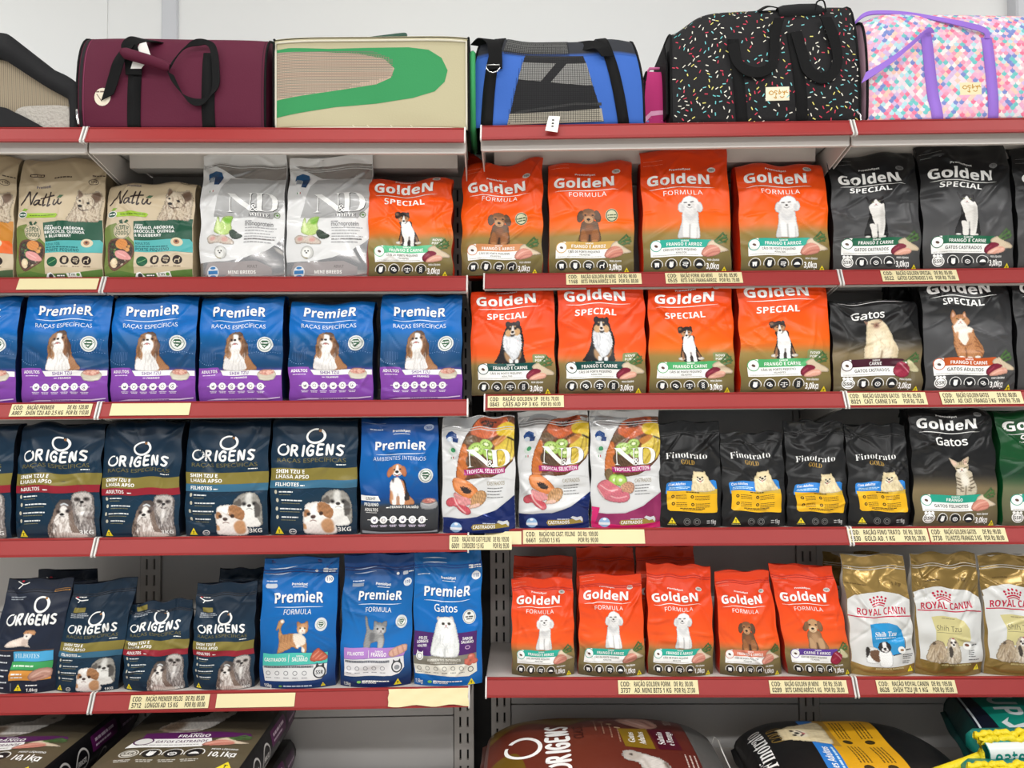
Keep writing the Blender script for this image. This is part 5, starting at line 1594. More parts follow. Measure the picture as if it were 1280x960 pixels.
def d_blue_persian():
    bg = ramp([(50, (8, 85, 144)), (250, (14, 105, 178)), (520, (12, 103, 182)), (680, (12, 99, 174)), (890, (10, 95, 168))])
    p = Print(508, 945, 885, bg=bg, side=(14, 72, 148))
    for y in (78, 106): p.line([566, y, 640, y + 3, 720, y - 2], 8, (196, 206, 224), taper=True)
    p.greek(530, 610, 176, 6, (200, 212, 232), 1); p.text('PremieRpet', 682, 776, 210, 17, WH); p.line([690, 222, 772, 222], 3, WH)
    p.rrect(860, 122, 890, 146, 6, WH); p.greek(894, 944, 126, 8, WH, 1); p.greek(894, 940, 140, 6, WH, 2); p.ell(906, 196, 29, 28, (222, 224, 226)); p.text('110', 888, 924, 206, 22, (40, 70, 130))
    blue_top(p, 578, 876, 318, 60, 0, '')
    p.text('Gatos', 646, 792, 414, 44, WH, style='sans', off=0.012)
    p.ell(864, 452, 42, 44, (226, 226, 222)); p.arc(864, 452, 36, 38, 3, (120, 124, 120)); p.greek(840, 888, 448, 8, (70, 74, 72), 2); p.greek(846, 882, 462, 6, (70, 74, 72), 3); p.ell(864, 432, 12, 9, (80, 84, 82), 10)
    p.poly([510, 534, 600, 546, 800, 548, 912, 540, 912, 688, 510, 690], (78, 36, 104))
    p.poly([510, 694, 912, 682, 912, 740, 510, 748], (128, 124, 112)); p.poly([510, 748, 912, 742, 912, 800, 860, 826, 516, 806], (222, 218, 206))
    p.paint(persian, (612, 434, 810, 702), n=60)
    p.text('PELOS', 540, 594, 590, 17, WH); p.text('LONGOS', 530, 602, 612, 17, WH); p.text('ADULTOS', 534, 594, 636, 14, WH)
    p.text('SABOR', 822, 886, 592, 17, WH); p.text('SALMÃO', 814, 892, 614, 17, WH); p.arc(856, 640, 14, 10, 5, (200, 160, 200), n=12)
    p.text('AMBIENTES INTERNOS', 602, 812, 722, 14, (226, 222, 212)); p.greek(620, 790, 730, 6, (206, 202, 192), 2)
    p.ell(552, 694, 24, 26, WH); p.poly([534, 680, 536, 654, 550, 676], WH); p.poly([556, 676, 574, 660, 574, 684], WH); p.arc(552, 694, 16, 18, 3, (90, 90, 90))
    p.paint(salmon_cubes, (836, 676, 922, 764), n=30)
    for k in range(6):
        x = 545 + 54 * k
        p.arc(x, 770, 13, 12, 4, (130, 130, 124), n=12); p.greek(x - 18, x + 18, 794, 5, (140, 140, 134), k)
    p.arc(872, 782, 16, 16, 5, (70, 70, 70), n=14)
    p.text('1,5kg', 516, 564, 868, 26, WH); p.ell(610, 858, 14, 9, (130, 190, 90)); p.text('NATURAIS', 632, 726, 870, 13, WH); p.greek(632, 816, 850, 7, WH, 3); triangle_mark(p, 876, 882, 42)
    return p

def nd_letters(p, x0, x1, y0, y1, col, dark):
    w = x1 - x0
    for d, c in ((4, dark), (0, col)):
        p.text('N', x0 + d, x0 + w * .56 + d, y1 + d, y1 - y0, c, style='serif', off=-0.012, ref=0.676); p.text('D', x0 + w * .54 + d, x1 + d, y1 + d, y1 - y0, c, style='serif', off=-0.012, ref=0.676)
    p.text('&', x0 + w * .47, x0 + w * .62, y1 + 2, (y1 - y0) * .42, dark, style='bold', off=0.05); p.text('&', x0 + w * .475, x0 + w * .615, y1, (y1 - y0) * .40, col, style='bold')

def d_nd_white():
    SIL = (176, 174, 172)
    p = Print(70, 640, 875, bg=lambda x, y: (222, 222, 222, 0.0), side=(196, 196, 196))
    p.poly([265, 170, 420, 172, 560, 150, 646, 100, 646, 350, 560, 466, 168, 458, 196, 330, 226, 220], ramp([(150, (160, 160, 160)), (300, (186, 186, 186)), (460, (160, 160, 160))]))
    p.poly([110, 60, 640, 60, 646, 180, 420, 176, 300, 160], (156, 154, 152), metal=0.7)
    p.poly([66, 764, 250, 762, 400, 738, 520, 692, 600, 632, 646, 580, 646, 880, 66, 880], (190, 188, 188), metal=0.85)
    p.poly([110, 810, 130, 770, 470, 762, 560, 800, 560, 852, 110, 852], (160, 154, 154))
    nd_letters(p, 254, 600, 282, 422, (238, 238, 236), (44, 44, 46))
    p.rect(410, 432, 546, 456, (120, 120, 122)); p.text('WHITE', 414, 540, 454, 22, WH, style='serif')
    p.arc(590, 438, 18, 18, 4, (90, 120, 60)); p.ell(592, 438, 9, 7, (90, 140, 60), 10)
    p.poly([112, 180, 116, 140, 160, 120, 204, 134, 216, 170, 190, 176], (36, 84, 128)); p.poly([164, 168, 216, 166, 196, 232, 160, 226], (40, 66, 104)); p.rect(122, 172, 158, 204, (150, 156, 164)); p.ell(150, 274, 16, 10, WH, 12); p.rect(136, 268, 142, 282, (40, 120, 60)); p.rect(158, 268, 164, 282, (170, 40, 50))
    p.paint(fennel_fish, (126, 444, 374, 652), n=62)
    p.text('monoprotein', 384, 566, 518, 26, (110, 110, 112), style='sans', off=0.02); p.greek(384, 430, 484, 8, (150, 150, 152), 1)
    lines_small(p, 384, 590, 528, 5, 20, 7, (168, 168, 170), 4); p.greek(384, 586, 606, 8, (120, 116, 116), 7); p.greek(384, 560, 628, 7, (150, 150, 152), 8)
    p.paint(maltese_round, (180, 652, 274, 750), n=34)
    p.ell(166, 834, 42, 42, (222, 226, 230)); p.poly([132, 822, 200, 822, 200, 846, 132, 846], (66, 128, 186)); p.ell(166, 806, 20, 9, (66, 128, 186), 12); p.ell(166, 860, 22, 8, (66, 128, 186), 12)
    p.text('ADULT', 404, 470, 806, 17, (96, 90, 90), style='sans', off=0.02); p.text('MINI BREEDS', 276, 458, 846, 22, WH)
    return p

def d_nd_tropical(pink=False):
    base = (24, 42, 104) if not pink else (150, 46, 98)
    edge = (216, 40, 116)
    p = Print(30, 560, 895, bg=lambda x, y: (212, 212, 212, 0.0), side=(196, 196, 196))
    p.poly([28, 40, 330, 40, 240, 120, 28, 124], (168, 168, 168), metal=0.5)
    p.paint(fruit_top, (128, 48, 564, 504), n=104)
    p.poly([564, 330, 564, 520, 470, 500, 380, 496, 300, 500, 380, 490, 470, 450, 540, 380], (212, 212, 212))
    nd_letters(p, 204, 524, 284, 416, (242, 240, 234), (50, 36, 30))
    p.poly([186, 430, 480, 420, 480, 462, 186, 472], (164, 40, 108)); p.text('TROPICAL SELECTION', 206, 470, 462, 26, (240, 226, 236), rot=-1.5)
    p.poly([62, 190, 80, 164, 104, 156, 138, 176, 140, 206, 66, 210], (30, 66, 124)); p.poly([112, 204, 152, 204, 146, 238, 110, 236], (34, 58, 110)); p.ell(90, 216, 20, 18, (196, 204, 214), 14)
    p.ell(104, 302, 28, 28, (196, 206, 196), 16); p.ell(112, 296, 18, 18, (60, 140, 90), 14); p.rect(92, 344, 98, 360, (40, 120, 60)); p.rect(98, 344, 105, 360, WH); p.rect(105, 344, 112, 360, (170, 40, 50))
    if pink: p.paint(steak_kiwi, (60, 440, 356, 704), n=80)
    else: p.paint(papaya_meat, (56, 486, 356, 762), n=80)
    p.text('CASTRADOS', 356, 484, 546, 26, (150, 136, 104), style='sans', off=0.01); lines_small(p, 360, 476, 566, 4, 22, 6, (120, 120, 120), 2)
    fn = ramp([(740, base), (860, mixc(base, (10, 16, 60), .3))])
    p.poly([28, 776, 140, 786, 280, 776, 420, 724, 520, 656, 562, 620, 562, 900, 28, 900], base, metal=0.45)
    if pink: p.poly([28, 850, 300, 872, 562, 846, 562, 900, 28, 900], edge, metal=0.4); p.poly([28, 730, 90, 740, 60, 860, 28, 870], edge, metal=0.4)
    p.poly([236, 850, 250, 830, 440, 822, 512, 816, 512, 854, 250, 872], (150, 128, 50)); p.text('CASTRADOS', 250, 410, 862, 24, WH, rot=-2)
    p.poly([420, 812, 436, 800, 470, 812, 500, 806, 512, 830, 506, 850, 490, 830, 460, 836, 444, 826], (206, 208, 212)); p.greek(320, 410, 818, 7, (200, 204, 216), 2)
    p.ell(128, 850, 40, 36, (150, 186, 222)); p.poly([86, 850, 170, 850, 168, 868, 88, 868], (232, 236, 240)); p.ell(128, 826, 14, 9, (232, 236, 240), 10)
    return p

def d_finotrato():
    p = Print(75, 605, 890, bg=ramp([(100, (26, 26, 27)), (500, (34, 34, 35)), (890, (24, 24, 25))]), side=(20, 20, 21))
    p.text('Finotrato', 152, 490, 304, 52, WH, style='serif', off=-0.012, ref=0.66)
    p.text('GOLD', 270, 384, 358, 36, (176, 140, 62), style='serif', ref=0.66)
    p.poly([134, 520, 150, 502, 530, 490, 552, 500, 562, 580, 140, 580], (46, 128, 206)); p.rrect(134, 502, 552, 600, 18, (46, 128, 206), 'ab')
    p.poly([142, 574, 340, 582, 560, 574, 574, 740, 566, 764, 540, 766, 168, 744, 150, 728], (232, 178, 30))
    p.poly([340, 574, 560, 566, 562, 606, 340, 600], (204, 168, 60))
    p.paint(spitz, (342, 404, 542, 582), n=54)
    p.text('Cães Adultos', 152, 290, 532, 20, WH, style='ital'); p.greek(160, 330, 546, 7, (190, 220, 240), 1); p.greek(156, 310, 558, 6, (190, 220, 240), 2)
    p.greek(296, 408, 586, 8, (70, 54, 20), 3)
    for k, (x, y) in enumerate(((194, 624), (352, 628), (198, 686), (358, 692))):
        p.ell(x, y, 14, 14, (50, 42, 26), 14); p.ell(x, y, 6, 6, (232, 178, 30), 8)
        for j in range(3): p.greek(x + 24, x + (112 if k % 2 == 0 else 150), y - 10 + 14 * j, 6, (110, 84, 24), k * 3 + j)
    p.greek(250, 466, 722, 8, (90, 70, 24), 8); p.greek(270, 440, 734, 6, (90, 70, 24), 9)
    triangle_mark(p, 180, 852, 52, 'T'); p.greek(146, 216, 858, 6, (190, 186, 120), 1)
    for x in (302, 386): p.arc(x, 838, 28, 28, 4, (120, 120, 118), n=18); p.arc(x, 838, 16, 16, 5, (120, 120, 118), n=14)
    p.text('1kg', 506, 548, 858, 34, (220, 220, 218)); p.greek(470, 500, 828, 7, (190, 190, 190), 1); p.greek(470, 500, 846, 7, (190, 190, 190), 2)
    return p

def crown(p, cx, cy, s, col):
    for k in range(5): p.ell(cx + (k - 2) * 29 * s, cy - (32 - 4.2 * (k - 2) ** 2) * s, 8.5 * s, 9 * s, col, 12)
    for k in range(6): p.ell(cx + (k - 2.5) * 21 * s, cy - (9 - 3.2 * (k - 2.5) ** 2 * .6) * s, 8 * s, 8 * s, col, 12)
    p.line([cx - 50 * s, cy + 24 * s, cx, cy + 8 * s, cx + 50 * s, cy + 24 * s], 10 * s, col, smooth=True)
    p.line([cx - 44 * s, cy + 38 * s, cx, cy + 23 * s, cx + 44 * s, cy + 38 * s], 7 * s, col, smooth=True)

RC_RED = (186, 26, 62)
def d_royal_puppy():
    p = Print(140, 610, 880, bg=lambda x, y: (160, 131, 74, 0.45), side=(196, 190, 180))
    p.poly([136, 330, 200, 286, 300, 264, 400, 262, 520, 284, 614, 326, 614, 790, 500, 808, 380, 812, 240, 804, 136, 780], (216, 216, 214))
    p.greek(150, 292, 200, 7, (96, 74, 36), 1); p.text('1 kg', 486, 560, 224, 26, (96, 74, 36), style='ital')
    crown(p, 362, 330, 1.0, RC_RED)
    p.text('ROYAL CANIN', 206, 566, 428, 48, RC_RED, style='bold')
    p.line([136, 441, 614, 444], 8, RC_RED)
    p.text('PUPPY', 346, 414, 500, 14, (176, 150, 80))
    p.poly([278, 492, 330, 488, 420, 490, 470, 506, 510, 546, 532, 600, 530, 660, 500, 706, 430, 724, 300, 690, 288, 600], (44, 148, 208)); p.poly([534, 600, 538, 610, 536, 664, 504, 712, 430, 730, 430, 724, 500, 706, 530, 660], (40, 44, 60))
    p.text('Shih Tzu', 312, 472, 584, 34, WH, style='serif'); p.greek(316, 470, 594, 7, (210, 230, 244), 2)
    p.paint(black_white_pup, (228, 618, 438, 810), n=66)
    p.ell(498, 686, 27, 27, WH, 16); p.ell(500, 686, 14, 9, (150, 110, 70), 10); p.greek(530, 580, 682, 8, (70, 70, 70), 3)
    lines_small(p, 500, 588, 718, 3, 14, 6, (90, 90, 92), 1); lines_small(p, 500, 560, 768, 2, 14, 6, (90, 90, 92), 5)
    p.text('BREED HEALTH NUTRITION', 300, 510, 826, 10, (222, 206, 160)); triangle_mark(p, 568, 850, 44, 'T')
    return p

def d_royal_adult():
    p = Print(65, 545, 885, bg=lambda x, y: (138, 112, 60, 0.45), side=(200, 194, 184))
    p.poly([62, 290, 130, 262, 260, 248, 380, 262, 470, 290, 548, 330, 548, 790, 420, 790, 200, 784, 90, 764, 84, 560], (214, 214, 212))
    p.greek(150, 260, 200, 7, (86, 66, 32), 1); p.text('1 kg', 390, 440, 210, 24, (86, 66, 32), style='ital')
    crown(p, 264, 316, 1.0, RC_RED)
    p.text('ROYAL CANIN', 104, 468, 404, 46, RC_RED, style='bold')
    p.line([80, 412, 310, 420, 546, 428], 8, RC_RED)
    p.poly([170, 462, 250, 456, 340, 462, 400, 492, 440, 550, 450, 620, 400, 664, 240, 668, 196, 640, 200, 560], (206, 196, 140))
    p.greek(240, 330, 470, 6, (150, 140, 100), 3); p.text('Shih Tzu', 206, 374, 562, 36, (110, 104, 80), style='sans'); p.line([206, 574, 380, 574], 2.5, (110, 104, 80))
    p.paint(silky_pair, (118, 598, 372, 792), n=72)
    p.ell(410, 664, 30, 30, WH, 16); p.ell(410, 662, 17, 10, (120, 76, 60), rot=20); p.greek(446, 498, 662, 8, (80, 80, 80), 4)
    lines_small(p, 418, 466, 702, 4, 13, 6, (100, 100, 102), 1); p.greek(418, 500, 764, 7, (100, 100, 102), 8)
    p.text('BREED HEALTH NUTRITION', 220, 440, 806, 10, (210, 196, 140)); triangle_mark(p, 488, 844, 44, 'T')
    return p

def d_natural(orange=False):
    KR = (190, 172, 142)
    p = Print(90, 680, 885, bg=ramp([(60, (172, 154, 126)), (300, (196, 178, 148)), (600, (200, 184, 156)), (885, (196, 180, 150))]), side=(160, 142, 112))
    p.rrect(160, 132, 268, 154, 6, (72, 54, 46)); p.greek(168, 260, 139, 8, KR, 2); p.greek(342, 466, 168, 9, (70, 56, 46), 1); p.greek(600, 690, 142, 8, (70, 56, 46), 5)
    p.arc(608, 194, 32, 20, 4, (70, 56, 46)); p.text('110', 590, 632, 202, 18, (70, 56, 46)); p.text('PremieR', 226, 322, 240, 18, (70, 66, 90))
    p.strokes([[114, 366, 140, 340, 166, 300, 182, 268, 184, 310, 190, 362, 206, 320, 232, 272], [246, 326, 224, 330, 212, 352, 220, 364, 240, 348, 250, 326, 246, 356, 258, 360], [290, 280, 276, 330, 270, 366, 284, 360], [322, 274, 308, 330, 300, 372, 316, 362], [258, 316, 300, 306, 344, 300], [346, 330, 338, 356, 350, 366, 368, 344, 376, 326, 372, 356, 388, 366, 398, 354]], 10, (48, 36, 34))
    p.poly([360, 318, 384, 300, 412, 304, 392, 322], (70, 100, 70))
    p.poly([150, 434, 170, 424, 260, 420, 370, 430, 384, 442, 370, 462, 260, 456, 170, 458], (150, 186, 50)); p.greek(190, 364, 437, 7, (90, 120, 30), 1)
    p.ell(134, 436, 32, 22, (60, 92, 76)); p.arc(134, 436, 32, 22, 4, WH); p.greek(112, 158, 432, 8, WH, 3); p.poly([124, 410, 140, 390, 170, 394, 156, 408], (130, 170, 60))
    p.poly([90, 530, 120, 510, 170, 500, 300, 640, 300, 850, 90, 850], (112, 128, 66) if not orange else (214, 120, 40))
    p.poly([290, 492, 400, 484, 480, 486, 560, 478, 682, 470, 682, 630, 300, 626], (34, 82, 62) if not orange else (196, 130, 50))
    p.paint(sketch_spitz, (440, 256, 676, 492), n=72)
    p.poly([298, 626, 470, 620, 660, 612, 684, 640, 684, 702, 300, 704], (84, 172, 172) if not orange else (226, 104, 40))
    p.rect(300, 704, 684, 806, (206, 190, 164))
    p.text('SABOR', 304, 356, 522, 10, WH); p.text('FRANGO, ABÓBORA,', 302, 566, 545, 19, WH, style='bold'); p.text('BRÓCOLIS, QUINOA', 300, 566, 571, 19, WH, style='bold'); p.text('& BLUEBERRY', 302, 478, 598, 19, WH)
    p.text('ADULTOS', 304, 400, 654, 17, (30, 100, 104)); p.greek(304, 520, 662, 8, (30, 100, 104), 3); p.text('PORTE PEQUENO', 308, 528, 696, 20, (24, 84, 90))
    p.ell(580, 636, 40, 30, (214, 200, 170)); p.ell(578, 634, 20, 17, (168, 120, 90)); p.ell(578, 632, 9, 8, (70, 40, 40), 10)
    p.poly([88, 850, 200, 830, 300, 850, 480, 846, 684, 812, 684, 890, 88, 890], (84, 116, 52) if not orange else (70, 90, 60))
    p.paint(veg_bowl, (106, 606, 302, 836), n=60)
    p.ell(220, 556, 60, 60, (206, 192, 164)); p.arc(220, 556, 54, 54, 3, (60, 84, 64)); p.text('SUPER', 176, 264, 556, 26, (70, 90, 70)); p.text('FOODS', 176, 264, 588, 26, (70, 90, 70)); p.greek(196, 244, 520, 8, (70, 90, 70), 1)
    p.poly([190, 486, 210, 480, 222, 512, 200, 508], (40, 72, 52)); p.poly([224, 500, 240, 480, 252, 490, 236, 508], (50, 84, 60))
    p.ell(352, 766, 36, 34, (30, 90, 62)); p.line([330, 778, 376, 752], 4, (120, 170, 110))
    for k, ic in enumerate(('hand', 'gut', 'dog')): icon(p, 434 + 76 * k, 756, 31, ic, (206, 190, 164), (48, 38, 36), ring=False); p.greek(410 + 76 * k, 458 + 76 * k, 796, 6, (120, 104, 84), k)
    p.poly([304, 880, 316, 846, 340, 838, 370, 868, 372, 886], (226, 228, 226)); p.ell(340, 866, 16, 18, (50, 56, 54), 14); p.rect(376, 852, 440, 882, (40, 70, 50)); p.greek(382, 434, 858, 8, WH, 1); p.greek(382, 434, 872, 7, WH, 2)
    p.poly([446, 846, 540, 836, 552, 886, 460, 888], (224, 226, 218)); p.text("I'm", 462, 504, 862, 17, (44, 70, 50)); p.ell(524, 854, 13, 11, (90, 140, 60), 12); p.text('green', 470, 540, 882, 15, (44, 70, 50))
    return p

DESIGNS = dict(
    poodle=lambda: d_poodle(), poodle_small=lambda: d_poodle(1.1, '1,0kg', 'deep'),
    dachs=lambda: orange_bag('FORMULA', *DACHS, (208, 140, 92), 'FRANGO E ARROZ', 'CÃES DE PORTE PEQUENO', 'FILHOTES', chicken, 'puppy', badge='seal', word_v=.93, logo_v=1.045),
    dachs_gold=lambda: orange_bag('FORMULA', *DACHS, (206, 164, 86), 'FRANGO E ARROZ', 'CÃES DE PORTE PEQUENO', 'FILHOTES', chicken, 'puppy', badge='seal', word_v=.93, logo_v=1.045),
    dachs_small=lambda: orange_bag('FORMULA', *DACHS, (214, 124, 98), 'FRANGO E ARROZ', CAES, 'FILHOTES', chicken, 'puppy', 'deep', ys=1.12, weight='1,0kg'),
    dachs_beef=lambda: orange_bag('FORMULA', dachshund_pale, (265, 362, 490, 675), (345, 330, 590, 618), (96, 62, 150), 'CARNE E ARROZ', CAES, 'FILHOTES', beef, 'puppy', 'deep', ys=1.12, weight='1,0kg'),
    pup=lambda: orange_bag('SPECIAL', *PUP, (78, 168, 104), 'FRANGO E CARNE', CAES, 'FILHOTES', chicken_beef, 'special', logo_v=1.09, word_v=.905, novo=True),
    pup_top=lambda: orange_bag('SPECIAL', *PUP, (96, 190, 140), 'FRANGO E CARNE', CAES, 'FILHOTES', chicken_beef, 'special', logo_v=1.06, word_v=.90, novo=True),
    sheltie=lambda: orange_bag('SPECIAL', *SHEL, (14, 72, 66), 'FRANGO E CARNE', CAES, 'ADULTOS', chicken_beef, 'special', 'deep', logo_v=1.095, word_v=.92, novo=True),
    tuxedo=lambda: orange_bag('SPECIAL', tuxedo_cat, (270, 312, 470, 680), (355, 270, 555, 620), (24, 96, 66), 'FRANGO E CARNE', 'GATOS CASTRADOS', '', chicken_beef, 'cat', 'black', logo_v=1.035, word_v=.93, wcap=40, ldrop=20),
    cream=lambda: orange_bag('Gatos', cream_cat, (300, 284, 590, 622), (348, 280, 632, 616), (66, 22, 38), 'CARNE', 'GATOS CASTRADOS', '', beef, 'cat', 'blacktan', logo_v=1.12, word_v=.865),
    ginger=lambda: orange_bag('SPECIAL', ginger_cat, (378, 246, 644, 650), (322, 238, 580, 622), (190, 84, 34), 'FRANGO E CARNE', 'GATOS ADULTOS', '', chicken_beef, 'cat2', 'black', logo_v=1.13, word_v=.985),
    kitten=lambda: orange_bag('Gatos', tabby_kitten, (358, 362, 574, 668), (404, 296, 636, 622), (38, 158, 134), 'FRANGO', 'GATOS FILHOTES', '', chicken, 'cat', 'blacktan', logo_v=1.17, word_v=.98, wordbig=True),
    green=lambda: orange_bag('Seleção', tabby_kitten, (358, 362, 574, 668), (404, 296, 636, 622), (38, 158, 134), 'FRANGO', 'GATOS ADULTOS', '', chicken, 'cat', 'green', logo_v=1.13, word_v=.98),
    blue_breed=d_blue_breed, blue_beagle=d_blue_beagle, blue_ginger=d_blue_ginger, blue_kitten=d_blue_kitten, blue_persian=d_blue_persian,
    ori_adult=lambda: origens_bag((142, 32, 46), 'ADULTOS', 'adult'), ori_pup=lambda: origens_bag((56, 104, 132), 'FILHOTES', 'pup'),
    ori_adult_small=lambda: origens_bag((142, 32, 46), 'ADULTOS', 'adult', True), ori_pup_small=lambda: origens_bag((56, 104, 132), 'FILHOTES', 'pup', True), ori_navy=d_origens_navy,
    nd_white=d_nd_white, nd_tropical=d_nd_tropical, nd_pink=lambda: d_nd_tropical(True), fino=d_finotrato, royal_puppy=d_royal_puppy, royal_adult=d_royal_adult,
    natural=d_natural, natural_orange=lambda: d_natural(True),
)
# ---------------------------------------------------------------- the bags
FILM = {'satin': print_mat('printed_film_satin', 0.34, (38, 0.18, 0.002), crinkle=0.42),
        'gloss': print_mat('printed_film_gloss', 0.22, (34, 0.2, 0.002), coat=0.2, crinkle=0.5),
        'matte': print_mat('printed_film_matte', 0.44, (46, 0.15, 0.002), crinkle=0.35)}
_side = {}
def side_mat(c, rough=0.36):
    k = tuple(int(v) for v in c)
    if k not in _side:
        _side[k] = mat('film_side_%d' % len(_side), k, rough, bump=(38, 0.3, 0.003))
    return _side[k]

FOLD_F = [(-.44, 0), (-.50, .07), (-.52, .35), (-.46, .66), (-.34, .90), (-.27, .965), (-.14, 1.0), (.06, .992), (.24, .93)]
FOLD_B = [(.44, 0), (.5, .3), (.44, .7), (.27, .92), (.24, 1.0)]
POUCH_F = [(-.46, 0), (-.52, .10), (-.50, .36), (-.36, .64), (-.13, .85), (-.04, .91), (-.02, 1.0)]
POUCH_B = [(.46, 0), (.5, .3), (.34, .64), (.10, .85), (.03, .91), (.02, 1.0)]

def crease_field(seed, Wd, H, amt, style):
    r = random.Random(seed)
    waves = [(r.uniform(0, 6.28), r.uniform(1.2, 3.4) * 6.28 / Wd, r.uniform(0, 6.28), r.uniform(.5, 1)) for _ in range(7)]
    cr = []
    for _ in range(24):
        edge = r.random() < .55
        x = (r.choice([-1, 1]) * r.uniform(.28, .5) if edge else r.uniform(-.45, .45)) * Wd
        z = r.uniform(.45, 1.0) * H if r.random() < .62 else r.uniform(.02, .5) * H
        a = r.gauss(0, .5) + (0 if r.random() < .5 else r.choice([-.8, .8]))
        cr.append((x, z, a, r.uniform(.004, .010), r.uniform(.018, .06), r.choice([-1, 1, 1]) * r.uniform(.0010, .0026)))
    # tension folds that run from the upper corners inwards
    for sd in (-1, 1):
        for _ in range(2):
            cr.append((sd * Wd * r.uniform(.25, .42), H * r.uniform(.62, .92), sd * r.uniform(.5, 1.1), r.uniform(.005, .010), r.uniform(.04, .08), r.choice([-1, 1]) * r.uniform(.0018, .0034)))
    def f(x, z):
        d = np.zeros_like(x)
        for a, k, p, g in waves:
            d += g * .0007 * np.sin(k * (x * math.cos(a) + z * math.sin(a)) + p)
        for cx, cz, a, w, l, A in cr:
            t = (x - cx) * math.cos(a) + (z - cz) * math.sin(a)
            n = -(x - cx) * math.sin(a) + (z - cz) * math.cos(a)
            d += A * np.exp(-(n / w) ** 2 - (t / l) ** 2)
        return d * amt
    def g(x, z):            # sideways drift of the film, so that the print is pulled a little too
        a, k, p, _ = waves[0]
        b, q, o, _ = waves[1]
        return .0016 * amt * np.sin(k * .8 * z + p), .0022 * amt * np.sin(q * .8 * x + o)
    return f, g

def bag_surface(Wd, H, T, style, seed, tilt=0.0, lean=0.0, sag=0.0, amt=1.0, taper=0.0, wave=0.0):
    prof = spline([(y * T, z * H) for y, z in (FOLD_F if style == 'fold' else POUCH_F)], 10)
    P = np.array(prof)
    S_ = np.r_[0, np.cumsum(np.linalg.norm(np.diff(P, axis=0), axis=1))]
    vmax = S_[-1] / Wd
    ridge = S_[np.argmax(P[:, 1])]
    cf, gf = crease_field(seed, Wd, H, amt * 1.45, style)
    r = random.Random(seed + 77)
    ph = r.uniform(0, 6.28)
    def S(u, v):
        u, v = np.asarray(u, float), np.asarray(v, float)
        s = np.clip(v * Wd, -0.01, S_[-1] + 0.01)
        y = np.interp(s, S_, P[:, 0])
        z = np.interp(s, S_, P[:, 1])
        q = 2 * u - 1
        h = z / H
        foot = np.clip(h / .12, 0, 1)
        if style == 'fold':
            y = y + T * .10 * np.abs(q) ** 5 + T * .03 * q * q
            x = q * Wd / 2 * (1 - taper * h)
        else:
            puff = np.clip((.93 - h) / .93, 0, 1) ** .7
            y = y + T * .30 * np.abs(q) ** 2.6 * puff
            x = q * Wd / 2 * (1 - taper * h - .035 * np.sin(math.pi * np.clip(h / .9, 0, 1)) * 0)
        dx, dz = gf(x, z)
        dx, dz = dx * .6, dz * (.25 + .75 * np.clip(h, 0, 1) ** 2)
        inner = 1 - .5 * np.abs(q) ** 6
        y = y - cf(x, z) * inner * (0.35 + 0.65 * foot)
        top = np.clip(h, 0, 1.1) ** 2.2
        z = z + dz * foot + H * top * (tilt * q / 2 - sag * (1 - q * q) + wave * np.sin(q * 3.4 + ph))
        y = y + wave * H * .8 * top * np.cos(q * 4.2 + ph)
        x = x + dx * foot + lean * z + .003 * Wd * amt * q * np.sin(z * (6.28 / (.32 * H)) + ph) * foot
        return np.stack([x, y, np.maximum(z, 0)], -1)
    return S, vmax, ridge / Wd

def body_mesh(name, S, vr, T, H, style):
    K = 20
    vv = np.linspace(0, vr, K)
    F0, F1 = S(np.zeros(K), vv), S(np.ones(K), vv)
    bp = np.array(spline([(z * H, y * T) for y, z in (FOLD_B if style == 'fold' else POUCH_B)], 8))
    verts, faces = [], []
    m, nb = 5, 6
    for j in range(K):
        z0, z1 = F0[j][2], F1[j][2]
        yb0, yb1 = np.interp(z0, bp[:, 0], bp[:, 1]), np.interp(z1, bp[:, 0], bp[:, 1])
        yb0, yb1 = max(yb0, F0[j][1] + .002), max(yb1, F1[j][1] + .002)
        h = max(z0, z1) / H
        wloc = F1[j][0] - F0[j][0]
        ins = wloc * (-.012 + .085 * h ** 1.5) * (1 if style == 'fold' else .6) * (1 if h < .93 else .3)
        row = []
        for i in range(m):
            t = i / (m - 1)
            k = 1 - abs(2 * t - 1)
            row.append((F1[j][0] - ins * k, F1[j][1] + (yb1 - F1[j][1]) * t, z1))
        for i in range(1, nb):
            t = i / nb
            puff = T * .05 * math.sin(math.pi * t) * (1 - h)
            row.append((F1[j][0] + (F0[j][0] - F1[j][0]) * t, yb1 + (yb0 - yb1) * t + puff, z1 + (z0 - z1) * t))
        for i in range(m):
            t = 1 - i / (m - 1)
            k = 1 - abs(2 * t - 1)
            row.append((F0[j][0] + ins * k, F0[j][1] + (yb0 - F0[j][1]) * t, z0))
        verts += row
    n = 2 * m + nb - 1
    for j in range(K - 1):
        for i in range(n - 1):
            faces.append((j * n + i, j * n + i + 1, (j + 1) * n + i + 1, (j + 1) * n + i))
    faces.append(tuple(reversed(range(n))))
    if style != 'fold':
        faces.append(tuple((K - 1) * n + i for i in range(n)))
    return mesh(name, verts, faces, smooth=True)

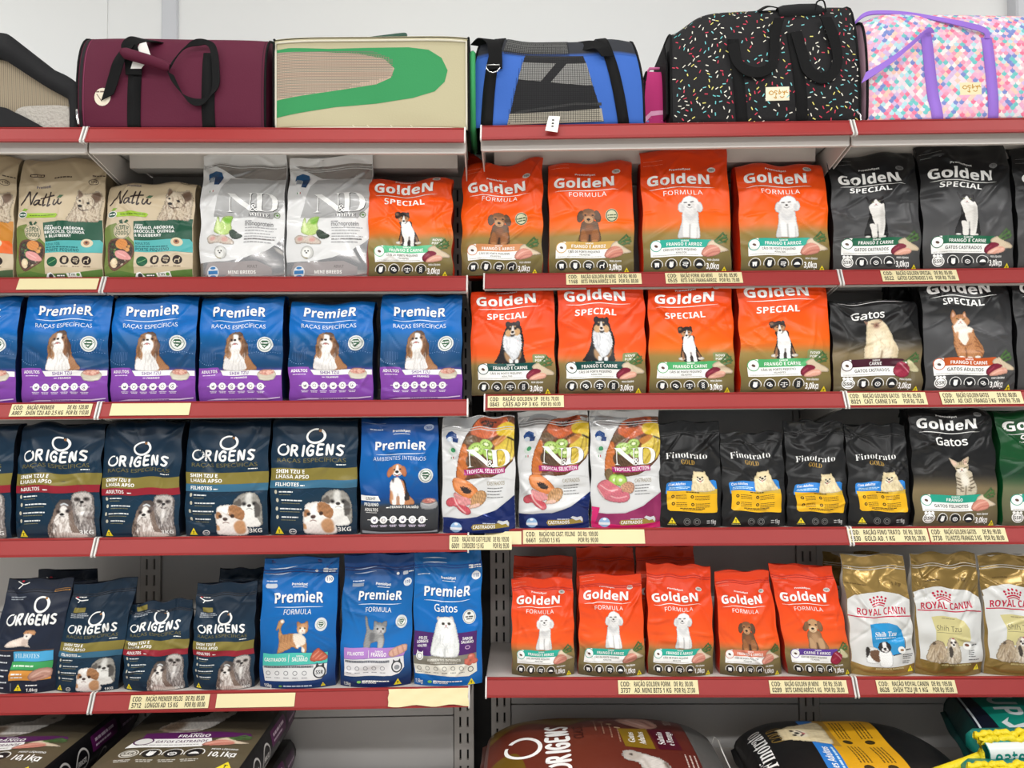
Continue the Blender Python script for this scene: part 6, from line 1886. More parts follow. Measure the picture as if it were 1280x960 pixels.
BAG_COUNT = [0]
def make_bag(design_name, run, row, xl, xr, ytop, label, group=None, style='fold', T=None, back=0.0, film='satin', name=None, yaw=0.0, lean=0.0, tilt=0.0, sag=0.0, wave=0.0, amt=1.0, taper=0.0, flap=None, grid=(54, 72), inset=0.012, shrink=.985):
    BAG_COUNT[0] += 1
    seed = 100 + BAG_COUNT[0] * 13
    T = T or (0.105 if style == 'fold' else 0.078)
    zb = ROW_Z[run][row] - DECK + 0.0006
    d0 = -ROW_E[row] + (inset if row > 2 else .006) + back
    zm = zb + 0.12
    s0, s1 = s_at(run, xl, d0, zm), s_at(run, xr, d0, zm)
    Wd = (s1 - s0) * shrink
    sc_ = (s0 + s1) / 2
    H = z_at(run, ytop, sc_, d0 + T * (.36 if style == 'fold' else .48)) - zb
    pr = design(design_name)
    S, vmax, vr = bag_surface(Wd, H, T, style, seed, tilt, lean, sag, amt, taper, wave)
    name = name or ('pet_food_bag' if style == 'fold' else 'pet_food_pouch')
    root = link(name, body_mesh(name, S, vr, T, H, style), side_mat(pr.side))
    root.location = W(run, sc_ - lean * .10, d0 + T * .52, zb)
    root.rotation_euler = (0, 0, RUNS[run]['a'] + math.radians(yaw))
    tag(root, label, 'bag', group)
    link('front_panel', sheet_mesh('front_panel', pr, S, vmax, *grid), FILM[film], root)
    if style == 'pouch':
        # pressed zip line and the sealed strip above it
        zs = MB()
        for f in (.885, .905):
            us = np.linspace(0.012, .988, 26)
            v = np.full(26, vr * f)
            zs.tube([tuple(p) for p in S(us, v) + np.array([0, -.0006, 0])], 0.0013, 6)
        zs.build('zip_strip', side_mat(pr.side if pr.metal == 0 else (190, 186, 176)), root, smooth=True)
        ts = []
        us = np.linspace(0, 1, 24)
        a, b = S(us, np.full(24, vr * .955)), S(us, np.full(24, vr * .999))
        V = [tuple(p + np.array([0, .0012, 0])) for p in a] + [tuple(p + np.array([0, .0012, .0015])) for p in b] + [tuple(p + np.array([0, .004, .0015])) for p in b] + [tuple(p + np.array([0, .004, 0])) for p in a]
        Fc = [(k * 24 + i, k * 24 + i + 1, (k + 1) % 4 * 24 + i + 1, (k + 1) % 4 * 24 + i) for k in range(4) for i in range(23)]
        link('top_seal', mesh('top_seal', V, Fc, True), side_mat(pr.side), root)
    elif flap:
        u0, u1, hgt = flap[:3]
        us = np.linspace(u0, u1, 16)
        base = S(us, np.full(16, vr * 1.0))
        r = random.Random(seed)
        rows = []
        for k in range(7):
            t = k / 6
            q = base.copy()
            q[:, 1] += T * (.10 + .18 * t) + .006 * np.sin(us * 21 + k * .8 + seed)
            q[:, 2] += -.01 + (hgt + .01) * t * (1 + (flap[3] if len(flap) > 3 else 0) * (us - (u0 + u1) / 2) / max(u1 - u0, .01)) + .003 * np.sin(us * 13 + seed)
            rows.append(q)
        V = np.concatenate(rows)
        V2 = V + np.array([0, .002, 0])
        n = len(V)
        Fc = [(k * 16 + i, k * 16 + i + 1, k * 16 + 17 + i, k * 16 + 16 + i) for k in range(6) for i in range(15)]
        Fc += [tuple(reversed([i + n for i in f])) for f in Fc]
        rim = [k * 16 for k in range(6, 0, -1)] + list(range(0, 15)) + [k * 16 + 15 for k in range(0, 6)] + [6 * 16 + i for i in range(15, 0, -1)]
        for i in range(len(rim)):
            a, b = rim[i], rim[(i + 1) % len(rim)]
            Fc.append((a, a + n, b + n, b))
        link('top_flap', mesh('top_flap', np.concatenate([V, V2]), Fc, True), side_mat(pr.side), root)
    return root

B = make_bag
G1, G2, G3 = 'orange dog food bags', 'black cat food bags', 'blue dog food bags with a long-haired dog'
# ---- first bag row, left run
B('natural_orange', 'L', 1, -95, 14, 196, 'beige bag with an orange band, cut off by the left edge', flap=(.3, .98, .012), wave=.01)
B('natural', 'L', 1, 17, 127, 199, 'taller of two beige and green bags with a sketched dog', 'beige bags with a sketched dog', flap=(.02, .98, .016), wave=.008, amt=1.1)
B('natural', 'L', 1, 128, 240, 229, 'shorter of two beige and green bags, beside the white bags', 'beige bags with a sketched dog', tilt=.02, amt=.9)
B('nd_white', 'L', 1, 246, 354, 192, 'white and silver bag with fennel, standing beside the shorter beige bag', 'white and silver bags', film='gloss', T=.09, wave=.012, amt=1.2, tilt=.02, style='pouch')
B('nd_white', 'L', 1, 355, 462, 196, 'white and silver bag with fennel, touching the orange puppy bag', 'white and silver bags', film='gloss', T=.09, lean=.02, tilt=.04, style='pouch')
B('pup_top', 'L', 1, 459, 566, 222, 'orange bag with black and white puppy, beside the white and silver bags', G1, wave=.014, amt=1.4, sag=.03)
# ---- first bag row, right run
B('dachs', 'R', 1, 576, 679, 203, 'orange bag with brown puppy and a crumpled top flap, beside the dark gap', G1, wave=.02, amt=1.5, tilt=.05, flap=(.02, .3, .03, -1.5), lean=.015)
B('dachs_gold', 'R', 1, 686, 794, 203, 'smooth-topped orange bag with brown puppy above a golden banner', G1, wave=.006, tilt=.02)
B('poodle', 'R', 1, 804, 916, 185, 'tallest orange bag with a white poodle, in the first bag row', G1, amt=1.1, tilt=.03, lean=-.01)
B('poodle', 'R', 1, 926, 1039, 205, 'shorter orange poodle bag, beside the black cat bags of the first bag row', G1, amt=1.1, wave=.008, lean=-.01)
B('tuxedo', 'R', 1, 1043, 1154, 193, 'black bag with black and white cat, next to the orange poodle bag', G2, amt=1.5, tilt=.07, wave=.008)
B('tuxedo', 'R', 1, 1156, 1271, 180, 'taller black bag with black and white cat, second from the orange poodle bags', G2, amt=1.4, wave=.012)
B('tuxedo', 'R', 1, 1275, 1385, 182, 'black bag cut off by the right edge in the first bag row', G2, amt=1.2)
# ---- second bag row, left run
for k, (x0, x1, yt, tl, lb) in enumerate([(-92, 17, 370, 0, 'cut off by the left edge'), (23, 133, 368, 0, 'above the first price label of its row'), (135, 243, 370, .02, 'above the blank cream label'),
                                          (246, 352, 371, 0, 'third whole one from the left'), (359, 466, 374, .0, 'with the sagging, bent title'), (474, 578, 368, 0, 'at the dark gap')]):
    B('blue_breed', 'L', 2, x0, x1, yt, f'blue and purple bag with long-haired dog, {lb}', G3, wave=.012 if k == 4 else .005, sag=.05 if k == 4 else .008, amt=.9 if k != 4 else 1.2, tilt=tl)
# ---- second bag row, right run
B('sheltie', 'R', 2, 588, 695, 362, 'orange bag with long-coated dog, first right of the dark gap', G1, amt=1.1, tilt=.05)
B('sheltie', 'R', 2, 698, 809, 347, 'orange bag with long-coated dog, touching the orange puppy bags', G1, amt=1.2)
B('pup', 'R', 2, 812, 920, 348, 'orange bag with seated black and white puppy, beside the long-coated dog bags', G1, amt=1.2, tilt=.03)
B('pup', 'R', 2, 926, 1041, 347, 'orange bag with seated black and white puppy, beside the cream cat bag', G1, amt=1.2, tilt=-.01)
B('cream', 'R', 2, 1043, 1156, 374, 'black and tan bag with a cream long-haired cat', G2, amt=1.7, wave=.016, sag=.03)
B('ginger', 'R', 2, 1158, 1272, 348, 'black bag with an orange and white cat', G2, amt=1.5)
B('ginger', 'R', 2, 1275, 1388, 350, 'black bag cut off by the right edge in the second bag row', G2)
B('tuxedo', 'R', 2, 1118, 1172, 352, 'dark bag peeping out between the cream cat and orange cat bags', None, back=.115, T=.08, grid=(20, 28))
# ---- third bag row, left run
G4, G5, G6 = 'navy large bags with two small dogs', 'white bags with tropical fruit', 'black pouches with a small fluffy dog'
B('ori_adult', 'L', 3, -98, 11, 530, 'navy bag cut off by the left edge in the third bag row', G4)
B('ori_adult', 'L', 3, 16, 123, 530, 'navy bag with red stripe and two grey dogs, above the left shelf joint', G4, amt=1.2, wave=.012)
B('ori_adult', 'L', 3, 124, 223, 527, 'navy bag with red stripe and two grey dogs, beside the blue-striped bags', G4, amt=1.2, wave=.006)
B('ori_pup', 'L', 3, 229, 334, 526, 'navy bag with blue stripe and puppies, beside the red-striped bag', G4, amt=1.0)
B('ori_pup', 'L', 3, 336, 446, 524, 'navy bag with blue stripe and puppies, beside the bright blue beagle bag', G4, amt=.8)
B('blue_beagle', 'L', 3, 449, 548, 521, 'blue and charcoal bag with a beagle', None, amt=1.1, tilt=.0, T=.09)
B('nd_tropical', 'L', 3, 552, 645, 521, 'white and blue fruit bag in front of the dark gap, beside the beagle bag', G5, style='pouch', film='gloss', amt=1.1, T=.07)
# ---- third bag row, right run
B('nd_tropical', 'R', 3, 648, 738, 513, 'white and blue fruit bag with creased right side, beside the pink-bottomed one', G5, style='pouch', film='gloss', amt=1.6, T=.07)
B('nd_pink', 'R', 3, 739, 828, 513, 'white bag with fruit, meat and kiwi and a pink bottom', G5, style='pouch', film='gloss', T=.07)
for k, (x0, x1, yt, lb) in enumerate([(824, 904, 528, 'beside the pink-bottomed bag'), (904, 984, 541, 'shortest of its four'), (986, 1062, 527, 'third of four from the pink-bottomed bag'), (1063, 1141, 531, 'beside the kitten bag')]):
    B('fino', 'R', 3, x0, x1, yt, f'black pouch with fluffy dog and yellow panel, {lb}', G6, style='pouch', film='satin', amt=1.3, wave=.006, T=.07)
B('kitten', 'R', 3, 1144, 1251, 512, 'large black and tan bag with a tabby kitten', G2, amt=1.4, tilt=-.01)
B('green', 'R', 3, 1256, 1366, 514, 'dark green bag cut off by the right edge', None, amt=1.2)
# ---- fourth bag row, left run
G7, G8, G9, G10 = 'small navy pouches', 'blue cat food pouches', 'small orange pouches', 'white and gold pouches'
B('ori_navy', 'L', 4, -12, 72, 724, 'dark navy pouch with lying puppy and coloured stripes', G7, style='pouch', film='matte', lean=.11, amt=.8)
B('ori_pup_small', 'L', 4, 69, 150, 727, 'small navy pouch with blue stripe and two puppies', G7, style='pouch', film='matte', lean=.15, tilt=.07)
B('ori_adult_small', 'L', 4, 151, 233, 752, 'shorter small navy pouch with red stripe and grey dogs', G7, style='pouch', film='matte', tilt=.06, amt=1.2, lean=.03)
B('ori_adult_small', 'L', 4, 238, 316, 729, 'taller small navy pouch with red stripe, beside the orange cat pouch', G7, style='pouch', film='matte', tilt=.02, lean=.01)
B('blue_ginger', 'L', 4, 322, 419, 697, 'blue pouch with a walking orange cat', G8, style='pouch', T=.08, lean=.02, amt=.9)
B('blue_kitten', 'L', 4, 424, 514, 693, 'blue pouch with a grey kitten', G8, style='pouch', T=.08, lean=.03, amt=1.1)
B('blue_persian', 'L', 4, 516, 603, 690, 'blue pouch with a white long-haired cat', G8, style='pouch', T=.08, amt=1.1)
B('ori_navy', 'L', 4, 36, 112, 713, 'navy pouch standing behind the lying puppy pouch', None, style='pouch', film='matte', back=.10, grid=(20, 28))
B('ori_adult_small', 'L', 4, 268, 336, 711, 'navy pouch peeping out behind the taller red-striped pouch', None, style='pouch', film='matte', back=.10, grid=(20, 28))
# ---- fourth bag row, right run
B('poodle_small', 'R', 4, 639, 719, 723, 'lowest small orange poodle pouch, nearest the dark gap', G9, style='pouch', taper=.02)
B('poodle_small', 'R', 4, 723, 808, 719, 'small orange poodle pouch in the middle of three', G9, style='pouch', taper=.06)
B('poodle_small', 'R', 4, 811, 894, 706, 'tallest small orange poodle pouch, beside the brown puppy pouches', G9, style='pouch', tilt=-.03)
B('dachs_small', 'R', 4, 899, 978, 714, 'small orange pouch with brown puppy above a pink banner', G9, style='pouch', lean=-.06, taper=.12)
B('dachs_beef', 'R', 4, 981, 1063, 707, 'small leaning orange pouch with pale puppy above a purple banner', G9, style='pouch', lean=-.15, tilt=-.04)
B('royal_puppy', 'R', 4, 1065, 1146, 694, 'white and gold pouch with a blue patch', G10, style='pouch', film='gloss', lean=-.05, amt=1.2)
B('royal_adult', 'R', 4, 1148, 1233, 691, 'white and gold pouch with beige patch, beside the blue-patched one', G10, style='pouch', film='gloss', amt=1.3)
B('royal_adult', 'R', 4, 1235, 1322, 693, 'white and gold pouch cut off by the right edge', G10, style='pouch', film='gloss', amt=1.3)
for x0, x1, yt, lb in ((642, 718, 696, 'standing behind the lowest poodle pouch'), (722, 796, 684, 'standing behind the middle poodle pouch'), (798, 873, 683, 'standing behind the tallest poodle pouch')):
    B('poodle_small', 'R', 4, x0, x1, yt, f'orange pouch {lb}', 'orange pouches in the rear row', style='pouch', back=.12, grid=(20, 28))
B('royal_adult', 'R', 4, 1036, 1110, 690, 'gold-topped pouch peeping out behind the blue-patched one', None, style='pouch', film='gloss', back=.12, grid=(20, 28))
# ---------------------------------------------------------------- price labels in the rails
def price_label(run, row, x0, x1, lines, label, group='price labels in the rails', drop=0.0, rough=False, hf=.82, tw=0.0):
    z = ROW_Z[run][row]
    d = -ROW_E[row]
    zm = z - .022
    s0, s1 = s_at(run, x0, d - .01, zm), s_at(run, x1, d - .01, zm)
    a = math.radians(25.5)
    h = .044 * hf
    wd = s1 - s0
    off = .044 * (1 - hf) / 2 + drop
    o = empty('price_label', W(run, s0, d - off * math.sin(a) - .0015, z - off * math.cos(a)), 0)
    o.rotation_euler = (-a, tw, RUNS[run]['a'])
    tag(o, label, 'label', group)
    if rough:               # crumpled paper
        r = random.Random(4)
        n = 18
        V, Fc = [], []
        for j in range(5):
            for i in range(n):
                u, v = i / (n - 1), j / 4
                V.append((wd * u + r.uniform(-.002, .002), -.002 - .003 * abs(math.sin(u * 9 + v * 4)) - r.uniform(0, .002), -h * v * (1 + .06 * math.sin(u * 14))))
        for j in range(4):
            for i in range(n - 1):
                Fc.append((j * n + i, (j + 1) * n + i, (j + 1) * n + i + 1, j * n + i + 1))
        link('label_card', mesh('label_card', V, Fc, True), M['cream'], o)
        return o
    MB().box(0, wd, -.0012, 0, -h, 0).build('label_card', M['cream'], o)
    if not lines: return o
    b = MB()
    def put(t, x0, x1, zb, cap):
        V, T = text_tris(t, 'bold', 0.0)
        lo, hi = V[:, 0].min(), V[:, 0].max()
        X = x0 + (V[:, 0] - lo) / (hi - lo) * (x1 - x0)
        Z = zb + V[:, 1] / .71 * cap
        b.add([(x, -.0016, z) for x, z in zip(X, Z)], [tuple(t) for t in T])
    cod, nm1, nm2, p1, p2 = lines
    cap = h * .34
    for k, (l1, l2, l3) in enumerate((('COD:', nm1, p1), (cod, nm2, p2))):
        zb = -h * (.45 if k == 0 else .90)
        put(l1, wd * .03, wd * .15, zb, cap)
        m = max(len(nm1), len(nm2))
        put(l2, wd * .20, wd * (.20 + .46 * len(l2) / max(m, 15)), zb, cap)
        put(l3, wd * .70, wd * (.70 + .275 * len(l3) / 14), zb, cap)
    b.build('printed_text', M['ink'], o)
    return o

PL = price_label
PL('L', 1, 23, 123, None, 'blank cream label under the taller sketched-dog bag')
PL('R', 1, 708, 802, ('1168', 'RAÇÃO GOLDEN JR MINI', 'BITS FRAN/ARROZ 3 KG', 'DE R$: 90,00', 'POR R$: 80,00'), 'price label under the smooth-topped brown puppy bag')
PL('R', 1, 832, 928, ('0535', 'RAÇÃO FORM. AD MINI', 'BITS 3 KG FRANG/ARROZ', 'DE R$: 85,90', 'POR R$: 75,00'), 'price label under the tallest orange poodle bag')
PL('R', 1, 1102, 1197, ('9522', 'RAÇÃO GOLDEN SPECIAL', 'GATOS CASTRADOS 3 KG', 'DE R$: 85,00', 'POR R$: 75,00'), 'price label under the black and white cat bags')
PL('L', 2, 14, 115, ('A907', 'RAÇÃO PREMIER', 'SHIN TZU AD 2,5 KG', 'DE R$: 120,00', 'POR R$: 110,00'), 'price label under the left blue and purple bags')
PL('L', 2, 139, 238, None, 'blank cream label under the blue and purple bags')
PL('R', 2, 610, 705, ('0843', 'RAÇÃO GOLDEN SP', 'CÃES AD PP 3 KG', 'DE R$: 70,00', 'POR R$: 60,00'), 'price label under the long-coated dog bags')
PL('R', 2, 1060, 1158, ('8021', 'RAÇÃO GOLDEN GATOS', 'CAST. CARNE 3 KG', 'DE R$: 85,00', 'POR R$: 75,00'), 'price label under the cream cat bag', hf=.86)
PL('R', 2, 1176, 1278, ('5001', 'RAÇÃO GOLDEN GATOS', 'AD. CAST. FRANGO 3 KG', 'DE R$: 80,00', 'POR R$: 75,00'), 'price label under the orange and white cat bag', hf=.86)
PL('L', 3, 562, 588, None, 'narrow cream label at the end of the left rail under the fruit bag')
PL('R', 3, 606, 652, None, 'short cream label at the start of the right rail under the fruit bags', drop=.002)
PL('R', 3, 654, 806, None, 'long blank cream strip behind the fruit bag price', hf=.9)
PL('R', 3, 655, 752, ('6661', 'RAÇÃO ND CAST. FELINE', 'SUINO 1,5 KG', 'DE R$: 109,00', 'POR R$: 90,00'), 'price label under the creased fruit bag', hf=.84).location.y -= .0015
PL('L', 3, 563, 640, ('6001', 'RAÇÃO ND CAST FELINE', 'CORDEIRO 1,5 KG', 'DE R$: 105,00', 'POR R$: 95,00'), 'price label spanning the dark gap under the fruit bags', hf=.9, tw=.012).location.y -= .004
PL('R', 3, 1060, 1160, ('9830', 'RAÇÃO FINO TRATO', 'GOLD AD. 1 KG', 'DE R$: 30,00', 'POR R$: 28,00'), 'price label under the black fluffy dog pouches', hf=.86)
PL('R', 3, 1162, 1258, ('3738', 'RAÇÃO GOLDEN GATOS', 'FILHOTES FRANGO 3 KG', 'DE R$: 90,00', 'POR R$: 80,00'), 'price label under the tabby kitten bag', hf=.86)
PL('L', 4, 163, 262, ('5712', 'RAÇÃO PREMIER PELOS', 'LONGOS AD. 1,5 KG', 'DE R$: 85,00', 'POR R$: 80,00'), 'price label under the small red-striped navy pouches', hf=.78)
PL('L', 4, 271, 369, None, 'blank cream label under the walking orange cat pouch', hf=.78)
PL('L', 4, 486, 586, None, 'crumpled cream paper under the white long-haired cat pouch', rough=True, hf=.98)
PL('R', 4, 773, 873, ('3737', 'RAÇÃO GOLDEN FORM.', 'AD. MINI BITS 1 KG', 'DE R$: 30,00', 'POR R$: 27,00'), 'price label under the small orange poodle pouches', hf=.80)
PL('R', 4, 962, 1059, ('0289', 'RAÇÃO GOLDEN JR MINI', 'BITS CARNE/ARROZ 1 KG', 'DE R$: 35,00', 'POR R$: 30,00'), 'price label under the leaning orange puppy pouch', hf=.76)
PL('R', 4, 1096, 1195, ('8628', 'RAÇÃO ROYAL CANIN', 'SHIH TZU JR 1 KG', 'DE R$: 105,00', 'POR R$: 95,00'), 'price label under the white and gold pouches', hf=.76)
# ---------------------------------------------------------------- pet carriers on the top shelf
FABRIC = print_mat('printed_woven_fabric', 0.72, (260, 0.35, 0.001), spec=0.25)
def fab(name, c, rough=.75): return mat(name, c, rough, bump=(260, .4, .001), spec=.25)
M.update(burg=fab('burgundy_canvas', (84, 22, 46)), beige=fab('beige_canvas', (192, 184, 150)), green=fab('green_canvas', (58, 150, 90)), navy=fab('navy_canvas', (34, 40, 66)),
         blue=fab('blue_canvas', (54, 98, 178)), purple=fab('purple_webbing', (150, 112, 206)), dark=fab('black_canvas', (26, 26, 28)), grey=fab('charcoal_mesh', (58, 56, 54)),
         pinkf=fab('pale_pink_piping', (226, 160, 176)), furm=mat('pale_fur_lining', (176, 170, 162), .95, bump=(120, 1.0, .006)), mesh=fab('beige_mesh', (150, 138, 118)))

class Carrier:
    """A soft-sided carrier: a fabric sheet wrapped from the front foot over the top to the back, closed by two end panels.
    Works in photo-scaled local coordinates: lx, lz turn measured pixels into metres on its front plane."""
    def __init__(s, name, px0, px1, pytop, depth, prof, label, cat, pr, back=0.002, run='L', endmat=None, squash=0.0, amt=1.0, topfn=None, hd=.25):
        z0 = ROW_Z[run][0] + .0018
        d = -ROW_E[0] + back
        s0, s1 = s_at(run, px0, d, z0 + .1), s_at(run, px1, d, z0 + .1)
        s.L = s1 - s0
        s.k = s.L / (px1 - px0)
        H = z_at(run, pytop, (s0 + s1) / 2, d + depth * hd) - z0
        s.H, s.D, s.px0, s.px1 = H, depth, px0, px1
        base = W(run, (s0 + s1) / 2, d, z0)
        s.pyb, s.front, s.z0 = project(base)[1], base.y, z0
        P = np.array(spline([(y * depth, z * H) for y, z in prof], 10))
        S_ = np.r_[0, np.cumsum(np.linalg.norm(np.diff(P, axis=0), axis=1))]
        s.vmax = S_[-1] / s.L
        r = random.Random(int(px0))
        w = [(r.uniform(0, 6.3), r.uniform(10, 26), r.uniform(0, 6.3)) for _ in range(6)]
        def S(u, v):
            u, v = np.asarray(u, float), np.asarray(v, float)
            a = np.clip(v * s.L, 0, S_[-1])
            y, z = np.interp(a, S_, P[:, 0]), np.interp(a, S_, P[:, 1])
            q = 2 * u - 1
            h = z / H
            bump = sum(np.sin(k * (q * .25 * math.cos(t) + z * math.sin(t)) + p) for t, k, p in w) * .0016 * amt
            sgn = np.where(y < 0, -1, 1)
            x = q * s.L / 2 * (1 - squash * h ** 3)
            z = z * (1 + (topfn(u) if topfn is not None else 0)) + bump * .6 * h
            y = y * (1 - .10 * np.abs(q) ** 6) - sgn * bump * np.minimum(1, 6 * h)
            return np.stack([x, y, np.maximum(z, 0)], -1)
        s.S = S
        s.root = empty(name, W(run, (s0 + s1) / 2, d + depth / 2, z0), RUNS[run]['a'])
        tag(s.root, label, cat)
        me = sheet_mesh('fabric_shell', pr, S, s.vmax, 44, 60)
        link('fabric_shell', me, FABRIC, s.root)
        for side, nm in ((0, 'end_panel'), (1, 'end_panel')):
            n = 40
            ring = S(np.full(n, float(side)), np.linspace(0, s.vmax, n))
            c = np.array([ring[:, 0].mean(), 0, H * .45])
            out = -1 if side == 0 else 1
            V = [tuple(p) for p in ring]
            for f in (.75, .4):
                for p in ring:
                    q = c + (p - c) * f
                    q[0] = p[0] * (1) + out * .012 * (1 - f)
                    V.append(tuple(q))
            V.append((c[0] + out * .014, c[1], c[2]))
            Fc = []
            for k in range(2):
                for i in range(n):
                    j = (i + 1) % n
                    f = (k * n + i, k * n + j, (k + 1) * n + j, (k + 1) * n + i)
                    Fc.append(f if side == 0 else tuple(reversed(f)))
            for i in range(n):
                f = (2 * n + i, 2 * n + (i + 1) % n, 3 * n)
                Fc.append(f if side == 0 else tuple(reversed(f)))
            link(nm, mesh(nm, V, Fc, True), endmat[side] if isinstance(endmat, tuple) else endmat, s.root)
            b = MB()
            b.tube([tuple(p) for p in ring], .0035, 6)
            b.build('edge_piping', s.pipe if hasattr(s, 'pipe') else M['black'], s.root, True)
    def lx(s, px): return (px - (s.px0 + s.px1) / 2) * s.k
    def lz(s, py): return (s.pyb - py) * s.k
    def lzy(s, py, y):
        """Height of a measured row for something at local depth y."""
        return EYE + (s.lz(py) + s.z0 - EYE) * (s.front + y + s.D / 2) / s.front - s.z0
    def u(s, px): return (px - s.px0) / (s.px1 - s.px0)
    def v_at(s, py):
        """Arc position on the front whose height is that of the measured row."""
        lo, hi = 0.0, s.vmax * .5
        for _ in range(30):
            m = (lo + hi) / 2
            if s.S(np.array([.5]), np.array([m]))[0][2] < s.lz(py): lo = m
            else: hi = m
        return lo
    def band(s, name, px, w, v0, v1, m, skew=0.0, th=.003):
        """A strap sewn on the shell from arc position v0 to v1."""
        n = 26
        vv = np.linspace(v0, v1, n)
        us = np.array([s.u(px + skew * (t - v0) / max(v1 - v0, 1e-6)) for t in vv])
        hw = w / 2 / (s.px1 - s.px0)
        V, Fc = [], []
        for du, o in ((-hw, 1), (hw, 1), (hw, 0), (-hw, 0)):
            p = s.S(us + du, vv)
            a, c = s.S(us + du + 1e-3, vv) - s.S(us + du - 1e-3, vv), s.S(us + du, vv + 1e-3) - s.S(us + du, vv - 1e-3)
            nn = np.cross(a, c)
            nn /= np.linalg.norm(nn, axis=1)[:, None]
            V += [tuple(q) for q in p + nn * (th if o else .0004)]
        for k in range(4):
            k2 = (k + 1) % 4
            Fc += [(k * n + i, k2 * n + i, k2 * n + i + 1, k * n + i + 1) for i in range(n - 1)]
        return link(name, mesh(name, V, Fc, True), m, s.root)
    def loop(s, name, pts, w, m, front=None, th=.003, sub=8):
        """A free strap through points (px, py, stand-off in front of the shell in mm[, width direction deg])."""
        P, Q = [], []
        for p in pts:
            y = -s.D / 2 - p[2] / 1000
            P.append((s.lx(p[0]), y, s.lzy(p[1], y)))
            q = math.radians(p[3] if len(p) > 3 else 0)
            dep = p[4] if len(p) > 4 else 0.0
            Q.append((w * s.k * math.cos(q), w * s.k * dep, w * s.k * math.sin(q)))
        return MB().ribbon(P, Q, th, sub=sub).build(name, m, s.root)

ROUND = [(-.46, 0), (-.50, .05), (-.50, .5), (-.46, .76), (-.34, .94), (-.12, 1.0), (.12, 1.0), (.34, .94), (.46, .76), (.5, .5), (.48, 0)]
BOXY = [(-.48, 0), (-.50, .04), (-.50, .90), (-.492, .96), (-.46, .99), (-.2, 1.0), (.2, 1.0), (.42, .95), (.5, .8), (.48, 0)]

# --- burgundy duffle
pr = Print(95, 338, 159.5, bg=(86, 22, 47), L=.03)
pr.rect(98, 60, 102.5, 158, (30, 24, 28)); pr.rect(98, -60, 102.5, 60, (30, 24, 28))
pr.line([104.5, 158, 104.5, -60], 1.0, (130, 54, 84)); pr.line([334, 158, 334, -60], 1.2, (60, 14, 34))
pr.ell(130.5, 116, 10.5, 12, (226, 216, 196)); pr.greek(122, 136, 108, 2, (120, 100, 90), 1); pr.line([123, 112, 130, 122], 1, (110, 90, 80))
c = Carrier('pet_carrier_bag', 95, 330, 47, .26, ROUND, 'burgundy duffle carrier with black straps on the top shelf', 'carrier', pr, endmat=M['burg'], topfn=lambda u: -.015 * (u - .3))
c.band('sewn_strap', 168, 16, 0, c.v_at(62), M['black']); c.band('sewn_strap', 261.5, 16, 0, c.v_at(62), M['black'])
c.loop('carry_handle', [(168, 92, 4), (167, 70, 8), (164, 54, 12), (172, 47, 6, -20), (184, 48, -14, -10), (190, 51, -40, -10)], 20, M['black'])
c.loop('carry_handle', [(163, 56, 14, 20), (154, 72, 20, 20), (147, 92, 16, 22), (141, 110, 12, 25), (137, 121, 10, 28)], 17, M['black'])
g = MB()
g.tube([(c.lx(158), -c.D / 2 - .020, c.lz(67)), (c.lx(162), -c.D / 2 - .024, c.lz(70)), (c.lx(188), -c.D / 2 - .026, c.lz(78)), (c.lx(212), -c.D / 2 - .022, c.lz(86)), (c.lx(216), -c.D / 2 - .020, c.lz(87))], [.010, .0145, .0145, .013, .009], 10)
g.build('handle_wrap', M['burg'], c.root, True)
c.loop('carry_handle', [(216, 84, 20, 60), (222, 70, 14, 50), (236, 54, 8, 60), (250, 50, 4, 80), (263, 52, 6, 20), (269, 62, 10, 0), (272, 84, 14, 5), (272, 108, 16, 20), (262, 124, 18, 60), (248, 127, 18, 85), (234, 120, 18, 120), (223, 104, 18, 150), (217, 90, 20, 150)], 9, M['black'], sub=10)
t = MB().prism([(c.lx(171), c.lz(66)), (c.lx(176), c.lz(54)), (c.lx(184), c.lz(52)), (c.lx(190), c.lz(70)), (c.lx(178), c.lz(86)), (c.lx(165), c.lz(86))], -c.D / 2 - .009, -c.D / 2 - .0078, 'y')
t.build('hang_tag', M['paper'], c.root)
z = MB(); z.tube([(c.lx(98), -c.D / 2 - .004, c.lz(138)), (c.lx(99.5), -c.D / 2 - .008, c.lz(148)), (c.lx(101), -c.D / 2 - .006, c.lz(157))], .0035, 8)
z.build('zip_pull', M['chrome'], c.root, True)

# --- green and beige carrier
f = lambda *a: [v / 4 + (320 if i % 2 == 0 else 0) for i, v in enumerate(a)]
pr = Print(341, 585, 159.5, bg=(182, 174, 142), L=.03)
pr.poly(f(96, 196, 160, 190, 360, 200, 560, 196, 760, 195, 860, 208, 925, 248, 955, 310, 940, 368, 890, 418, 780, 453, 600, 480, 400, 496, 100, 545), (52, 140, 84), smooth=False)
pr.poly(f(97, 210, 200, 212, 330, 216, 520, 228, 640, 254, 690, 302, 672, 350, 600, 382, 400, 412, 98, 456), (182, 160, 142))
r = random.Random(2)
for k in range(28):
    y = 53.5 + 2.1 * k
    xr = 320 + (690 - (max(0, (64 - y)) * 9) - max(0, y - 86) * 22 * 1.0) / 4 if y < 96 else 320 + max(0, (600 - (y - 95) * 27)) / 4
    if xr > 346: pr.line([344.5, y + r.uniform(-.2, .2), xr - 2, y + r.uniform(-.3, .3)], .75, r.choice([(112, 112, 100), (128, 112, 98), (104, 118, 104)]))
for k in range(46):
    x = 346 + 3.1 * k
    yb_ = 113 - (x - 345) * .135
    if x > 470: yb_ = 95 - (x - 470) * .5
    pr.line([x, 54 + max(0, x - 440) * .16, x, yb_], .5, (150, 132, 116))
pr.line([343, 156, 400, 155.5, 500, 156.3, 560, 155, 583, 152], 1.2, (224, 220, 204), smooth=True)
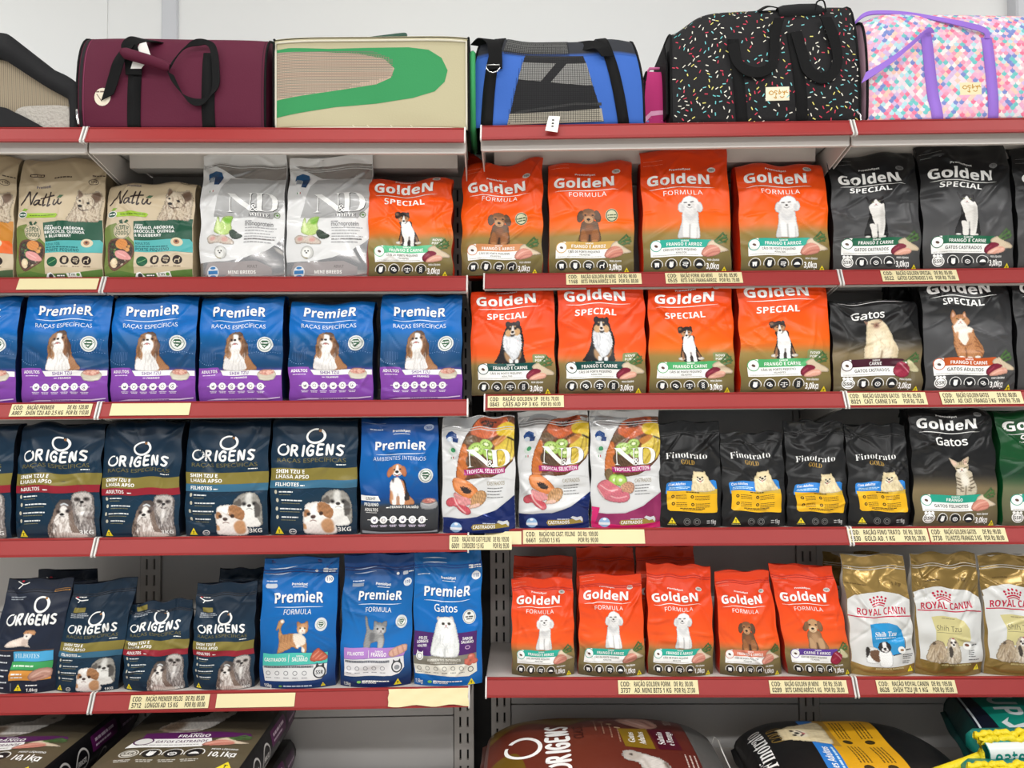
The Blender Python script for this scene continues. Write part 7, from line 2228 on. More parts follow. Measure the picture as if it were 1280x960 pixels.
for x in (440, 458, 487, 512): pr.line([x, 147, x + 6, 152], 1.0, (216, 210, 182))
c = Carrier('pet_carrier_box', 341, 586, 44, .27, BOXY, 'beige and green box carrier with a mesh window', 'carrier', pr, endmat=(M['dark'], M['navy']), amt=.6, topfn=lambda u: .03 * (u - .5), hd=.02)
b = MB()
fr = [(u, v) for u, v in [(.004, .012), (.004, .1), (.004, .2), (.004, .3), (.004, .36)]]
vt = c.v_at(50)
path = [(0.012, v) for v in np.linspace(.02, vt, 12)] + [(u, vt) for u in np.linspace(.03, .97, 16)] + [(.988, v) for v in np.linspace(vt, .02, 12)] + [(u, .012) for u in np.linspace(.97, .03, 16)]
pp = c.S(np.array([p[0] for p in path]), np.array([p[1] for p in path])) + np.array([0, -.002, 0])
b.tube([tuple(p) for p in pp], .0028, 6, closed=True)
b.build('front_piping', fab('ivory_piping', (208, 203, 186)), c.root, True)
gp = MB(); gp.prism([(-c.D * .42, .01), (c.D * .4, .01), (c.D * .42, c.H * .75), (c.D * .3, c.H * .93), (-c.D * .2, c.H * .98), (-c.D * .42, c.H * .86)], c.L / 2 + .001, c.L / 2 + .018, 'x', bev=.006)
gp.build('side_pocket', M['green'], c.root, True)
c.loop('carry_handle', [(458, 46.5, -60, 90, .1), (480, 43.5, -62, 90, .3), (503, 41, -62, 90, .3), (505, 45, -60, 90, .2)], 5, mat('dark_green_webbing', (26, 66, 50), .7))

# --- blue carrier with mesh window
f = lambda *a: [v / 4 + (580 if i % 2 == 0 else 0) for i, v in enumerate(a)]
pr = Print(587, 807, 155.7, bg=lambda x, y: (54, 98, 180) if y > 62 else (44, 46, 52), L=.03)
pr.rect(587, 62, 807, 63.2, (44, 84, 160))
pr.poly(f(298, 245, 610, 250, 650, 420, 702, 600, 212, 612, 238, 520, 278, 330), (34, 34, 36))
pr.poly(f(288, 284, 462, 290, 384, 388, 268, 378), (136, 135, 132)); pr.poly(f(520, 292, 622, 292, 648, 416, 434, 394), (136, 135, 132))
pr.poly(f(226, 556, 420, 548, 690, 534, 700, 598, 214, 610), (158, 152, 138))
pr.poly(f(250, 545, 420, 520, 560, 500, 690, 505, 690, 520, 560, 512, 420, 534, 260, 556), (58, 58, 58))
for k in range(40):
    x = 636 + 2.9 * k
    y0_ = 64 + max(0, (651 - x)) * 4.6 + max(0, (x - 733)) * 4.0
    if y0_ < 148: pr.line([x, y0_, x - .5, 150], .45, (20, 20, 22))
for k in range(34):
    y = 66 + 2.5 * k
    pr.line([654 - (y - 61) * .22, y, 731 + (y - 61) * .25, y], .45, (20, 20, 22))
pr.poly(f(195, 60, 520, 60, 530, 232, 180, 228), (96, 96, 94))
for k in range(30): pr.line([628 + 2.9 * k, 14, 626 + 2.9 * k, 60], .8, (36, 36, 38))
for k in range(18): pr.line([626, 20 + 2.4 * k, 714, 20 + 2.4 * k], .8, (36, 36, 38))
c = Carrier('pet_carrier_bag', 588, 806, 54, .25, [(-.46, 0), (-.5, .06), (-.5, .45), (-.47, .75), (-.40, .95), (-.2, 1.0), (.2, .99), (.4, .94), (.5, .5), (.48, 0)], 'blue carrier with black mesh window, right of the dark gap', 'carrier', pr, run='R', endmat=M['navy'], squash=.13, topfn=lambda u: .05 * np.exp(-((u - .14) / .12) ** 2) + .03 * np.exp(-((u - .85) / .12) ** 2) - .02)
c.band('sewn_strap', 608, 15, 0, c.vmax * .46, M['black'], skew=10); c.band('sewn_strap', 780, 14, 0, c.vmax * .47, M['black'], skew=-24)
c.loop('carry_handle', [(620, 84, 7), (620, 66, 10), (617, 50, 8), (606, 46, -16, -10), (596, 54, -40, -10)], 17, M['black'])
c.loop('carry_handle', [(760, 70, 8), (752, 58, 8, 20), (738, 56, -10, 60, .2), (720, 58, -30, 80, .4), (700, 60, -50, 80, .4)], 15, M['black'])
b = MB(); b.tube([(c.lx(609), -c.D / 2 - .012, c.lz(81)), (c.lx(609), -c.D / 2 - .014, c.lz(86)), (c.lx(612), -c.D / 2 - .014, c.lz(90)), (c.lx(617), -c.D / 2 - .014, c.lz(91.5)), (c.lx(622), -c.D / 2 - .014, c.lz(90)), (c.lx(625.5), -c.D / 2 - .014, c.lz(86)), (c.lx(625.5), -c.D / 2 - .012, c.lz(81))], .0016, 8, closed=True)
b.build('strap_ring', M['chrome'], c.root, True)
b = MB(); b.add([(c.lx(686), -c.D / 2 - .008, c.lz(146)), (c.lx(700), -c.D / 2 - .009, c.lz(147)), (c.lx(696), -c.D / 2 - .036, c.lz(171.5)), (c.lx(681), -c.D / 2 - .036, c.lz(169)),
                 (c.lx(686), -c.D / 2 - .007, c.lz(146)), (c.lx(700), -c.D / 2 - .008, c.lz(147)), (c.lx(696), -c.D / 2 - .035, c.lz(171.5)), (c.lx(681), -c.D / 2 - .035, c.lz(169))],
                [(0, 3, 2, 1), (4, 5, 6, 7), (0, 1, 5, 4), (1, 2, 6, 5), (2, 3, 7, 6), (3, 0, 4, 7)])
tg = b.build('hang_tag', M['paper'], c.root)
b = MB()
for k, (x, y) in enumerate(((691, 153), (690.5, 158), (690, 162.5))):
    yy = -c.D / 2 - .009 - .027 * (y - 146) / 25 - .0015
    b.box(c.lx(x - 1.2), c.lx(x + 1.4), yy, yy + .0004, c.lz(y + .9), c.lz(y - .9))
b.build('tag_print', M['ink'], tg)

# --- pink spotted bag, mostly hidden
pr = Print(803, 880, 153.5, bg=(196, 52, 120), L=.05)
r = random.Random(8)
pr.poly([803, 108, 826, 86, 880, 84, 880, 96, 826, 100, 806, 122], (236, 170, 204)); pr.ell(816, 116, 4, 3, (120, 150, 214), rot=-20); pr.ell(824, 135, 6, 9, (226, 206, 150)); pr.poly([804, 130, 812, 158, 803, 158], (216, 196, 206))
for _ in range(26): pr.ell(803 + r.random() * 60, 100 + r.random() * 54, .9, .9, (240, 210, 226), 6)
c = Carrier('pet_carrier_bag', 804, 837, 88, .10, ROUND, 'bright pink spotted bag peeping out between blue and black carriers', 'bag', pr, run='R', back=.075, endmat=fab('pink_plastic', (206, 66, 134), .4), squash=.45)
c.root.name = 'spotted_pink_bag'
b = MB(); b.tube([(-.02, 0, c.H), (-.01, -.01, c.H + .012), (.02, -.01, c.H + .012), (.03, 0, c.H)], .004, 8); b.build('carry_handle', fab('pink_cord', (220, 120, 170)), c.root, True)

# --- black carrier with coloured sprinkles
def gold_script(p, x, y, k):
    p.strokes([[x + 8 * k, y, x + 4 * k, y - 3 * k, x, y + 1 * k, x + 4 * k, y + 4 * k, x + 8 * k, y + 2 * k], [x + 15 * k, y - 2 * k, x + 11 * k, y - 3 * k, x + 10 * k, y, x + 14 * k, y + 2 * k, x + 12 * k, y + 5 * k], [x + 19 * k, y - 5 * k, x + 18 * k, y + 3 * k, x + 22 * k, y, x + 19 * k, y - 1 * k], [x + 25 * k, y - 2 * k, x + 26 * k, y + 1 * k, x + 29 * k, y - 2 * k, x + 27 * k, y + 5 * k], [x + 32 * k, y - 3 * k, x + 31 * k, y, x + 34 * k, y + 1 * k], [x + 9 * k, y + 9 * k, x + 13 * k, y + 11 * k, x + 12 * k, y + 7 * k], [x + 20 * k, y + 8 * k, x + 24 * k, y + 10 * k, x + 27 * k, y + 8 * k]], 1.6 * k, (188, 140, 44))
pr = Print(826, 1078, 152.4, bg=(24, 23, 25), L=.06)
r = random.Random(12)
V, T, C = [], [], []
pts = []
while len(pts) < 1350:
    x, y = r.uniform(829, 1076), r.uniform(-120, 156)
    if all((x - a) ** 2 + (y - b_) ** 2 > 25 for a, b_ in pts): pts.append((x, y))
    elif r.random() < .0004: break
cols = [(232, 228, 214)] * 3 + [(206, 64, 86), (196, 60, 80), (110, 196, 200), (128, 200, 206), (226, 216, 120)]
for x, y in pts:
    a = r.random() * 3.14
    ca, sa = math.cos(a), math.sin(a)
    n0 = len(V)
    for dx, dy in ((-2.0, -.65), (-2.3, 0), (-2.0, .65), (2.0, .65), (2.3, 0), (2.0, -.65)):
        V.append((x + dx * ca - dy * sa, y + dx * sa + dy * ca))
    T += [(n0, n0 + 1, n0 + 2), (n0, n0 + 2, n0 + 3), (n0, n0 + 3, n0 + 5), (n0 + 3, n0 + 4, n0 + 5)]
    C += [r.choice(cols)] * 6
pr.add(V, T, np.array(C, float), fine=False)
pr.rect(949.5, 99.5, 980.5, 118, (230, 222, 196)); gold_script(pr, 954, 107, .72)
c = Carrier('pet_carrier_bag', 840, 1077, 13, .27, [(-.46, 0), (-.5, .04), (-.5, .6), (-.47, .80), (-.40, .93), (-.2, 1.0), (.2, 1.0), (.4, .92), (.5, .6), (.48, 0)], 'black carrier with coloured sprinkle dots', 'carrier', pr, run='R', endmat=M['dark'], squash=.035, amt=1.4, topfn=lambda u: .05 * (u - .6) - .16 * np.exp(-(u / .13) ** 2))
c.band('sewn_strap', 928, 14, 0, c.v_at(45), M['black'], skew=-10); c.band('sewn_strap', 1003, 14, 0, c.v_at(40), M['black'], skew=-10)
c.loop('carry_handle', [(916, 52, 5, 10), (921, 74, 10, 20), (932, 86, 14, 60), (948, 89, 16, 85), (962, 82, 14, 120), (968, 66, 8, 150), (970, 40, 4, 170), (976, 20, 2, 180)], 13, M['black'])
c.loop('carry_handle', [(996, 38, 5, 10), (1002, 64, 10, 30), (1008, 86, 14, 40), (1022, 97, 16, 75), (1038, 93, 14, 110), (1046, 74, 10, 150), (1042, 44, 6, 180), (1034, 20, 2, 180)], 14, M['black'])
wy = -c.D * .40
g = MB(); g.tube([(c.lx(x), wy, c.lzy(y, wy)) for x, y in ((978, 15), (985, 14), (1005, 12.5), (1025, 12), (1033, 13))], [.016, .020, .020, .019, .014], 12)
g.build('handle_wrap', M['dark'], c.root, True)
MB().ribbon([(c.lx(x), wy, c.lzy(y, wy)) for x, y in ((954, 11), (966, 5), (979, 7))], [(0, .02, .012)] * 3, .003).build('carry_handle', M['black'], c.root)
MB().ribbon([(c.lx(x), wy - .012, c.lzy(y, wy)) for x, y in ((1024, 14), (1027, 3), (1035, 2), (1038, 16))], [(.004, .014, .008)] * 4, .003).build('carry_handle', M['black'], c.root)
ep = MB()
ring = c.S(np.full(24, 0.0), np.linspace(.05, c.vmax * .5, 24)); 
ep.prism([(-c.D * .44, .03), (c.D * .40, .03), (c.D * .42, c.H * .6), (c.D * .25, c.H * .72), (-c.D * .3, c.H * .70), (-c.D * .44, c.H * .5)], -c.L / 2 - .012, -c.L / 2 - .006, 'x', bev=.003)
ep.build('mesh_window', M['black'], c.root)
z = MB(); z.tube([(c.lx(1070), -c.D / 2 - .004, c.lz(141)), (c.lx(1073), -c.D / 2 - .008, c.lz(147)), (c.lx(1074), -c.D / 2 - .006, c.lz(153))], .0026, 8)
z.build('zip_pull', M['chrome'], c.root, True)

# --- pink scale-pattern carrier
pr = Print(1072, 1330, 149.3, bg=(228, 176, 190), L=.06)
r = random.Random(21)
cols = [(232, 150, 176), (236, 186, 196), (206, 180, 216), (112, 190, 190), (232, 224, 222), (240, 196, 178), (120, 136, 196), (226, 210, 218), (176, 214, 222), (232, 120, 150), (226, 168, 196)]
V, T, C = [], [], []
y = 164.0
row_ = 0
prim = []
while y > -130:
    x = 1070 + (3.7 if row_ % 2 else 0)
    while x < 1332:
        col_ = r.choice(cols)
        n0 = len(V)
        ring = [(x + 3.55 * math.cos(a), y + 3.9 * math.sin(a)) for a in np.linspace(0, 2 * math.pi, 11)[:-1]]
        V += [(x, y - 3.9), (x + 3.5, y), (x + 2.6, y + 2.9), (x, y + 4.1), (x - 2.6, y + 2.9), (x - 3.5, y)]
        T += [(n0, n0 + 1, n0 + 5), (n0 + 1, n0 + 2, n0 + 5), (n0 + 2, n0 + 4, n0 + 5), (n0 + 2, n0 + 3, n0 + 4)]
        C += [mixc(col_, (244, 236, 238), .25)] + [col_] * 5
        x += 7.4
    y -= 4.2
    row_ += 1
pr.add(V, T, np.array(C, float), fine=False)
pr.rect(1194.5, 96, 1221.5, 113, (226, 216, 178)); gold_script(pr, 1198, 102, .66)
c = Carrier('pet_carrier_bag', 1086, 1328, 17, .27, ROUND, 'pastel pink scale-patterned carrier with purple straps', 'carrier', pr, run='R', endmat=fab('pastel_pink_fabric', (222, 178, 196)), squash=.04, amt=1.6, topfn=lambda u: .05 * (.55 - u) - .07 * np.exp(-(u / .08) ** 2))
c.band('sewn_strap', 1172, 14, 0, c.v_at(38), M['purple'], skew=-12); c.band('sewn_strap', 1241, 12.5, 0, c.v_at(44), M['purple'], skew=-6)
c.loop('carry_handle', [(1162, 38, 4, 10), (1156, 36, 14, 50), (1140, 48, 22, 58), (1118, 66, 24, 60), (1096, 82, 20, 62), (1078, 94, 10, 66)], 15, M['purple'])
c.loop('carry_handle', [(1235, 46, 4, 0), (1232, 36, 6, 50), (1210, 28, 2, 80), (1180, 20, -20, 80, .5), (1150, 13, -50, 80, .6), (1120, 10.5, -70, 80, .6), (1096, 13, -60, 80, .6), (1078, 26, -50, 60, .4)], 7, M['purple'])

# --- dark mesh carrier at the far left: an arched side frame with a net window
z0 = ROW_Z['L'][0] + .0018
dC = -ROW_E[0] + .006
k = .002146
sx = s_at('L', 0, dC, z0 + .1)
root = empty('pet_carrier_bag', W('L', sx, dC, z0), RUNS['L']['a'])
tag(root, 'black-framed carrier with beige net window, cut off by the left edge', 'carrier')
def q(*a): return [(a[i] * k, (158.5 - a[i + 1]) * k) for i in range(0, len(a), 2)]
out = spline(q(-128, 158, -124, 110, -104, 70, -70, 48, -30, 40, 0, 40, 14, 45, 38, 66, 62, 84, 82, 94, 92, 104, 93, 130, 93, 158), 4)
inn = spline(q(-112, 158, -110, 116, -94, 86, -64, 72, -30, 70, 0, 72, 12, 78, 36, 94, 58, 108, 78, 119, 84, 124, 86, 140, 86, 158), 4)
b = MB()
n = len(out)
V = [(x, 0.0, zz) for x, zz in out] + [(x, -.004, zz) for x, zz in inn] + [(x, .24, zz) for x, zz in out] + [(x, .02, zz) for x, zz in inn]
Fc = []
for i in range(n - 1):
    Fc += [(i, i + 1, n + i + 1, n + i), (2 * n + i, 2 * n + i + 1, i + 1, i), (n + i, n + i + 1, 3 * n + i + 1, 3 * n + i)]
b.add(V, [tuple(reversed(f_)) for f_ in Fc])
b.build('fabric_frame', M['dark'], root, True)
mm = mat('beige_net', (150, 136, 112), .8)
nt = mm.node_tree
tc = nt.nodes.new('ShaderNodeTexCoord'); wv = nt.nodes.new('ShaderNodeTexWave'); wv.bands_direction = 'X'; wv.inputs['Scale'].default_value = 90
rp = nt.nodes.new('ShaderNodeMix'); rp.data_type = 'RGBA'
rp.inputs[6].default_value = (*lin((176, 160, 134)), 1); rp.inputs[7].default_value = (*lin((96, 86, 72)), 1)
nt.links.new(tc.outputs['Object'], wv.inputs['Vector']); nt.links.new(wv.outputs['Fac'], rp.inputs[0]); nt.links.new(rp.outputs[2], nt.nodes['Principled BSDF'].inputs['Base Color'])
MB().prism(inn, .012, .016, 'y').build('net_window', mm, root)
MB().prism(spline(q(14, 158, 17, 140, 26, 132, 50, 130, 74, 130, 84, 134, 85, 158), 4), .002, .010, 'y', bev=.002).build('fur_cushion', M['furm'], root)
MB().prism(spline(q(-110, 158, -108, 140, -60, 134, 0, 133, 20, 140, 40, 150, 54, 158), 4), -.004, .004, 'y').build('front_flap', M['dark'], root)
MB().prism(out, .236, .24, 'y').build('back_panel_cloth', M['dark'], root)
# ---------------------------------------------------------------- big sacks lying on the base decks
def lying_sack(name, pr, centre, yaw, L, T, label, group=None, film='satin', seed=1, puff=(.24, .20), amt=1.0, side=None, seals=True, sidecol=None):
    """A filled sack on its back. Its artwork faces up; u runs along its width, v along its length."""
    Wd = L / 1.0
    wid = pr.width_m
    vm = L / wid
    r = random.Random(seed)
    w = [(r.uniform(0, 6.3), r.uniform(9, 30), r.uniform(0, 6.3)) for _ in range(8)]
    def S(u, v):
        u, v = np.asarray(u, float), np.asarray(v, float)
        q, p = 2 * u - 1, 2 * v / vm - 1
        x, y = q * wid / 2, p * L / 2
        b = sum(np.sin(k * (x * math.cos(t) + y * math.sin(t)) + o) for t, k, o in w) * .0018 * amt
        e = np.clip(np.abs(p), 0, 1)
        z = T * (1 - puff[0] * np.abs(q) ** 3.2 - puff[1] * e ** 4) + b * (1 - np.abs(q) ** 8)
        x = x * (1 - .05 * e ** 5)
        return np.stack([x, y, z], -1)
    root = empty(name, centre, math.radians(yaw))
    tag(root, label, 'sack', group)
    link('top_panel', sheet_mesh('top_panel', pr, S, vm, 40, 50), FILM[film], root)
    # sides down to the underside
    n = 44
    us = np.concatenate([np.linspace(0, 1, n), np.full(n, 1.0), np.linspace(1, 0, n), np.zeros(n)])
    vs = np.concatenate([np.zeros(n), np.linspace(0, vm, n), np.full(n, vm), np.linspace(vm, 0, n)])
    rim = S(us, vs)
    V, Fc = [], []
    steps = 7
    nrm = rim.copy(); nrm[:, 2] = 0
    nx = np.where((us == 0) | (us == 1), np.sign(rim[:, 0]), 0); ny = np.where((vs == 0) | (vs == vm), np.sign(rim[:, 1]), 0)
    for k in range(steps):
        t = k / (steps - 1)
        bul = .016 * math.sin(math.pi * t) ** .8 - (.02 * t ** 3)
        pz = rim.copy()
        pz[:, 0] += nx * bul; pz[:, 1] += ny * bul
        pz[:, 2] = rim[:, 2] * (1 - t)
        V += [tuple(q) for q in pz]
    m = len(us)
    for k in range(steps - 1):
        for i in range(m):
            j = (i + 1) % m
            Fc.append((k * m + i, (k + 1) * m + i, (k + 1) * m + j, k * m + j))
    Fc.append(tuple(reversed([(steps - 1) * m + i for i in range(m)])))
    link('sack_body', mesh('sack_body', V, Fc, True), side_mat(sidecol or pr.side), root)
    if side is not None:    # printed right-hand gusset
        def S2(u, v):
            u, v = np.asarray(u, float), np.asarray(v, float)
            rimz = S(np.ones_like(u), u * vm)
            t = 1 - np.clip(v / (T * .86 / L), 0, 1)
            out_ = rimz.copy()
            out_[:, 0] += .016 * np.sin(math.pi * t) ** .8 - .02 * t ** 3 + .0012
            out_[:, 2] = rimz[:, 2] * (1 - t)
            return out_
        link('side_panel', sheet_mesh('side_panel', side, S2, T * .86 / L, 30, 12), FILM[film], root)
    if seals:
        for sg in (-1, 1):
            b = MB()
            xs = np.linspace(-wid * .47, wid * .47, 22)
            Vv = []
            for dy, dz in ((0, .003), (.022, .0), (.022, -.003), (0, -.003)):
                Vv += [(x, sg * (L / 2 + .004 + dy), T * .42 + dz + .006 * math.sin(x * 40 + seed) * (dy > 0) - dy * .5) for x in xs]
            Fv = [(k * 22 + i, ((k + 1) % 4) * 22 + i, ((k + 1) % 4) * 22 + i + 1, k * 22 + i + 1) for k in range(4) for i in range(21)]
            b.add(Vv, Fv if sg < 0 else [tuple(reversed(f_)) for f_ in Fv])
            b.build('end_seal', side_mat(sidecol or pr.side), root, True)
    return root

def white_cat_loaf(P):
    P.p([10, 90, 40, 60, 80, 44, 120, 36, 130, 10, 150, 0, 190, 6, 200, 30, 180, 60, 160, 90, 110, 110, 40, 108], (206, 200, 192), fur=3, tex=.08)
    P.p([10, 92, 40, 62, 70, 60, 80, 80, 60, 106, 20, 108], (120, 98, 78), soft=6, on=True, tex=.15); P.ln([40, 96, 90, 104, 130, 100], 7, (96, 80, 66), soft=3)
    P.p([130, 30, 150, 6, 186, 10, 196, 30, 170, 50], (176, 166, 154), soft=5, on=True); P.e(170, 22, 8, 4, (60, 50, 46), on=True); P.ln([90, 60, 150, 50], 6, (170, 160, 150), soft=3)

def d_sack_cat():
    # millimetres: 0..363 wide, bottom edge at 600
    p = Print(0, 363, 655, bg=ramp([(0, (20, 19, 20)), (150, (30, 27, 26)), (300, (58, 52, 42)), (420, (92, 82, 62)), (600, (82, 74, 56))]), side=(20, 19, 21), L=.03)
    p.width_m = .363
    p.text('GoldeN', 50, 310, 120, 50, WH, off=.01)
    p.paint(white_cat_loaf, (0, -6, 210, 116), (70, 206, 262, 372), n=70)
    p.poly([58, 366, 200, 362, 330, 366, 340, 382, 240, 400, 60, 402], (84, 28, 84)); p.text('SABOR', 176, 206, 375, 6, WH); p.text('FRANGO', 150, 232, 393, 15, WH)
    p.poly([40, 452, 48, 414, 66, 402, 240, 400, 250, 424, 230, 450], WH); p.ell(72, 416, 24, 20, (226, 224, 220)); p.arc(72, 416, 24, 20, 4, (84, 28, 84)); p.text('GATOS CASTRADOS', 104, 236, 425, 14, (90, 60, 86)); p.greek(60, 220, 436, 4, (170, 168, 164), 2)
    p.paint(chicken, (575, 545, 815, 765), (226, 372, 350, 452), n=46)
    for k, ic in enumerate(('ssr', 'hand', 'box', 'bowl')):
        cx = 66 + 54 * k
        if ic == 'ssr': p.ell(cx, 486, 24, 22, (206, 202, 192)); p.arc(cx, 486, 19, 17, 3, (90, 84, 70)); p.text('SSR', cx - 14, cx + 14, 492, 13, (80, 74, 62))
        else: icon(p, cx, 486, 20, ic)
        p.greek(cx - 22, cx + 22, 518, 4, (200, 196, 186), k); p.greek(cx - 18, cx + 18, 526, 4, (200, 196, 186), k + 7)
    p.text('PESO LÍQUIDO', 264, 330, 470, 8, WH); p.text('10,1kg', 268, 334, 506, 24, WH, style='sans', off=.03)
    triangle_mark(p, 328, 566, 34)
    return p

def d_sack_side():
    p = Print(0, 600, 110, bg=(18, 17, 19), L=.03, side=(18, 17, 19))
    for x in (185, 272):
        p.arc(x, 54, 30, 32, 5, (190, 186, 182)); p.text('BRASIL', x - 21, x + 21, 58, 13, (206, 202, 198)); p.greek(x - 20, x + 20, 68, 5, (190, 186, 182), 1); p.greek(x - 16, x + 16, 78, 5, (190, 186, 182), 2)
    p.rrect(322, 12, 460, 50, 8, (88, 24, 80)); p.greek(340, 440, 22, 7, (216, 196, 212), 3); p.greek(340, 420, 36, 5, (216, 196, 212), 4)
    p.arc(385, 78, 18, 18, 4, (150, 146, 142)); p.rrect(478, 20, 580, 90, 8, (70, 22, 66)); p.greek(490, 570, 40, 7, (180, 150, 176), 5)
    return p

_ds, _dside = d_sack_cat(), d_sack_side()
zd = BASE_Z['L']
# world positions: two stacks of two; tops 0.60 m above the floor
def left_xy(xw, yw): return (xw, yw)
for xr, lb, gr in ((-.672, 'beside the bare back panel', 1), (-1.146, 'cut off by the left edge', 2)):
    for lev, wd in ((0, 'lower'), (1, 'upper')):
        o = lying_sack('pet_food_sack', _ds, (xr - .1815 + (.004 if lev else .0), 2.080 - (.02 if gr == 2 else 0), zd + .0006 + lev * .1315), math.degrees(RUNS['L']['a']) * (1 if lev else .4), .60, .125,
                       f'{wd} olive cat food sack of the stack {lb}', 'olive cat food sacks', seed=5 + lev + gr * 3, side=_dside, puff=(.06, .10), amt=.7)

def d_sack_brown():
    p = Print(0, 400, 705, bg=ramp([(0, (70, 62, 30)), (60, (96, 40, 28)), (330, (104, 46, 32)), (660, (86, 32, 26))]), side=(92, 38, 28), L=.03)
    p.width_m = .40
    # coordinates as if the sack stood upright: x across, y down from its top
    p.poly([250, 60, 330, 40, 400, 120, 400, 420, 360, 360, 300, 300, 330, 200], (112, 84, 22), smooth=True); p.poly([0, 60, 120, 90, 150, 160, 60, 190, 0, 170], (104, 78, 22), smooth=True)
    p.rrect(330, 70, 396, 96, 4, (150, 140, 130)); p.greek(336, 390, 80, 6, (90, 60, 50), 1)
    p.arc(170, 180, 46, 46, 13, WH, -50, 290, 26, w1=9)
    origens_letters(p, 40, 300, 300, 56, WH, 12)
    p.text('CLASS', 190, 270, 344, 26, (60, 24, 20), style='ital')
    for k in range(4): p.ell(336 - 26 * k, 380 + 20 * k, 6, 9, (170, 140, 110), 10); p.greek(230 - 20 * k, 326 - 26 * k, 378 + 20 * k, 4, (150, 110, 90), k)
    p.paint(chicken_leg, (210, 726, 344, 810), (260, 440, 390, 560), n=46)
    p.poly([150, 450, 250, 440, 268, 520, 150, 530], (128, 100, 24)); p.text('Gatos', 176, 232, 480, 18, WH, style='serif'); p.text('Adultos', 170, 240, 508, 18, WH, style='serif')
    p.poly([150, 540, 266, 524, 262, 590, 150, 600], (76, 14, 32)); p.text('Salmão', 176, 246, 560, 18, WH, style='serif'); p.text('e Frango', 172, 250, 584, 18, WH, style='serif')
    p.paint(cat_on_back, (580, 276, 1140, 340), (0, 340, 150, 640), n=80) if False else None
    p.text('10,1kg', 306, 370, 600, 22, (190, 170, 160), style='ital'); p.poly([0, 640, 400, 625, 400, 705, 0, 705], (84, 82, 80))
    for k in range(3): p.greek(60, 130, 600 + 12 * k, 4, (190, 170, 160), k)
    p.paint(white_cat_loaf, (0, -6, 210, 116), (4, 430, 140, 560), n=50)
    return p
zr = BASE_Z['R']
def at_px(px, D): return (px - 640) / F_PX * D
o = lying_sack('pet_food_sack', d_sack_brown(), (.238, 2.11, zr + .0006), 90 + math.degrees(RUNS['R']['a']), .62, .165, 'reddish-brown cat food sack lying on its back, right of the dark gap', None, seed=31, puff=(.13, .30), amt=1.5)
b = MB(); b.tube([(.16, -.33, .085), (.172, -.342, .10), (.14, -.345, .102), (.10, -.348, .085), (.02, -.355, .06), (-.08, -.355, .03)], .0022, 8); b.build('closing_string', M['paper'], o, True)

def d_sack_black():
    p = Print(0, 400, 600, bg=(24, 24, 25), side=(20, 20, 21), L=.03)
    p.width_m = .40
    p.text('Finotrato', 112, 340, 130, 44, WH, style='serif', ref=.66); p.text('GOLD', 214, 306, 182, 40, (130, 104, 50), style='serif', ref=.66)
    p.rrect(40, 240, 370, 320, 16, (46, 120, 200), 'ab'); p.poly([40, 290, 370, 290, 374, 430, 360, 444, 50, 440, 38, 426], (216, 160, 30)); p.poly([190, 290, 372, 286, 372, 318, 190, 314], (170, 130, 50))
    p.paint(spitz, (342, 404, 542, 582), (200, 160, 350, 300), n=54)
    p.text('Cães Adultos', 60, 178, 270, 18, WH, style='ital'); p.greek(60, 180, 278, 6, (190, 220, 240), 2)
    for k, (x, y) in enumerate(((80, 342), (230, 342), (80, 400), (230, 400))):
        p.ell(x, y, 13, 13, (60, 48, 22), 14)
        for j in range(4): p.greek(x + 22, x + 120, y - 14 + 9 * j, 4, (110, 82, 24), k * 4 + j)
    triangle_mark(p, 60, 590, 34)
    return p
lying_sack('pet_food_sack', d_sack_black(), (.897, 2.07, zr + .0006), 90 + math.degrees(RUNS['R']['a']) - 3, .51, .165, 'black dog food sack with yellow panel lying on its back', None, seed=37, puff=(.12, .28), amt=1.3)

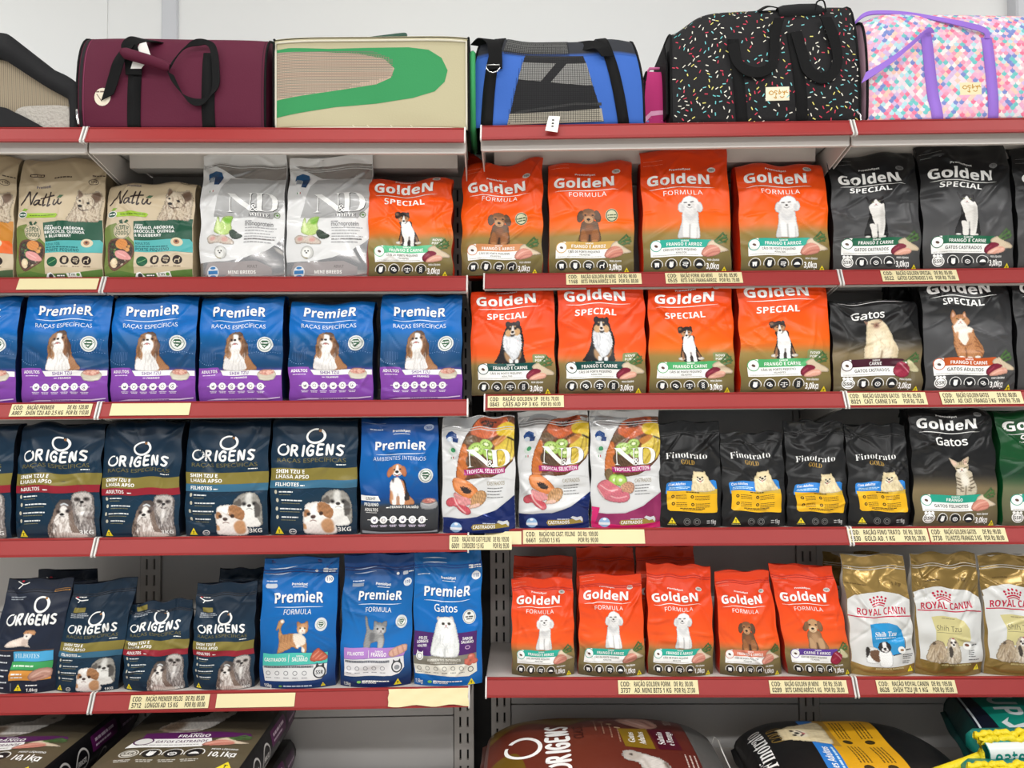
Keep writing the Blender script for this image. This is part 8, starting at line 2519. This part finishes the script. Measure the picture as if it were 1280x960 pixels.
def d_sack_navy():
    p = Print(0, 420, 620, bg=(16, 20, 34), side=(10, 58, 54), L=.03)
    p.width_m = .42
    p.poly([-2, 450, 190, 450, 236, 470, 214, 500, 240, 540, 226, 566, -2, 590], (16, 116, 100)); p.text('IUP', 20, 150, 552, 66, (176, 180, 180)); p.poly([160, 530, 184, 556, 214, 540, 206, 500, 176, 488, 196, 530, 180, 540], (190, 194, 194))
    p.line([0, 612, 420, 612], 5, (190, 196, 200)); p.greek(10, 60, 420, 7, (170, 170, 176), 1); p.greek(60, 110, 400, 7, (170, 170, 176), 2)
    return p
NAVY = lying_sack('pet_food_sack', d_sack_navy(), (1.535, 2.04, zr + .046), -102, .62, .165, 'dark navy sack with teal emblem in the lower right corner', None, seed=41, puff=(.10, .16), amt=.8, sidecol=(12, 54, 52))
NAVY.rotation_euler = (Matrix.Rotation(math.radians(12), 3, 'X') @ Matrix.Rotation(math.radians(-102), 3, 'Z')).to_euler()
# wet-wipe packs in yellow nets, lying on the navy sack
YEL = mat('yellow_net_plastic', (226, 204, 20), .45, bump=(160, .7, .004))
def net_pack(centre, yaw, label, tilt=0.0):
    root = empty('netted_pack', centre, math.radians(yaw))
    root.rotation_euler = (math.radians(tilt), 0, math.radians(yaw))
    tag(root, label, 'pack', 'teal packs in yellow nets')
    pr = Print(0, 200, 66, bg=(14, 134, 124), L=.04); pr.width_m = .2
    pr.rrect(2, 10, 120, 60, 12, (216, 220, 218), 'bc'); pr.text('eater', 14, 104, 46, 22, (14, 120, 112)); pr.poly([0, 44, 40, 54, 110, 62, 60, 66, 0, 66], (60, 170, 160)); pr.rect(146, 0, 152, 66, (50, 30, 40))
    def S(u, v):
        u, v = np.asarray(u, float), np.asarray(v, float)
        t = v / .33
        a = (t - .5) * math.pi
        return np.stack([(u - .5) * .2, -.035 * np.cos(a) - .02, .03 + .028 * np.sin(a)], -1)
    link('front_wrap', sheet_mesh('front_wrap', pr, S, .33, 30, 14), FILM['gloss'], root)
    b = MB(); b.box(-.1, .1, -.018, .05, .004, .056, bev=.012); b.build('pack_body', side_mat((14, 128, 118)), root, True)
    n = MB()
    r = random.Random(3)
    for z, yy in ((.058, -.026), (.064, -.008), (.001, -.036)):
        n.tube([(x, yy + .004 * math.sin(x * 90), z + .003 * math.sin(x * 140)) for x in np.linspace(-.108, .112, 40)], [.0085 + .002 * math.sin(i * 1.9) for i in range(40)], 8)
    n.tube([(-.106, -.03, .058), (-.112, -.04, .035), (-.108, -.038, .004)], .008, 8)
    n.tube([(-.108, -.034, .026), (-.15, -.04, .012), (-.20, -.05, .002), (-.235, -.055, -.004)], [.009, .012, .013, .012], 8)
    n.build('yellow_net', YEL, root, True)
    return root
zt = zr + .178
net_pack((at_px(1254, 1.93), 1.925, zt + .012), 2, 'teal pack in a yellow net, farther one on the navy sack')
net_pack((at_px(1250, 1.83), 1.825, zt - .02), -2, 'teal pack in a yellow net, nearer one at the bottom edge')
